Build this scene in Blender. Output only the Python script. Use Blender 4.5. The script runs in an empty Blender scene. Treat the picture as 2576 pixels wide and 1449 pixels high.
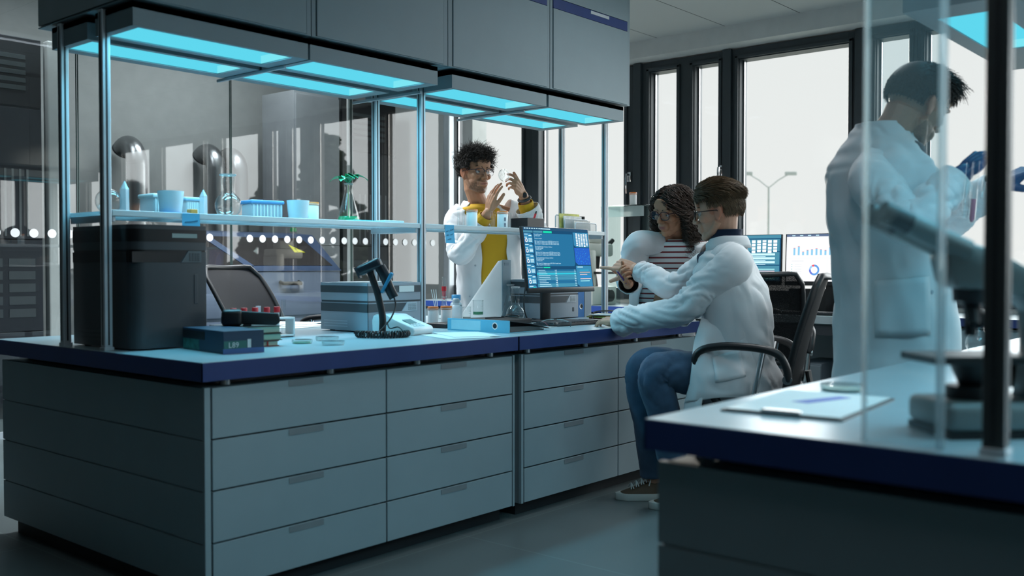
import bpy, bmesh, math, random
from mathutils import Vector, Matrix, Euler, noise
random.seed(7)
scn = bpy.context.scene
col = scn.collection
PI = math.pi
def rad(a): return math.radians(a)

# ------------------------------------------------------------------ camera geometry
FPX = 2480.0
CAM = Vector((-1.6847, -2.6952, 1.09))
PITCH = math.atan((724.5-668.0)/FPX)
YAW = rad(40.5)
FW = Vector((math.cos(YAW)*math.cos(PITCH), math.sin(YAW)*math.cos(PITCH), -math.sin(PITCH)))
RT = Vector((math.sin(YAW), -math.cos(YAW), 0))
UP = RT.cross(FW)
def ray(px, py): return FW + RT*((px-1288.0)/FPX) - UP*((py-724.5)/FPX)
def at_z(px, py, z): r = ray(px, py); return CAM + r*((z-CAM.z)/r.z)
def at_y(px, py, y): r = ray(px, py); return CAM + r*((y-CAM.y)/r.y)
def at_x(px, py, x): r = ray(px, py); return CAM + r*((x-CAM.x)/r.x)
def at_d(px, py, d): return CAM + ray(px, py)*d
def depth(p): return (Vector(p)-CAM).dot(FW)
HW = 0.79          # worktop height

# ------------------------------------------------------------------ materials
MATS = {}
def new_mat(name):
    m = bpy.data.materials.new(name); m.use_nodes = True
    nt = m.node_tree; nt.nodes.clear()
    out = nt.nodes.new('ShaderNodeOutputMaterial')
    return m, nt, out
def pmat(name, c, rough=.5, metal=0.0, spec=.5, var=.05, scale=8.0, emit=None, estr=0.0, bump=0.0, bscale=200.0, sheen=0.0, alpha=None, sss=0.0):
    if name in MATS: return MATS[name]
    m, nt, out = new_mat(name)
    b = nt.nodes.new('ShaderNodeBsdfPrincipled')
    nt.links.new(b.outputs[0], out.inputs[0])
    b.inputs['Roughness'].default_value = rough
    b.inputs['Metallic'].default_value = metal
    b.inputs['Specular IOR Level'].default_value = spec
    tc = nt.nodes.new('ShaderNodeTexCoord')
    if var > 0:
        n = nt.nodes.new('ShaderNodeTexNoise'); n.inputs['Scale'].default_value = scale; n.inputs['Detail'].default_value = 4
        nt.links.new(tc.outputs['Object'], n.inputs['Vector'])
        r = nt.nodes.new('ShaderNodeValToRGB')
        r.color_ramp.elements[0].position = .3; r.color_ramp.elements[1].position = .7
        r.color_ramp.elements[0].color = tuple(x*(1-var) for x in c)+(1,)
        r.color_ramp.elements[1].color = tuple(min(1, x*(1+var)) for x in c)+(1,)
        nt.links.new(n.outputs['Fac'], r.inputs['Fac'])
        nt.links.new(r.outputs['Color'], b.inputs['Base Color'])
    else:
        b.inputs['Base Color'].default_value = tuple(c)+(1,)
    if bump > 0:
        n2 = nt.nodes.new('ShaderNodeTexNoise'); n2.inputs['Scale'].default_value = bscale
        nt.links.new(tc.outputs['Object'], n2.inputs['Vector'])
        bp = nt.nodes.new('ShaderNodeBump'); bp.inputs['Strength'].default_value = bump; bp.inputs['Distance'].default_value = .002
        nt.links.new(n2.outputs['Fac'], bp.inputs['Height']); nt.links.new(bp.outputs['Normal'], b.inputs['Normal'])
    if emit:
        b.inputs['Emission Color'].default_value = tuple(emit)+(1,); b.inputs['Emission Strength'].default_value = estr
    if sheen: b.inputs['Sheen Weight'].default_value = sheen
    if sss: b.inputs['Subsurface Weight'].default_value = sss; b.inputs['Subsurface Radius'].default_value = (.012, .005, .003)
    MATS[name] = m
    return m
def emat(name, c, s):
    if name in MATS: return MATS[name]
    m, nt, out = new_mat(name)
    e = nt.nodes.new('ShaderNodeEmission'); e.inputs[0].default_value = tuple(c)+(1,); e.inputs[1].default_value = s
    nt.links.new(e.outputs[0], out.inputs[0]); MATS[name] = m
    return m
def gmat(name, tint=(.96, .985, .98), edge=(.55, .62, .62), refl=1.0, rough=.02, ior=1.45, haze=0.0, hazec=(.8,.85,.87)):
    """thin clear glass: transparent, darker at grazing angles, with a Fresnel reflection"""
    if name in MATS: return MATS[name]
    m, nt, out = new_mat(name)
    lw = nt.nodes.new('ShaderNodeLayerWeight'); lw.inputs['Blend'].default_value = .35
    mixc = nt.nodes.new('ShaderNodeMix'); mixc.data_type = 'RGBA'
    mixc.inputs['A'].default_value = tuple(tint)+(1,); mixc.inputs['B'].default_value = tuple(edge)+(1,)
    pw = nt.nodes.new('ShaderNodeMath'); pw.operation = 'POWER'; pw.inputs[1].default_value = 2.5
    nt.links.new(lw.outputs['Facing'], pw.inputs[0]); nt.links.new(pw.outputs[0], mixc.inputs['Factor'])
    tr = nt.nodes.new('ShaderNodeBsdfTransparent'); nt.links.new(mixc.outputs['Result'], tr.inputs[0])
    gl = nt.nodes.new('ShaderNodeBsdfGlossy'); gl.inputs['Roughness'].default_value = rough
    l2 = nt.nodes.new('ShaderNodeLayerWeight'); l2.inputs['Blend'].default_value = .5
    p5 = nt.nodes.new('ShaderNodeMath'); p5.operation = 'POWER'; p5.inputs[1].default_value = 5.0; nt.links.new(l2.outputs['Facing'], p5.inputs[0])
    f0 = ((ior-1)/(ior+1))**2
    sc2 = nt.nodes.new('ShaderNodeMath'); sc2.operation = 'MULTIPLY_ADD'; sc2.inputs[1].default_value = 1-f0; sc2.inputs[2].default_value = f0; nt.links.new(p5.outputs[0], sc2.inputs[0])
    ml = nt.nodes.new('ShaderNodeMath'); ml.operation = 'MULTIPLY'; ml.inputs[1].default_value = refl; ml.use_clamp = True
    nt.links.new(sc2.outputs[0], ml.inputs[0])
    mx = nt.nodes.new('ShaderNodeMixShader')
    nt.links.new(ml.outputs[0], mx.inputs[0]); nt.links.new(tr.outputs[0], mx.inputs[1]); nt.links.new(gl.outputs[0], mx.inputs[2])
    last = mx
    if haze > 0:
        df = nt.nodes.new('ShaderNodeBsdfDiffuse'); df.inputs[0].default_value = tuple(hazec)+(1,)
        tl = nt.nodes.new('ShaderNodeBsdfTranslucent'); tl.inputs[0].default_value = tuple(hazec)+(1,)
        ad = nt.nodes.new('ShaderNodeMixShader'); ad.inputs[0].default_value = .5
        nt.links.new(df.outputs[0], ad.inputs[1]); nt.links.new(tl.outputs[0], ad.inputs[2])
        m2 = nt.nodes.new('ShaderNodeMixShader'); m2.inputs[0].default_value = haze
        nt.links.new(mx.outputs[0], m2.inputs[1]); nt.links.new(ad.outputs[0], m2.inputs[2]); last = m2
    nt.links.new(last.outputs[0], out.inputs[0]); MATS[name] = m
    return m

# ------------------------------------------------------------------ mesh builder
class MB:
    def __init__(s, M=None):
        s.bm = bmesh.new(); s.M = M or Matrix.Identity(4)
    def v(s, p): return s.bm.verts.new(s.M @ Vector(p))
    def f(s, vs):
        try: return s.bm.faces.new(vs)
        except ValueError: return None
    def box(s, lo, hi, T=None, bevel=0.0, seg=2):
        T = T or Matrix.Identity(4)
        c = [(x, y, z) for x in (lo[0], hi[0]) for y in (lo[1], hi[1]) for z in (lo[2], hi[2])]
        vs = [s.v(T @ Vector(p)) for p in c]
        fs = [s.f([vs[i] for i in q]) for q in ((0,1,3,2),(4,6,7,5),(0,4,5,1),(2,3,7,6),(0,2,6,4),(1,5,7,3))]
        if bevel > 0:
            es = list({e for f in fs for e in f.edges})
            bmesh.ops.bevel(s.bm, geom=es, offset=bevel, segments=seg, affect='EDGES', profile=.5)
        return s
    def prism(s, poly, lo, hi, axis='y', T=None, bevel=0.0):
        """poly of 2D points extruded along axis between lo and hi"""
        T = T or Matrix.Identity(4)
        def mk(a, b, h): return {'x': (h, a, b), 'y': (a, h, b), 'z': (a, b, h)}[axis]
        A = [s.v(T @ Vector(mk(a, b, lo))) for a, b in poly]; B = [s.v(T @ Vector(mk(a, b, hi))) for a, b in poly]
        n = len(poly); fs = [s.f(A), s.f(B[::-1])]
        for i in range(n): fs.append(s.f([A[i], B[i], B[(i+1) % n], A[(i+1) % n]]))
        fs = [f for f in fs if f]
        bmesh.ops.recalc_face_normals(s.bm, faces=fs)
        if bevel > 0:
            es = list({e for f in fs for e in f.edges})
            bmesh.ops.bevel(s.bm, geom=es, offset=bevel, segments=2, affect='EDGES', profile=.5)
        return s
    def lathe(s, prof, c=(0,0,0), seg=24, T=None, sx=1, sy=1):
        T = T or Matrix.Identity(4); c = Vector(c); rings = []
        for r, z in prof:
            if r < 1e-6: rings.append([s.v(T @ (c+Vector((0,0,z))))])
            else: rings.append([s.v(T @ (c+Vector((r*sx*math.cos(2*PI*i/seg), r*sy*math.sin(2*PI*i/seg), z)))) for i in range(seg)])
        for a, b in zip(rings, rings[1:]):
            if len(a) == 1 and len(b) == 1: continue
            for i in range(seg):
                j = (i+1) % seg
                if len(a) == 1: s.f([a[0], b[j], b[i]])
                elif len(b) == 1: s.f([a[i], a[j], b[0]])
                else: s.f([a[i], a[j], b[j], b[i]])
        return s
    def cyl(s, p0, p1, r0, r1=None, seg=16, cap=True):
        return s.tube([p0, p1], [r0, r0 if r1 is None else r1], seg, cap)
    def tube(s, pts, r, seg=8, cap=True, flat=1.0, upv=None, closed=False):
        pts = [Vector(p) for p in pts]; n = len(pts)
        if not isinstance(r, (list, tuple)): r = [r]*n
        rings = []; prev = Vector(upv) if upv else None
        for i, p in enumerate(pts):
            if closed: d = pts[(i+1) % n]-pts[i-1]
            else: d = (pts[min(i+1, n-1)]-pts[max(i-1, 0)])
            if d.length < 1e-9: d = Vector((0,0,1))
            d.normalize()
            if prev is None: prev = Vector((0,0,1)) if abs(d.z) < .9 else Vector((1,0,0))
            a = prev - d*prev.dot(d)
            if a.length < 1e-6: a = d.orthogonal()
            a.normalize(); b = d.cross(a); prev = a
            rings.append([s.v(p + (a*math.cos(2*PI*k/seg)*flat + b*math.sin(2*PI*k/seg))*r[i]) for k in range(seg)])
        m = n if closed else n-1
        for i in range(m):
            A, B = rings[i], rings[(i+1) % n]
            for k in range(seg): s.f([A[k], A[(k+1) % seg], B[(k+1) % seg], B[k]])
        if cap and not closed:
            s.f(rings[0][::-1]); s.f(rings[-1])
        return s
    def ell(s, c, r, T=None, seg=16, rings=10):
        T = T or Matrix.Identity(4); c = Vector(c); L = []
        for i in range(rings+1):
            t = PI*i/rings - PI/2; z = math.sin(t); q = math.cos(t)
            if i in (0, rings): L.append([s.v(c + T.to_3x3() @ Vector((0, 0, z*r[2])))])
            else: L.append([s.v(c + T.to_3x3() @ Vector((q*math.cos(2*PI*k/seg)*r[0], q*math.sin(2*PI*k/seg)*r[1], z*r[2]))) for k in range(seg)])
        for a, b in zip(L, L[1:]):
            for k in range(seg):
                j = (k+1) % seg
                if len(a) == 1: s.f([a[0], b[j], b[k]])
                elif len(b) == 1: s.f([a[k], a[j], b[0]])
                else: s.f([a[k], a[j], b[j], b[k]])
        return s
    def quad(s, pts): s.f([s.v(p) for p in pts]); return s
    def disc(s, c, r, nrm='z', seg=24, ry=None):
        c = Vector(c); ry = ry or r
        ax = {'z': (Vector((1,0,0)), Vector((0,1,0))), 'y': (Vector((1,0,0)), Vector((0,0,1))), 'x': (Vector((0,1,0)), Vector((0,0,1)))}[nrm]
        s.f([s.v(c+ax[0]*r*math.cos(2*PI*i/seg)+ax[1]*ry*math.sin(2*PI*i/seg)) for i in range(seg)]); return s
    def grid(s, rows, closed=False):
        V = [[s.v(p) for p in row] for row in rows]
        for a, b in zip(V, V[1:]):
            n = len(a)
            for k in range(n if closed else n-1): s.f([a[k], a[(k+1) % n], b[(k+1) % n], b[k]])
        return V
    def build(s, name, mat, parent=None, smooth=False, loc=None, angle=40, recalc=True):
        me = bpy.data.meshes.new(name)
        if recalc: bmesh.ops.recalc_face_normals(s.bm, faces=s.bm.faces[:])
        s.bm.to_mesh(me); s.bm.free()
        if smooth:
            for p in me.polygons: p.use_smooth = True
            if angle < 180: me.set_sharp_from_angle(angle=rad(angle))
        for m in (mat if isinstance(mat, (list, tuple)) else [mat]): me.materials.append(m)
        o = bpy.data.objects.new(name, me); col.objects.link(o)
        if parent: o.parent = parent
        if loc is not None: o.location = loc
        return o
def tag(o, label=None, cat=None, group=None, kind=None):
    if label: o['label'] = label
    if cat: o['category'] = cat
    if group: o['group'] = group
    if kind: o['kind'] = kind
    return o
def thing(name, label, cat, loc=(0,0,0), rz=0.0, group=None):
    o = bpy.data.objects.new(name, None); col.objects.link(o)
    o.empty_display_size = .05
    o.location = loc; o.rotation_euler = (0, 0, rz)
    return tag(o, label, cat, group)
def dup(o, loc=None, rz=None, label=None, group=None, parent=None):
    c = o.copy(); col.objects.link(c); c.parent = parent
    for ch in list(o.children): dup(ch, parent=c)
    if loc is not None: c.location = loc
    if rz is not None: c.rotation_euler = (0, 0, rz)
    if label: c['label'] = label
    if group: c['group'] = group
    return c
def text_mesh(txt, size, M, mat, name, parent=None, align='LEFT', ext=0.0, spacing=1.0):
    cu = bpy.data.curves.new(name, 'FONT'); cu.body = txt; cu.size = size; cu.align_x = align; cu.extrude = ext
    cu.resolution_u = 2; cu.space_line = spacing
    o = bpy.data.objects.new(name, cu); col.objects.link(o)
    dg = bpy.context.evaluated_depsgraph_get()
    me = bpy.data.meshes.new_from_object(o.evaluated_get(dg))
    bpy.data.objects.remove(o); bpy.data.curves.remove(cu)
    me.transform(M); me.materials.clear(); me.materials.append(mat)
    n = bpy.data.objects.new(name, me); col.objects.link(n)
    if parent: n.parent = parent
    return n
def text_into(mb, txt, size, M, align='LEFT'):
    cu = bpy.data.curves.new('tmp_lettering', 'FONT'); cu.body = txt; cu.size = size; cu.align_x = align; cu.resolution_u = 1
    o = bpy.data.objects.new('tmp_lettering', cu); col.objects.link(o)
    dg = bpy.context.evaluated_depsgraph_get()
    me = bpy.data.meshes.new_from_object(o.evaluated_get(dg))
    bpy.data.objects.remove(o); bpy.data.curves.remove(cu)
    me.transform(mb.M @ M); mb.bm.from_mesh(me); bpy.data.meshes.remove(me)
def arc(c, r, a0, a1, n, plane='xz'):
    out = []
    for i in range(n+1):
        a = rad(a0+(a1-a0)*i/n); u, w = r*math.cos(a), r*math.sin(a)
        out.append({'xz': Vector((c[0]+u, c[1], c[2]+w)), 'xy': Vector((c[0]+u, c[1]+w, c[2])), 'yz': Vector((c[0], c[1]+u, c[2]+w))}[plane])
    return out
def spline(pts, n=8):
    """Catmull-Rom through pts"""
    P = [Vector(p) for p in pts]; P = [P[0]*2-P[1]] + P + [P[-1]*2-P[-2]]; out = []
    for i in range(1, len(P)-2):
        for k in range(n):
            t = k/n; a, b, c, d = P[i-1], P[i], P[i+1], P[i+2]
            out.append(.5*((2*b)+(c-a)*t+(2*a-5*b+4*c-d)*t*t+(3*b-a-3*c+d)*t**3))
    out.append(P[-2]); return out
def Tm(loc=(0,0,0), rx=0, ry=0, rz=0): return Matrix.Translation(Vector(loc)) @ Euler((rad(rx), rad(ry), rad(rz))).to_matrix().to_4x4()
def frame(o, x, y, z):
    """matrix with the given origin and axes"""
    M = Matrix.Identity(4)
    for i, a in enumerate((x, y, z)):
        a = Vector(a).normalized()
        for k in range(3): M[k][i] = a[k]
    for k in range(3): M[k][3] = o[k]
    return M
# ------------------------------------------------------------------ palette
WHITE = pmat('white_laminate', (.30,.395,.435), .45, var=.02, spec=.3)
PANEL = pmat('grey_laminate', (.25,.325,.355), .5, var=.02, spec=.3)
BLUE = pmat('blue_edge', (.028,.058,.20), .4, var=.06, spec=.3)
TOP = pmat('worktop_grey', (.40,.50,.54), .28, var=.03)
GAP = pmat('dark_gap', (.012,.016,.02), .7)
ALU = pmat('brushed_aluminium', (.58,.63,.67), .42, metal=.35)
WALLM = pmat('painted_wall', (.50,.52,.51), .8)
FRAME = pmat('anthracite_frame', (.040,.052,.060), .5)
BLACK = pmat('black_plastic', (.010,.011,.013), .42)
DARK = pmat('charcoal_plastic', (.03,.034,.04), .45)
SOFTBLACK = pmat('soft_black', (.012,.012,.014), .75)
STEEL = pmat('steel', (.55,.56,.57), .25, metal=1.0)
CHROME = pmat('chrome', (.8,.8,.82), .12, metal=1.0)
PLW = pmat('white_plastic', (.78,.80,.80), .35)
PAPER = pmat('paper', (.80,.80,.79), .8, var=.02)
GLASS = gmat('clear_glass')
LAMP = emat('cyan_diffuser', (.085,.50,.63), 1.0)

# ------------------------------------------------------------------ shell
def struct(name, mb, mat, label=None, **k):
    o = mb.build(name, mat, **k); o['kind'] = 'structure'
    if label: o['label'] = label
    return o
XW, YP, ZC = 5.0, 3.77, 2.83
# floor: grey resin with a faint joint grid
m, nt, out = new_mat('resin_floor')
b = nt.nodes.new('ShaderNodeBsdfPrincipled'); b.inputs['Roughness'].default_value = .35
tc = nt.nodes.new('ShaderNodeTexCoord')
n = nt.nodes.new('ShaderNodeTexNoise'); n.inputs['Scale'].default_value = 3; n.inputs['Detail'].default_value = 6
r = nt.nodes.new('ShaderNodeValToRGB'); r.color_ramp.elements[0].color = (.115,.145,.15,1); r.color_ramp.elements[1].color = (.15,.185,.19,1)
br = nt.nodes.new('ShaderNodeTexBrick'); br.offset = 0; br.inputs['Scale'].default_value = 1.0
br.inputs['Mortar Size'].default_value = .003; br.inputs['Brick Width'].default_value = 1.2; br.inputs['Row Height'].default_value = 1.2
br.inputs['Color1'].default_value = br.inputs['Color2'].default_value = (1,1,1,1); br.inputs['Mortar'].default_value = (1.5,1.5,1.5,1)
mx = nt.nodes.new('ShaderNodeMix'); mx.data_type = 'RGBA'; mx.blend_type = 'MULTIPLY'; mx.inputs['Factor'].default_value = 1
nt.links.new(tc.outputs['Object'], n.inputs['Vector']); nt.links.new(tc.outputs['Object'], br.inputs['Vector'])
nt.links.new(n.outputs['Fac'], r.inputs[0]); nt.links.new(r.outputs[0], mx.inputs['A']); nt.links.new(br.outputs['Color'], mx.inputs['B'])
nt.links.new(mx.outputs['Result'], b.inputs['Base Color']); nt.links.new(b.outputs[0], out.inputs[0]); FLOORM = m
struct('floor', MB().box((-6,-8,-.1), (5.6,6.2,0)), FLOORM)
# ceiling: large tiles with dark joints
m, nt, out = new_mat('ceiling_tiles')
b = nt.nodes.new('ShaderNodeBsdfPrincipled'); b.inputs['Roughness'].default_value = .9
tc = nt.nodes.new('ShaderNodeTexCoord'); mp = nt.nodes.new('ShaderNodeMapping'); mp.inputs['Location'].default_value = (-.05, -.235, 0)
br = nt.nodes.new('ShaderNodeTexBrick'); br.offset = 0; br.inputs['Scale'].default_value = 1.0
br.inputs['Mortar Size'].default_value = .0035; br.inputs['Brick Width'].default_value = 1.19; br.inputs['Row Height'].default_value = .575
br.inputs['Color1'].default_value = (.60,.61,.60,1); br.inputs['Color2'].default_value = (.57,.58,.57,1); br.inputs['Mortar'].default_value = (.06,.065,.065,1)
nt.links.new(tc.outputs['Object'], mp.inputs[0]); nt.links.new(mp.outputs[0], br.inputs['Vector'])
nt.links.new(br.outputs['Color'], b.inputs['Base Color']); nt.links.new(b.outputs[0], out.inputs[0]); CEILM = m
struct('ceiling', MB().box((-6,-8,ZC), (5.35,YP+.02,ZC+.12)), CEILM)
struct('trim_1', MB().box((4.80,-8,2.70), (5.30,YP,ZC)), pmat('plaster_white', (.66,.67,.66), .85), 'white plastered lintel beam above the windows')
struct('ceiling_beyond', MB().box((-6,YP+.02,3.5), (5.6,6.2,3.62)), WALLM)
struct('wall_back', MB().box((-6,5.5,0), (5.6,5.7,3.5)), pmat('grey_wall', (.46,.475,.465), .85, bump=.03))
struct('wall_side', MB().box((5.3,YP,0), (5.5,5.5,3.5)), WALLM)
DKW = pmat('dark_wall', (.10,.115,.125), .8)
struct('wall_left', MB().box((-6.2,-8,0), (-6,6.2,3.5)), DKW)
struct('wall_behind', MB().box((-6,-8.2,0), (5.6,-8,3.5)), DKW)
struct('wall_upper', MB().box((-6,YP-.02,ZC), (5.3,YP+.04,3.5)), WALLM)
struct('wall_right', MB().box((4.98,-8,0), (5.25,YP,.82)), WALLM)

# ------------------------------------------------------------------ windows in the right-hand wall (plane x = 5)
WGL = gmat('window_glass', tint=(.97,.985,.98), edge=(.85,.9,.9), refl=.9)
def window(i, y0, y1, glass, zb=.82, zt=2.69, handle=None, top=2.61, label=None):
    """one dark framed window between y0 and y1; glass = list of (ya, yb) panes"""
    t = thing('window_%d' % i, label, None); t['kind'] = 'structure'
    mb = MB(); g = sorted(glass)
    ys = [y0] + [q for p in g for q in p] + [y1]
    for k in range(0, len(ys), 2): mb.box((4.97, ys[k], zb), (5.09, ys[k+1], zt), bevel=.006)
    for a, b_ in g:
        mb.box((4.97, a-.002, top), (5.09, b_+.002, zt)); mb.box((4.97, a-.002, zb), (5.09, b_+.002, zb+.09))
    for a, b_ in g:       # inner sash profile
        for q in ((a-.035, a-.008), (b_+.008, b_+.035)): mb.box((4.952, q[0], zb+.05), (4.972, q[1], top+.03), bevel=.004)
        mb.box((4.952, a-.035, top+.008), (4.972, b_+.035, top+.035), bevel=.004)
    mb.build('window_frame', FRAME, t, smooth=True)
    sp = MB()
    for a, b_ in g: sp.box((5.02, a, zb+.09), (5.035, a+.012, top)).box((5.02, b_-.012, zb+.09), (5.035, b_, top))
    sp.build('glass_spacer', STEEL, t)
    for a, b_ in g:
        MB().quad([(5.05,a,zb+.09), (5.05,b_,zb+.09), (5.05,b_,top), (5.05,a,top)]).build('pane', WGL, t)
    if handle is not None:
        h = MB()
        for y, z in handle:
            h.box((4.945, y-.016, z-.04), (4.955, y+.016, z+.04), bevel=.004)
            h.cyl((4.95,y,z+.015), (4.905,y,z+.015), .011)
            h.tube(spline([(4.905,y,z+.02), (4.90,y,z-.02), (4.902,y,z-.08), (4.907,y,z-.135)], 5), [.011]*6+[.010]*5+[.008]*5, 8)
        h.build('window_handle', CHROME, t, smooth=True)
    return t
window(1, 2.70, 3.76, [(2.875, 3.70)], label='dark framed window behind the standing man with curly hair')
window(2, 1.66, 2.70, [(1.80, 2.69-.02)], handle=[(1.735, 1.80)], label='wide dark framed window beside the suspended cabinets')
window(3, .87, 1.66, [(1.314, 1.546), (.953, 1.155)], handle=[(.912, 1.80)], label='dark framed window of two narrow panes behind the seated pair')
window(4, -.13, .87, [(-.04, .776)], label='large dark framed window with a street lamp outside')
window(5, -.50, -.13, [(-.445, -.238)], label='narrow dark framed window behind the dark haired man in profile')
window(6, -1.50, -.50, [(-1.40, -.56)], label='large dark framed window at the right edge')
for k, (a, b_) in enumerate(((-2.5,-1.5), (-3.5,-2.5), (-4.5,-3.5), (-5.5,-4.5), (-6.5,-5.5))):
    window(7+k, a, b_, [(a+.08, b_-.08)])
# vertical cover strips where the window units meet
for k, y in enumerate((2.70, 1.66, .87, -.13)):
    struct('trim_%d' % (k+2), MB().box((4.94, y-.035, .82), (4.98, y+.035, 2.695), bevel=.005), FRAME)

# ------------------------------------------------------------------ glass partition (plane y = 3.77)
PGL = gmat('partition_glass', tint=(.90,.925,.92), edge=(.7,.76,.75), refl=2.4, ior=1.5, rough=.0)
PEDGE = pmat('glass_edge', (.05,.09,.085), .2)
DOT = pmat('frosted_dot', (.88,.89,.90), .7, var=.02)
xs = [-.93, .25, 1.437, 2.613, 3.79, 4.97]
plab = ['glass partition panel at the left edge of the room', 'glass partition panel in front of the dark tall cabinet on the left',
        'glass partition panel in front of the first metal duct', 'glass partition panel in front of the laser machine',
        'glass partition panel beside the window corner']
skip = {14, 15}
dots_x = [.911 + .1165*k for k in range(34)]
for k in range(5):
    t = thing('glass_partition', plab[k], 'partition', ((xs[k]+xs[k+1])/2, YP, 0), group='glass partition panels'); t['kind'] = 'structure'
    w = (xs[k+1]-xs[k])/2-.004
    MB().quad([(-w,0,.03), (w,0,.03), (w,0,ZC), (-w,0,ZC)]).build('pane', PGL, t)
    MB().box((-w,-.005,.03), (-w+.004,.005,ZC)).box((w-.004,-.005,.03), (w,.005,ZC)).build('polished_edge', PEDGE, t)
    MB().box((-w,-.02,0), (w,.02,.04)).build('floor_channel', ALU, t)
    for i, x in enumerate(dots_x):
        if i not in skip and xs[k] < x <= xs[k+1] and abs(x-xs[k]) > .03 and abs(x-xs[k+1]) > .03:
            MB().disc((x-t.location.x, -.006, 1.298), .029, 'y').build('safety_dot', DOT, t)
struct('trim_6', MB().box((4.90,3.70,0), (4.975,3.775,2.70), bevel=.01), ALU, 'metal corner post where the glass partition meets the window')
struct('trim_7', MB().box((3.765,3.775,0), (3.815,3.80,ZC), bevel=.004), pmat('pale_post', (.60,.63,.62), .5), 'slim pale post behind the glass partition')
struct('trim_8', MB().box((1.585,4.52,0), (1.665,4.60,2.72), bevel=.01), pmat('pale_post', (.60,.63,.62), .5), 'pale upright beside the dark cabinet behind the glass')
# ------------------------------------------------------------------ benches
ROWS = (.708, .543, .380, .214, .062)      # drawer row heights
def drawer_unit(name, label, x0, x1, y0, y1, cols, T, end_panel=None, group=None):
    """drawer cabinet; fronts on the y0 side; T places the bench"""
    t = thing(name, label, 'cabinet', T, group=group)
    MB().box((x0+.004, y0+.016, .062), (x1-.004, y1-.016, .706)).build('body', PANEL, t)
    MB().box((x0+.03, y0+.06, 0), (x1-.03, y1-.06, .062)).build('plinth', GAP, t)
    mb = MB()
    for a, b_ in cols: mb.box((a-.002, y0+.012, .062), (b_+.002, y0+.017, .706))
    mb.build('shadow_gap', GAP, t)
    # filler strips at both sides of the fronts
    if x0 < cols[0][0]-.006: MB().box((x0, y0, .062), (cols[0][0]-.007, y0+.016, .708), bevel=.001).build('filler_strip', WHITE, t)
    if x1 > cols[-1][1]+.006: MB().box((cols[-1][1]+.007, y0, .062), (x1, y0+.016, .708), bevel=.001).build('filler_strip', WHITE, t)
    HND = pmat('handle_recess_shade', (.22,.26,.28), .5)  # darker grey on the strip stands in for the shade of a recess
    for a, b_ in cols:
        for k in range(4):
            zt, zb = ROWS[k]-.003, ROWS[k+1]+.003
            d = MB(); c = (a+b_)/2
            d.box((a, y0, zb), (b_, y0+.014, zt), bevel=.0012)
            dr = d.build('drawer', WHITE, t)
            MB().prism([(y0-.0015, zt-.022), (y0-.0015, zt-.001), (y0+.004, zt-.001)], c-.073, c+.073, 'x').build('handle', HND, dr)
    if end_panel is not None:
        xx, s_ = end_panel
        e = MB()
        for k in range(4):
            e.box((min(xx, xx+s_*.02), y0+.001, ROWS[k+1]+.002), (max(xx, xx+s_*.02), y1, ROWS[k]-.002), bevel=.0012)
        e.build('end_panel', PANEL, t)
        MB().box((min(xx, xx+s_*.02)+.006, y0+.01, .062), (max(xx, xx+s_*.02)+.004, y1-.01, .70)).build('end_gap', GAP, t)
    return t
def worktop(label, x0, x1, y0, y1, T):
    t = thing('worktop', label, 'worktop', T)
    MB().box((x0+.0015, y0+.0015, .731), (x1-.0015, y1-.0015, HW), bevel=.001).build('surface', TOP, t)
    e = MB()
    e.box((x0, y0, .73), (x1, y0+.003, HW-.002)); e.box((x0, y1-.003, .73), (x1, y1, HW-.002))
    e.box((x0, y0, .73), (x0+.003, y1, HW-.002)); e.box((x1-.003, y0, .73), (x1, y1, HW-.002))
    e.build('edge_band', BLUE, t)
    n = 4
    for k in range(n):
        x = x0+.12+(x1-x0-.24)*k/(n-1)
        for y in (y0+.06, y1-.06): MB().cyl((x, y, .7085), (x, y, .731), .018).build('spacer', STEEL, t, smooth=True)
    MB().box((x0+.09, y0+.10, .7085), (x1-.09, y1-.10, .729)).build('support_rail', DARK, t)
    return t
def bench(T, names, x1end=3.04):
    drawer_unit('drawer_cabinet', names[0], .02, 1.512, .02, 1.5, [(.048,.776), (.783,1.494)], T, end_panel=(.0195, 1), group=names[6])
    drawer_unit('drawer_cabinet', names[1], 1.556, 3.03, .02, 1.5, [(1.577,2.287), (2.294,3.02)], T, group=names[6])
    worktop(names[2], 0, 1.514, 0, 1.52, T); worktop(names[3], 1.518, x1end, 0, 1.52, T)
ORI = (0, 0, 0)
bench(ORI, ['white drawer cabinet with dark panelled end at the left end of the long bench',
            'white drawer cabinet beside the knees of the seated man', 'pale worktop with blue edge carrying the dark analyzer and barcode scanner',
            'pale worktop with blue edge under the computer monitor and keyboard', 0, 0, 'drawer cabinets of the long bench'])
FG = (-.05, -3.16, 0)
bench(FG, ['grey drawer cabinet under the nearest worktop at lower right', 'grey drawer cabinet at the far end of the nearest bench',
           'pale worktop with navy edge carrying a clipboard and large microscope', 'pale worktop with navy edge in front of the dark haired man', 0, 0, 'drawer cabinets of the nearest bench'])
for T, xs_, who in ((ORI, (2.985,), ''),): pass

# blue-grey band of floor light comes from the lamps only

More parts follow.
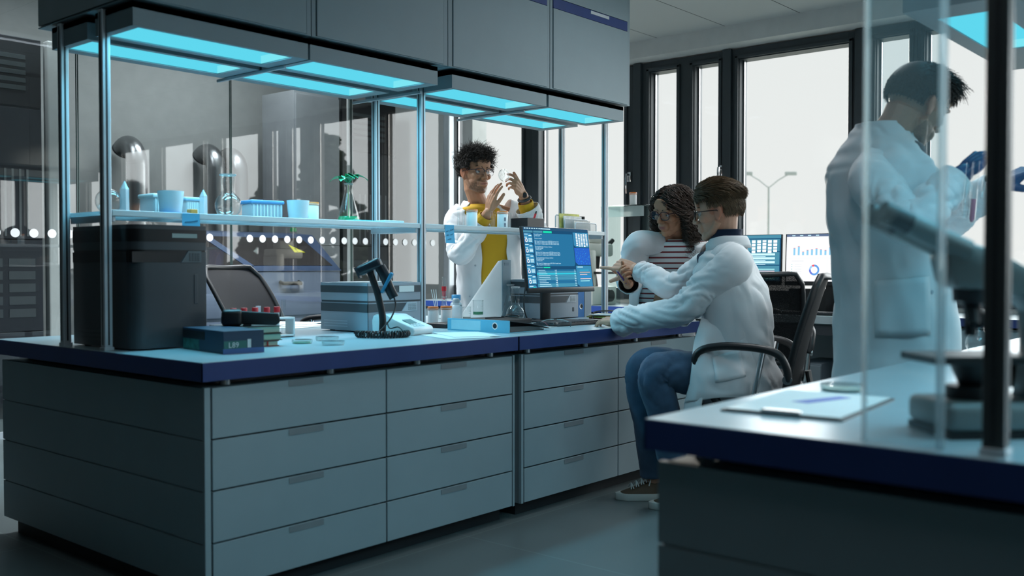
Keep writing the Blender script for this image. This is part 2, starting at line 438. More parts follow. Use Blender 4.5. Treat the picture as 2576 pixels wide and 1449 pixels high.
# ---- shelf system on the long bench
def post(x, y, z0, z1, label, T=ORI, w=.030):
    t = thing('shelf_post', label, 'post', (T[0]+x, T[1]+y, z0), group='aluminium posts of the bench shelves')
    h = z1-z0
    MB().box((-w/2,-w/2,.012), (w/2,w/2,h), bevel=.003).build('upright', ALU, t)
    mb = MB()
    for q in (-1, 1): mb.box((q*w/2-.001, -.003, .02), (q*w/2+.001, .003, h-.01)).box((-.003, q*w/2-.001, .02), (.003, q*w/2+.001, h-.01))
    mb.build('slot', DARK, t)
    MB().box((-w/2-.003,-w/2-.003,0), (w/2+.003,w/2+.003,.013), bevel=.002).build('foot', ALU, t)
    return t
YA, YB = .962, .647
post(.030, YA, HW, 1.985, 'aluminium post at left end of the long bench, behind its twin')
post(.028, YB, HW, 1.985, 'aluminium post at left end of the long bench, in front of the dark analyzer')
post(1.568, YA, HW, 1.985, 'aluminium post behind the barcode scanner, rear of the middle pair')
post(1.571, YB, HW, 1.985, 'aluminium post behind the barcode scanner, front of the middle pair')
post(3.062, YA, .70, 1.985, 'aluminium post behind the monitor at far end, rear of the pair')
post(3.066, YB, .70, 1.985, 'aluminium post behind the monitor at far end, front of the pair')
ZS = 1.285
SHELFM = pmat('shelf_glass_white', (.62,.68,.70), .25, var=.02)
def shelf(x0, x1, label):
    t = thing('bench_shelf', label, 'shelf', (x0, YB, ZS), group='shelves above the long bench')
    L = x1-x0; D = YA-YB
    MB().box((0, .0, -.012), (L, D, 0), bevel=.002).build('board', gmat('shelf_board', tint=(.66,.74,.77), edge=(.5,.6,.63), refl=1.4, haze=.45, hazec=(.7,.8,.84)), t)
    MB().box((0, -.012, -.020), (L, .002, .002), bevel=.002).build('front_rail', SHELFM, t)
    MB().box((0, D-.002, -.020), (L, D+.012, .002), bevel=.002).build('rear_rail', SHELFM, t)
    for x in (.012, L-.012): MB().box((x-.006, 0, -.040), (x+.006, D, -.014), bevel=.002).build('bracket', ALU, t)
    return t
shelf(.046, 1.552, 'pale shelf over the dark analyzer with flasks and tubs on it')
shelf(1.588, 3.05, 'pale shelf over the monitor with orange capped jars on it')
# ---- suspended cabinets and lamp boxes
ZU = 1.985
def wall_cabinet(x0, x1, door, label, T=ORI, handle=False):
    g_ = lambda x: -1.6847+(x+1.6847)*1.0097
    x0, x1, door = g_(x0), g_(x1), (g_(door[0]), g_(door[1]))
    t = thing('suspended_cabinet', label, 'cabinet', (T[0]+x0, T[1]+.432, ZU+.006), group='suspended cabinets')
    w = x1-x0; a, b_ = door[0]-x0, door[1]-x0
    MB().box((0, .012, .010), (w, .70, .80)).build('body', pmat('cabinet_side', (.40,.45,.47), .45), t)
    MB().box((.002, .006, .004), (w-.002, .0125, .798)).build('shadow_gap', GAP, t)
    if a > .008: MB().box((0, 0, .003), (a-.004, .010, .80), bevel=.001).build('frame_strip', PANEL, t)
    if b_ < w-.008: MB().box((b_+.004, 0, .003), (w, .010, .80), bevel=.001).build('frame_strip', PANEL, t)
    MB().box((a, -.004, .004), (b_, .010, .412), bevel=.0012).build('door', pmat('cabinet_front', (.265,.345,.375), .5, var=.02, spec=.3), t)
    bd = MB().box((a, -.003, .414), (b_, .010, .466), bevel=.001).build('blue_band', BLUE, t)
    MB().box((a, -.004, .468), (b_, .010, .80), bevel=.0012).build('door', pmat('cabinet_front', (.265,.345,.375), .5, var=.02, spec=.3), t)
    if handle:
        c = (a+b_)/2+.07
        MB().box((c-.085, -.006, .445), (c+.085, .0, .462), bevel=.001).build('handle', ALU, bd)
    MB().box((0, 0, 0), (w, .70, .004)).build('bottom_panel', PANEL, t)
    return t
wall_cabinet(0, .738, (.012,.714), 'suspended grey cabinet at left end, above the dark analyzer')
wall_cabinet(.742, 1.498, (.766,1.469), 'suspended grey cabinet second from the left end')
wall_cabinet(1.502, 2.233, (1.532,2.209), 'suspended grey cabinet above the man with curly hair')
wall_cabinet(2.237, 2.955, (2.261,2.927), 'suspended grey cabinet with whole blue band, next to the windows', handle=True)
def hood_lamp(x0, x1, y0, y1, label, T=ORI, zb=1.900, zt=1.981, recess=(.045,.03,.05,.03)):
    t = thing('hood_lamp', label, 'lamp', (T[0]+x0, T[1]+y0, zb), group='cyan lamp boxes')
    w, d, h = x1-x0, y1-y0, zt-zb
    a, b_, c, e = recess[0], w-recess[2], recess[1], d-recess[3]
    H = MB(); q = .003
    H.box((0,0,0), (a,d,h)); H.box((b_,0,0), (w,d,h)); H.box((a,0,0), (b_,c,h)); H.box((a,e,0), (b_,d,h))
    H.box((0,0,h-.02), (w,d,h))
    H.build('housing', PANEL, t)
    tr_ = MB().box((a+.001, c+.001, .034), (b_-.001, e-.001, .055)); tr_.box((a+.001, c+.001, .004), (a+.004, e-.001, .034)); tr_.box((a+.004, e-.004, .004), (b_-.004, e-.001, .034)); tr_.box((a+.004, c+.001, .004), (b_-.004, c+.004, .034))
    df = tr_.build('diffuser', LAMP, t)
    MB().box((b_-.004, c+.001, .004), (b_-.001, e-.001, .034)).build('end_cap', emat('cyan_end', (.15,.58,.66), 1.0), df)
    return t
bx = [(.026,.757), (.768,1.478), (1.571,2.262), (2.280,2.957)]
bn = ['at left end', 'left of the middle posts', 'right of the middle posts', 'nearest the windows']
for k, (a, b_) in enumerate(bx):
    hood_lamp(a, b_, .445, .705, 'grey box with cyan lamp under the suspended cabinets, front row, '+bn[k], recess=(.03,.02,.06,.035))
    hood_lamp(a, b_, .765, 1.04, 'grey box with cyan lamp under the suspended cabinets, rear row, '+bn[k], recess=(.03,.025,.06,.06))
for k, x in enumerate((.762, 1.525, 2.271)):
    tag(MB().box((x-.006, .60, 1.886), (x+.006, 1.08, 1.899), bevel=.002).build('cross_rail', ALU, loc=(0,0,0)),
        'aluminium cross rail under the lamp boxes, '+('behind the left end post', 'at the middle posts', 'above the man with curly hair')[k], 'rail', 'cross rails under the lamp boxes')
# ---- the nearest bench: post, acrylic panel, lamp box over its far part
p = post(.044, .892, HW, 2.4, 'dark post standing on the nearest bench at right edge', FG, w=.034)
for c in p.children:
    c.data = c.data.copy()
    if c.name.startswith('upright'): c.data.materials[0] = pmat('dark_anodised', (.10,.115,.12), .4, metal=.6)
ACR = gmat('acrylic', tint=(.90,.95,.96), edge=(.75,.85,.9), refl=1.2, haze=.035, hazec=(.5,.75,.85))
t = thing('acrylic_shield', 'clear acrylic shield standing on the nearest bench beside the dark post', 'shield', (-.012, -2.185, HW))
MB().box((-.004, 0, 0), (.004, .125, 1.5)).build('sheet', ACR, t)
for y in (0, .125): MB().cyl((0, y, .0), (0, y, 1.5), .0075 if y == 0 else .005, seg=12).build('rounded_edge', gmat('acrylic_edge', tint=(.8,.86,.88), edge=(.6,.7,.75), refl=1.5, haze=.35), t, smooth=True)
for a_, b_, w_ in ((.10, .757, 'left'), (.768, 1.478, 'right')):
    hood_lamp(a_, b_, .60, 1.04, 'grey box with cyan lamp over the near end of the nearest bench, %s half' % w_, FG, recess=(.03,.03,.03,.03))
hood_lamp(1.72, 3.0, 1.28, 1.62, 'grey box with cyan lamp over the far part of the nearest bench', FG, zb=1.93, zt=2.03, recess=(.16,.09,.45,.06))
t = thing('suspended_cabinet', 'suspended grey cabinet over the far part of the nearest bench', 'cabinet', (1.60, -2.45, 2.035))
MB().box((0, 0, 0), (1.45, .95, .79), bevel=.003).build('body', PANEL, t)
MB().box((.01, .95, .01), (.72, .965, .78), bevel=.002).build('door', PANEL, t); MB().box((.73, .95, .01), (1.44, .965, .78), bevel=.002).build('door', PANEL, t)
# ------------------------------------------------------------------ more materials
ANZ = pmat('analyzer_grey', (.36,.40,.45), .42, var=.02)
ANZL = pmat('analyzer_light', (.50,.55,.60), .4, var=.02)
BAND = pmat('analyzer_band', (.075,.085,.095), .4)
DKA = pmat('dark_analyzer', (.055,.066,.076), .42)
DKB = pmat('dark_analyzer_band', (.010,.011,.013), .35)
LCD = emat('small_display', (.38,.62,.72), .55)
ORANGE = pmat('orange_cap', (.72,.19,.03), .4)
RED = pmat('red_cap', (.62,.02,.03), .4)
BLUEC = pmat('blue_cap', (.10,.38,.68), .4)
GREENL = pmat('green_liquid', (.05,.36,.16), .1)
FROST = gmat('frosted_plastic', tint=(.75,.80,.83), edge=(.55,.62,.66), refl=1.0, rough=.25, haze=.72, hazec=(.82,.90,.94))
MILK = pmat('milky_plastic', (.74,.82,.86), .4)
LCYAN = pmat('cyan_cardboard', (.16,.46,.62), .5)
TRAYB = pmat('blue_tray', (.03,.20,.42), .45)
NOTE = pmat('blue_note', (.09,.42,.66), .7)
INK = pmat('ink', (.02,.05,.12), .7)
KEYG = pmat('key_grey', (.30,.34,.36), .5)
GW = gmat('lab_glass', tint=(.96,.98,.98), edge=(.60,.68,.69), refl=1.7, ior=1.5)
GD = gmat('dish_plastic', tint=(.95,.98,.98), edge=(.80,.88,.88), refl=1.2, haze=.10)
CABLE = pmat('cable_black', (.012,.013,.015), .45)

# ------------------------------------------------------------------ analyzers (same build, two finishes)
def analyzer(label, loc, w, d, h, body, band, dark=False, rz=0):
    """bench analyzer: front at y=0 facing -y, left side at x=0"""
    t = thing('bench_analyzer', label, 'laboratory analyzer', loc, rz, 'bench analyzers')
    r = .05 if dark else .004
    def rr(x0, y0, x1, y1, rad_):
        pts = []
        for cx_, cy_, a0 in ((x0+rad_, y0+rad_, 180), (x1-.004, y0+.004, 270), (x1-.004, y1-.004, 0), (x0+.004, y1-.004, 90)):
            q = rad_ if a0 == 180 else .004
            for k in range(6): a = rad(a0+90*k/5); pts.append((cx_+q*math.cos(a), cy_+q*math.sin(a)))
        return pts
    z1, z2, z3, z4, z5 = .40*h, .60*h, .64*h, .78*h, h
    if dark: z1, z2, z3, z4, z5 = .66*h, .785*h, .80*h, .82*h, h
    MB().prism(rr(0, 0, w, d, r), .006, z1+(z2-z1), 'z').build('lower_body', body, t, smooth=True)
    MB().prism(rr(.002, .002, w-.002, d-.002, r), z2, z3, 'z').build('groove', band, t, smooth=True)
    MB().prism(rr(0, 0, w, d, r), z3, z5, 'z').build('upper_body', body, t, smooth=True)
    MB().prism(rr(-.0012, -.0012, w+.0012, d+.0012, r), h*.80 if not dark else h*.865, h*.94 if not dark else h*.965, 'z').build('dark_band', band, t, smooth=True)
    # lower dark band with a slanted end leading to the key pad
    zb0, zb1 = (z1+.01*h, z2-.02*h) if not dark else (.70*h, .785*h)
    mb = MB(); mb.prism([(-.0015, zb0), (w*.62, zb0), (w*.72, zb1), (-.0015, zb1)], -.0015, .001, 'y')
    if dark:
        mb.box((-.0015, r*.8, zb0), (.001, d-.002, zb1))
        for k in range(4):
            a0, a1 = PI+PI/2*k/4, PI+PI/2*(k+1)/4
            mb.quad([(r+(r+.0015)*math.cos(a0), r+(r+.0015)*math.sin(a0), zb0), (r+(r+.0015)*math.cos(a1), r+(r+.0015)*math.sin(a1), zb0),
                     (r+(r+.0015)*math.cos(a1), r+(r+.0015)*math.sin(a1), zb1), (r+(r+.0015)*math.cos(a0), r+(r+.0015)*math.sin(a0), zb1)])
    else: mb.box((-.0015, -.0015, zb0), (.001, d-.004, zb1))
    mb.build('lower_band', band, t)
    kp = MB().prism([(w*.64, zb0), (w*.92, zb0), (w*.92, zb1+.004), (w*.74, zb1+.004)], -.003, 0, 'y').build('key_pad', ANZL if not dark else pmat('dark_pad', (.11,.14,.155), .4), t)
    ks = MB()
    for i in range(4):
        for j in range(4):
            x = w*(.75+.04*i); z = zb0+(zb1-zb0)*(.15+.2*j)
            ks.box((x, -.0045, z), (x+w*.026, -.002, z+(zb1-zb0)*.12))
    ks.build('keys', KEYG if not dark else BAND, kp)
    zc = h*.87 if not dark else h*.915
    MB().box((w*.58 if not dark else w*.52, -.004, zc-.014*(.5 if dark else 1)), (w*.86, -.001, zc+.014*(.6 if dark else 1))).build('display', LCD if not dark else emat('dim_display', (.28,.50,.56), .22), t)
    MB().box((w*.82, -.002, h*.36 if dark else h*.17), (w*.87, .001, h*.60 if dark else h*.28), bevel=.0015).build('latch', BAND, t)
    v = MB()
    for k in range(3):
        z = h*(.06+.035*k) if dark else h*(.10+.055*k)
        v.box((-.0016, d*.42, z), (.001, d*.92, z+h*.018))
    v.build('vent_slots', ANZL if not dark else BAND, t)
    if not dark: MB().box((-.0008, -.0008, .006), (.0012, .0012, h)).build('corner_seam', BAND, t)
    f = MB()
    for x in (.03, w-.03):
        for y in (.06, d-.05): f.cyl((x, y, 0), (x, y, .008), .012)
    f.build('feet', BLACK, t)
    return t
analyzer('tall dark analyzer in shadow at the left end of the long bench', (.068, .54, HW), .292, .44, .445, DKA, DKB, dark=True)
analyzer('grey analyzer with sheets of paper on top, behind the barcode scanner', (1.222, .628, HW), .325, .33, .222, ANZ, BAND)
analyzer('grey analyzer partly hidden behind the computer monitor', (2.555, .70, HW), .325, .33, .222, ANZ, BAND)

# ------------------------------------------------------------------ glassware
def lathe_part(name, prof, mat, parent, seg=28, c=(0,0,0)):
    return MB().lathe(prof, c, seg).build(name, mat, parent, smooth=True, angle=60)
def round_flask(label, loc, r, h, nr, liquid=None, neck_flare=1.12):
    t = thing('round_flask', label, 'flask', loc, group='round bottomed flasks')
    prof = [(0, .001), (r*.45, .0)]
    for k in range(1, 14):
        a = -63+ (153-20)*k/14; prof.append((r*math.cos(rad(a)), r*.89+r*math.sin(rad(a))))
    zs = prof[-1][1]
    prof += [(nr, zs+nr*.5), (nr, h-.006), (nr*neck_flare, h), (nr*neck_flare*.86, h)]
    prof[-5] = (max(prof[-5][0], nr), prof[-5][1])
    lathe_part('glass', prof, GW, t)
    lathe_part('lip', [(nr*1.0, h-.008), (nr*1.18, h-.005), (nr*1.18, h), (nr*.95, h+.001)], gmat('glass_rim', tint=(.75,.8,.8), edge=(.4,.5,.5), refl=2, haze=.25), t)
    if liquid:
        pl = [(0, .003)] + [(q[0]*.96, q[1]+.002) for q in prof[1:6]]; pl.append((0, pl[-1][1])); lathe_part('liquid', pl, liquid, t)
    return t
def erlenmeyer(label, loc, r, h, nr, liquid=None):
    t = thing('conical_flask', label, 'flask', loc, group='conical flasks')
    prof = [(0, 0), (r*.92, 0), (r, .008), (r*.97, .02), (nr*1.15, h*.70), (nr, h*.76), (nr, h-.006), (nr*1.2, h)]
    lathe_part('glass', prof, GW, t)
    lathe_part('lip', [(nr, h-.008), (nr*1.22, h-.004), (nr*1.22, h), (nr, h+.001)], gmat('glass_rim', tint=(.75,.8,.8), edge=(.4,.5,.5), refl=2, haze=.25), t)
    if liquid: lathe_part('liquid', [(0, .003), (r*.93, .004), (r*.95, .012), (r*.86, .026), (0, .026)], liquid, t)
    return t
def beaker(label, loc, r, h, liquid=None):
    t = thing('beaker', label, 'beaker', loc, group='beakers')
    MB().lathe([(0, .001), (r*.95, 0), (r, .005), (r, h-.004), (r*1.12, h), (r*1.05, h), (r*.97, h-.006)], seg=28).build('glass', GW, t, smooth=True, angle=60)
    if liquid: lathe_part('liquid', [(0, .003), (r*.94, .003), (r*.94, h*.22), (0, h*.22)], liquid, t)
    mk = MB()
    for k in range(4): mk.box((-.008, -r-.0008, h*(.35+.13*k)), (.008, -r-.0002, h*(.35+.13*k)+.0012))
    mk.build('graduation', PLW, t)
    return t
def jar(label, loc, r, h, group='white jars with orange caps', barcode=False):
    t = thing('capped_jar', label, 'jar', loc, group=group)
    lathe_part('body', [(0, 0), (r*.97, 0), (r, .004), (r, h*.83), (r*.96, h*.84), (0, h*.84)], pmat('jar_white', (.80,.83,.84), .35), t)
    lathe_part('cap', [(r*.98, h*.835), (r*1.05, h*.84), (r*1.05, h*.985), (r*.98, h), (0, h)], ORANGE, t)
    lathe_part('white_ring', [(r*1.02, h*.865), (r*1.062, h*.87), (r*1.062, h*.90), (r*1.02, h*.905)], PLW, t)
    if barcode:
        mb = MB(); rr_ = random.Random(4)
        for k in range(16):
            z = h*(.12+.035*k); a0 = rad(238); a1 = rad(262)
            if rr_.random() < .75:
                for j in range(3):
                    b0 = a0+(a1-a0)*j/3; b1 = a0+(a1-a0)*(j+1)/3; q = r*1.006
                    mb.quad([(q*math.cos(b0), q*math.sin(b0), z), (q*math.cos(b1), q*math.sin(b1), z), (q*math.cos(b1), q*math.sin(b1), z+h*.022), (q*math.cos(b0), q*math.sin(b0), z+h*.022)])
        mb.build('barcode', INK, t)
    return t
def bottle_prof(r, h, nr, nh): return [(0, 0), (r*.95, 0), (r, .006), (r, h-nh-.02), (r*.9, h-nh-.008), (nr, h-nh), (nr, h)]
def petri(label, loc, r, liquid=None, lid_shift=None, group='petri dishes'):
    t = thing('petri_dish', label, 'petri dish', loc, group=group)
    lathe_part('dish', [(0, .001), (r, 0), (r, .013), (r-.0015, .013), (r-.0015, .002)], GD, t)
    o = lid_shift or (0, 0)
    lathe_part('lid', [(r+.0025, .005), (r+.0025, .0155), (0, .0155)], GD, t, c=(o[0], o[1], 0))
    if liquid: lathe_part('culture', [(0, .002), (r-.003, .002), (r-.003, .006), (0, .006)], liquid, t)
    return t
# ---- things on the shelf over the dark analyzer
SZ = ZS+.002
def on_shelf(px, y, dz=0.0): p = at_y(px, 575, y); return (p.x, y, SZ+dz)
round_flask('tall round bottomed flask at the left end of the shelf', on_shelf(274, .82), .047, .18, .0085)
def crystal(label, loc, r, h, tip, rz):
    t = thing('crystal_point', label, 'crystal', loc, rz, 'clear crystal points')
    prof = [(r*.9, 0), (r, h*.05), (r*.96, h-tip), (r*.1, h)]
    mb = MB(); mb.lathe([(0,0)]+prof+[(0, h)], seg=6); mb.build('crystal', gmat('crystal_clear', tint=(.8,.85,.88), edge=(.6,.68,.72), refl=1.8, haze=.5, hazec=(.78,.86,.9)), t)
    return t
crystal('taller clear crystal point beside the tall flask on the shelf', on_shelf(314, .80), .017, .118, .03, .3)
crystal('shorter clear crystal point between the white cup and the wide flask', on_shelf(512, .80), .0165, .105, .025, .1)
def lid_box(label, loc, w, d, h, lidc, rz=0, extra=False):
    t = thing('storage_box', label, 'storage box', loc, rz, 'lidded plastic boxes on the shelf')
    MB().box((-w/2+.006, -d/2+.006, 0), (w/2-.006, d/2-.006, h*.82), bevel=.006).build('tub', FROST, t, smooth=True)
    l = MB().box((-w/2, -d/2, h*.80), (w/2, d/2, h), bevel=.006).build('lid', lidc, t, smooth=True)
    rb = MB()
    n = 9
    for k in range(n): rb.box((-w/2+.012+(w-.03)*k/(n-1), -d/2+.003, h*.05), (-w/2+.016+(w-.03)*k/(n-1), -d/2+.0065, h*.76))
    rb.build('ribs', PLW, t)
    return t
lid_box('white lidded box behind the wide white cup on the shelf', on_shelf(398, .90), .11, .12, .083, PLW)
t = lid_box('small clear box with pale blue lid beside the wide white cup', on_shelf(478, .91), .10, .10, .078, pmat('pale_blue_lid', (.42,.60,.78), .4))
tag(MB().box((-.016,-.015,0), (.016,.015,.024), bevel=.003).build('amber_block', pmat('amber', (.55,.24,.05), .4), loc=on_shelf(484, .78)), 'small amber block in front of the clear box on the shelf', 'block')
def cup(label, loc, r, h, k):
    t = thing('white_cup', label, 'cup', loc, group='white tapered cups on the shelf')
    lathe_part('body', [(0, .001), (r*.80, 0), (r*.84, .004), (r*k, h), (r*k-.003, h), (r*.80, .006), (0, .006)], MILK, t)
    return t
cup('wide white cup standing on a blue tray on the shelf', on_shelf(430, .76, .006), .048, .082, 1.03)
t = tag(MB().box((-.055,-.05,0), (.055,.05,.0055), bevel=.002).build('tray', TRAYB, loc=on_shelf(430, .76)), 'small blue tray under the wide white cup on the shelf', 'tray')
round_flask('wide necked round flask in the middle of the left shelf', on_shelf(574, .80), .0535, .175, .0285)
lid_box('clear rack box with blue lid between the round flask and the white cup', on_shelf(660, .84), .155, .11, .078, pmat('blue_lid', (.14,.36,.66), .4), rz=-.15)
cup('straight white cup beside the orange capped jars on the left shelf', on_shelf(750, .76), .048, .082, 1.0)
jar('white jar with orange cap right behind the straight white cup', on_shelf(748, .88), .029, .088)
jar('white jar with orange cap next to the straight white cup, towards the sprout flask', on_shelf(786, .86), .028, .087)
fl = erlenmeyer('conical flask with a green sprout growing out of its neck', on_shelf(877, .79), .051, .178, .0175, GREENL)
# the sprout: part of its own thing growing from the flask
t = thing('seedling', 'green seedling with spread leaves growing from the conical flask', 'plant', (fl.location.x, .79, SZ+.006))
LEAF = pmat('leaf_green', (.07,.40,.20), .4, var=.25, scale=30)
MB().tube(spline([(0,0,.01), (.004,.003,.06), (-.002,0,.12), (0,0,.176)], 5), .0016, 6).build('stem', pmat('stem_green', (.35,.5,.2), .5), t, smooth=True)
for k, (a, L, up) in enumerate(((-45,.088,.012), (140,.085,.006), (260,.050,.014), (60,.050,.012), (-80,.055,.016), (190,.055,.004))):
    mb = MB(); rows = []
    for i in range(9):
        u = i/8; wdt = .030*math.sin(PI*min(1, u*.93+.07))**.7*(1 if u < .97 else .2); z = .170+.020*math.sin(min(1, u*2.2)*PI*.5)+up*1.5*math.sin(u*2.2)-.024*u*u*u
        row = []
        for j in range(-2, 3):
            v = j/2*wdt; q = Vector((u*L, v, z+.006*abs(j/2)+.002*math.sin(9*u+j)))
            row.append(Matrix.Rotation(rad(a), 3, 'Z') @ q)
        rows.append(row)
    mb.grid(rows); mb.build('leaf', LEAF, t, smooth=True, angle=180)
tag(MB().box((-.07,-.045,0), (.07,.045,.008), bevel=.003).build('sample_tray', pmat('teal_tray', (.10,.52,.56), .35), loc=on_shelf(907, .74)), 'flat teal tray on the shelf edge in front of the sprout flask', 'tray')
tag(MB().box((-.06,-.05,0), (.06,.05,.012), bevel=.003).build('sample_tray', pmat('pale_tray', (.62,.78,.82), .35), loc=on_shelf(975, .74)), 'flat pale tray on the shelf just left of the middle posts', 'tray')
# ---- things on the shelf over the monitor
def clear_tube(label, loc, r, h, group):
    t = thing('glass_tube', label, 'tube', loc, group=group)
    lathe_part('glass', [(0, .001), (r*.5, 0), (r, r*.6), (r, h), (r*1.08, h), (r*.9, h-.002)], GW, t, seg=18)
    return t
tl = ['right of the middle posts', 'rear one right of the middle posts', 'left of the barcoded jar', 'touching the barcoded jar', 'right of the barcoded jar', 'beside the black box']
for k, px in enumerate((1153, 1166, 1236, 1243, 1277, 1286)):
    clear_tube('clear glass tube on the right shelf, '+tl[k], on_shelf(px, .80 if k % 2 == 0 else .84), .0065, .092, 'glass tubes on the right shelf')
jar('white jar with orange cap in front of the man with curly hair, left one', on_shelf(1187, .80), .0285, .096)
jar('white jar with orange cap and a barcode down its side', on_shelf(1264, .80), .029, .096, barcode=True)
p = on_shelf(1327, .78)
t = thing('pen_box', 'black box on the right shelf holding a red pen', 'box', p)
mb = MB(); w_, d_, h_ = .072, .06, .062
mb.box((-w_,-d_,0), (w_,d_,.003)); mb.box((-w_,-d_,.003), (w_,-d_+.003,h_)); mb.box((-w_,d_-.003,.003), (w_,d_,h_)); mb.box((-w_,-d_+.003,.003), (-w_+.003,d_-.003,h_)); mb.box((w_-.003,-d_+.003,.003), (w_,d_-.003,h_))
mb.build('box_body', BLACK, t)
t = thing('marker_pen', 'red pen leaning out of the black box on the shelf', 'pen', (p[0]+.028, p[1], p[2]+.01))
MB().cyl((0,0,0), (.030,-.01,.080), .0068, seg=12).build('barrel', RED, t, smooth=True)
MB().cyl((.030,-.01,.080), (.0355,-.012,.095), .0062, .004, seg=12).build('tip_cap', BLACK, t, smooth=True)
for k in range(2):
    q = on_shelf(1335+14*k, .86)
    tag(MB().box((-.022,-.018,0), (.022,.018,.074-.01*k), bevel=.002).build('clear_cuvette_box', GW, loc=q), 'clear cuvette box behind the black pen box, '+('left' if k == 0 else 'right')+' one', 'box', 'clear cuvette boxes')
# letter tray with papers
p = on_shelf(1450, .86)
t = thing('letter_tray', 'silver mesh letter rack above the top edge of the monitor', 'letter rack', p)
mb = MB()
for y, z, xx in ((.07, .105, .115), (.0, .078, .115), (-.07, .055, .105)):
    L = [(-xx, y, 0)] + arc((-xx+.012, y, z-.012), .012, 180, 90, 4) + arc((xx-.012, y, z-.012), .012, 90, 0, 4) + [(xx, y, 0)]
    mb.tube(L, .0032, 8)
mb.box((-.115,-.075,0), (.115,.075,.004)); mb.build('wire_frame', ALU, t, smooth=True)
mm = MB()
for y, z, xx in ((.07, .103, .113), (.0, .076, .113), (-.07, .053, .103)): mm.quad([(-xx,y,.004), (xx,y,.004), (xx,y,z), (-xx,y,z)])
mm.build('mesh_panel', gmat('wire_mesh', tint=(.62,.66,.68), edge=(.5,.5,.5), refl=.2, haze=.25), t)
for k, (y, w_, h_, c_, lb) in enumerate(((.05, .10, .115, (.62,.60,.18), 'yellow brochure in the back slot of the mesh letter rack'), (.03, .105, .10, (.76,.76,.74), 'white sheet in the mesh letter rack'), (-.035, .11, .07, (.70,.68,.64), 'printed booklet leaning in the front slot of the mesh letter rack'))):
    tag(MB().box((-w_+.02*k,-.002,.005), (w_-.01*k,.002,h_), Tm((0,0,0), rx=-4)).build('brochure', pmat('brochure_%d' % k, c_, .7, var=.25, scale=25), loc=(p[0]+.004, p[1]+y, p[2])), lb, 'brochure', 'papers in the letter rack')
# sticky notes hanging from the shelf edge with handwriting
def scribble(mb, x0, x1, z0, slope, seed, amp=.004):
    rr_ = random.Random(seed); n = int((x1-x0)/.0016); pts = []
    for i in range(n):
        u = i/(n-1); pts.append((x0+(x1-x0)*u + .0008*math.sin(i*2.3), -.0009, z0+slope*(x1-x0)*u+amp*math.sin(i*1.9+seed)*rr_.uniform(.25, 1)*(1.7 if rr_.random() < .15 else 1)))
    mb.tube(pts, .0006, 4)
def note(label, p, w, h, lines, rz, curl):
    t = thing('sticky_note', label, 'sticky note', p, rz, 'blue sticky notes on the shelf edges')
    mb = MB(); rows = []
    for i in range(9):
        z = -h*i/8; y = -.0015-curl*(i/8)**2
        rows.append([(-w/2+w*j/4-.004*(i/8)*(1 if j < 4 else 0), y, z) for j in range(5)])
    mb.grid(rows); o = mb.build('sheet', NOTE, t, smooth=True)
    sh = MB()
    for (a, b_, z, s_, sd_) in lines: scribble(sh, a*w, b_*w, z*h, s_, sd_)
    for v in sh.bm.verts: v.co.y -= curl*(v.co.z/h)**2+.001
    sh.build('handwriting', INK, t)
q = at_y(481, 573, YB-.015)
note('blue sticky note with handwriting on the shelf edge at the dark analyzer', (q.x, YB-.0135, ZS+.001), .073, .082, [(-.38,.38,-.42,.12,3), (-.12,.12,-.68,.15,8)], 0, .004)
q = at_y(1131, 588, YB-.015)
note('blue sticky note with three handwritten lines beside the middle posts', (q.x, YB-.0135, ZS+.001), .062, .088, [(-.40,-.1,-.38,.3,3), (0,.42,-.32,.3,5), (-.40,-.08,-.6,.3,9), (.02,.3,-.55,.25,11), (-.36,.1,-.83,.25,14)], 0, .008)

# ---- things on the worktop
# carton with lettering, books and handheld scanner
t = thing('carton', 'dark blue carton with white lettering at the front corner of the bench', 'carton', (.205, .198, HW), rad(-8))
w_, d_, h_ = .15, .33, .078
cb = MB().box((0,0,0), (w_,d_,h_), bevel=.0015).build('box_body', pmat('carton_navy', (.02,.045,.085), .5), t)
MB().box((-.0006,-.0006,0), (w_+.0004,.002,.018)).build('blue_strip', pmat('carton_blue', (.05,.12,.32), .5), t)
MB().box((.002,-.0009,.018), (.086,.0005,.044)).build('green_label', pmat('carton_green', (.03,.14,.12), .5), t)
text_mesh('L89', .026, frame((.018,-.0013,.0215), (1,0,0), (0,0,1), (0,-1,0)), pmat('lettering_white', (.62,.70,.70), .6), 'lettering', t, spacing=1)
MB().box((.088,-.0011,.019), (.101,.0005,.048)).build('barcode_label', pmat('lettering_white', (.62,.70,.70), .6), t)
MB().box((-.0009,.19,.003), (.0004,.325,.040)).build('side_label', pmat('carton_teal', (.035,.15,.13), .5, var=.5, scale=40), t)
MB().box((-.0009,.145,.042), (.0004,.329,.070)).build('dark_strip', BLACK, t)
zb = HW
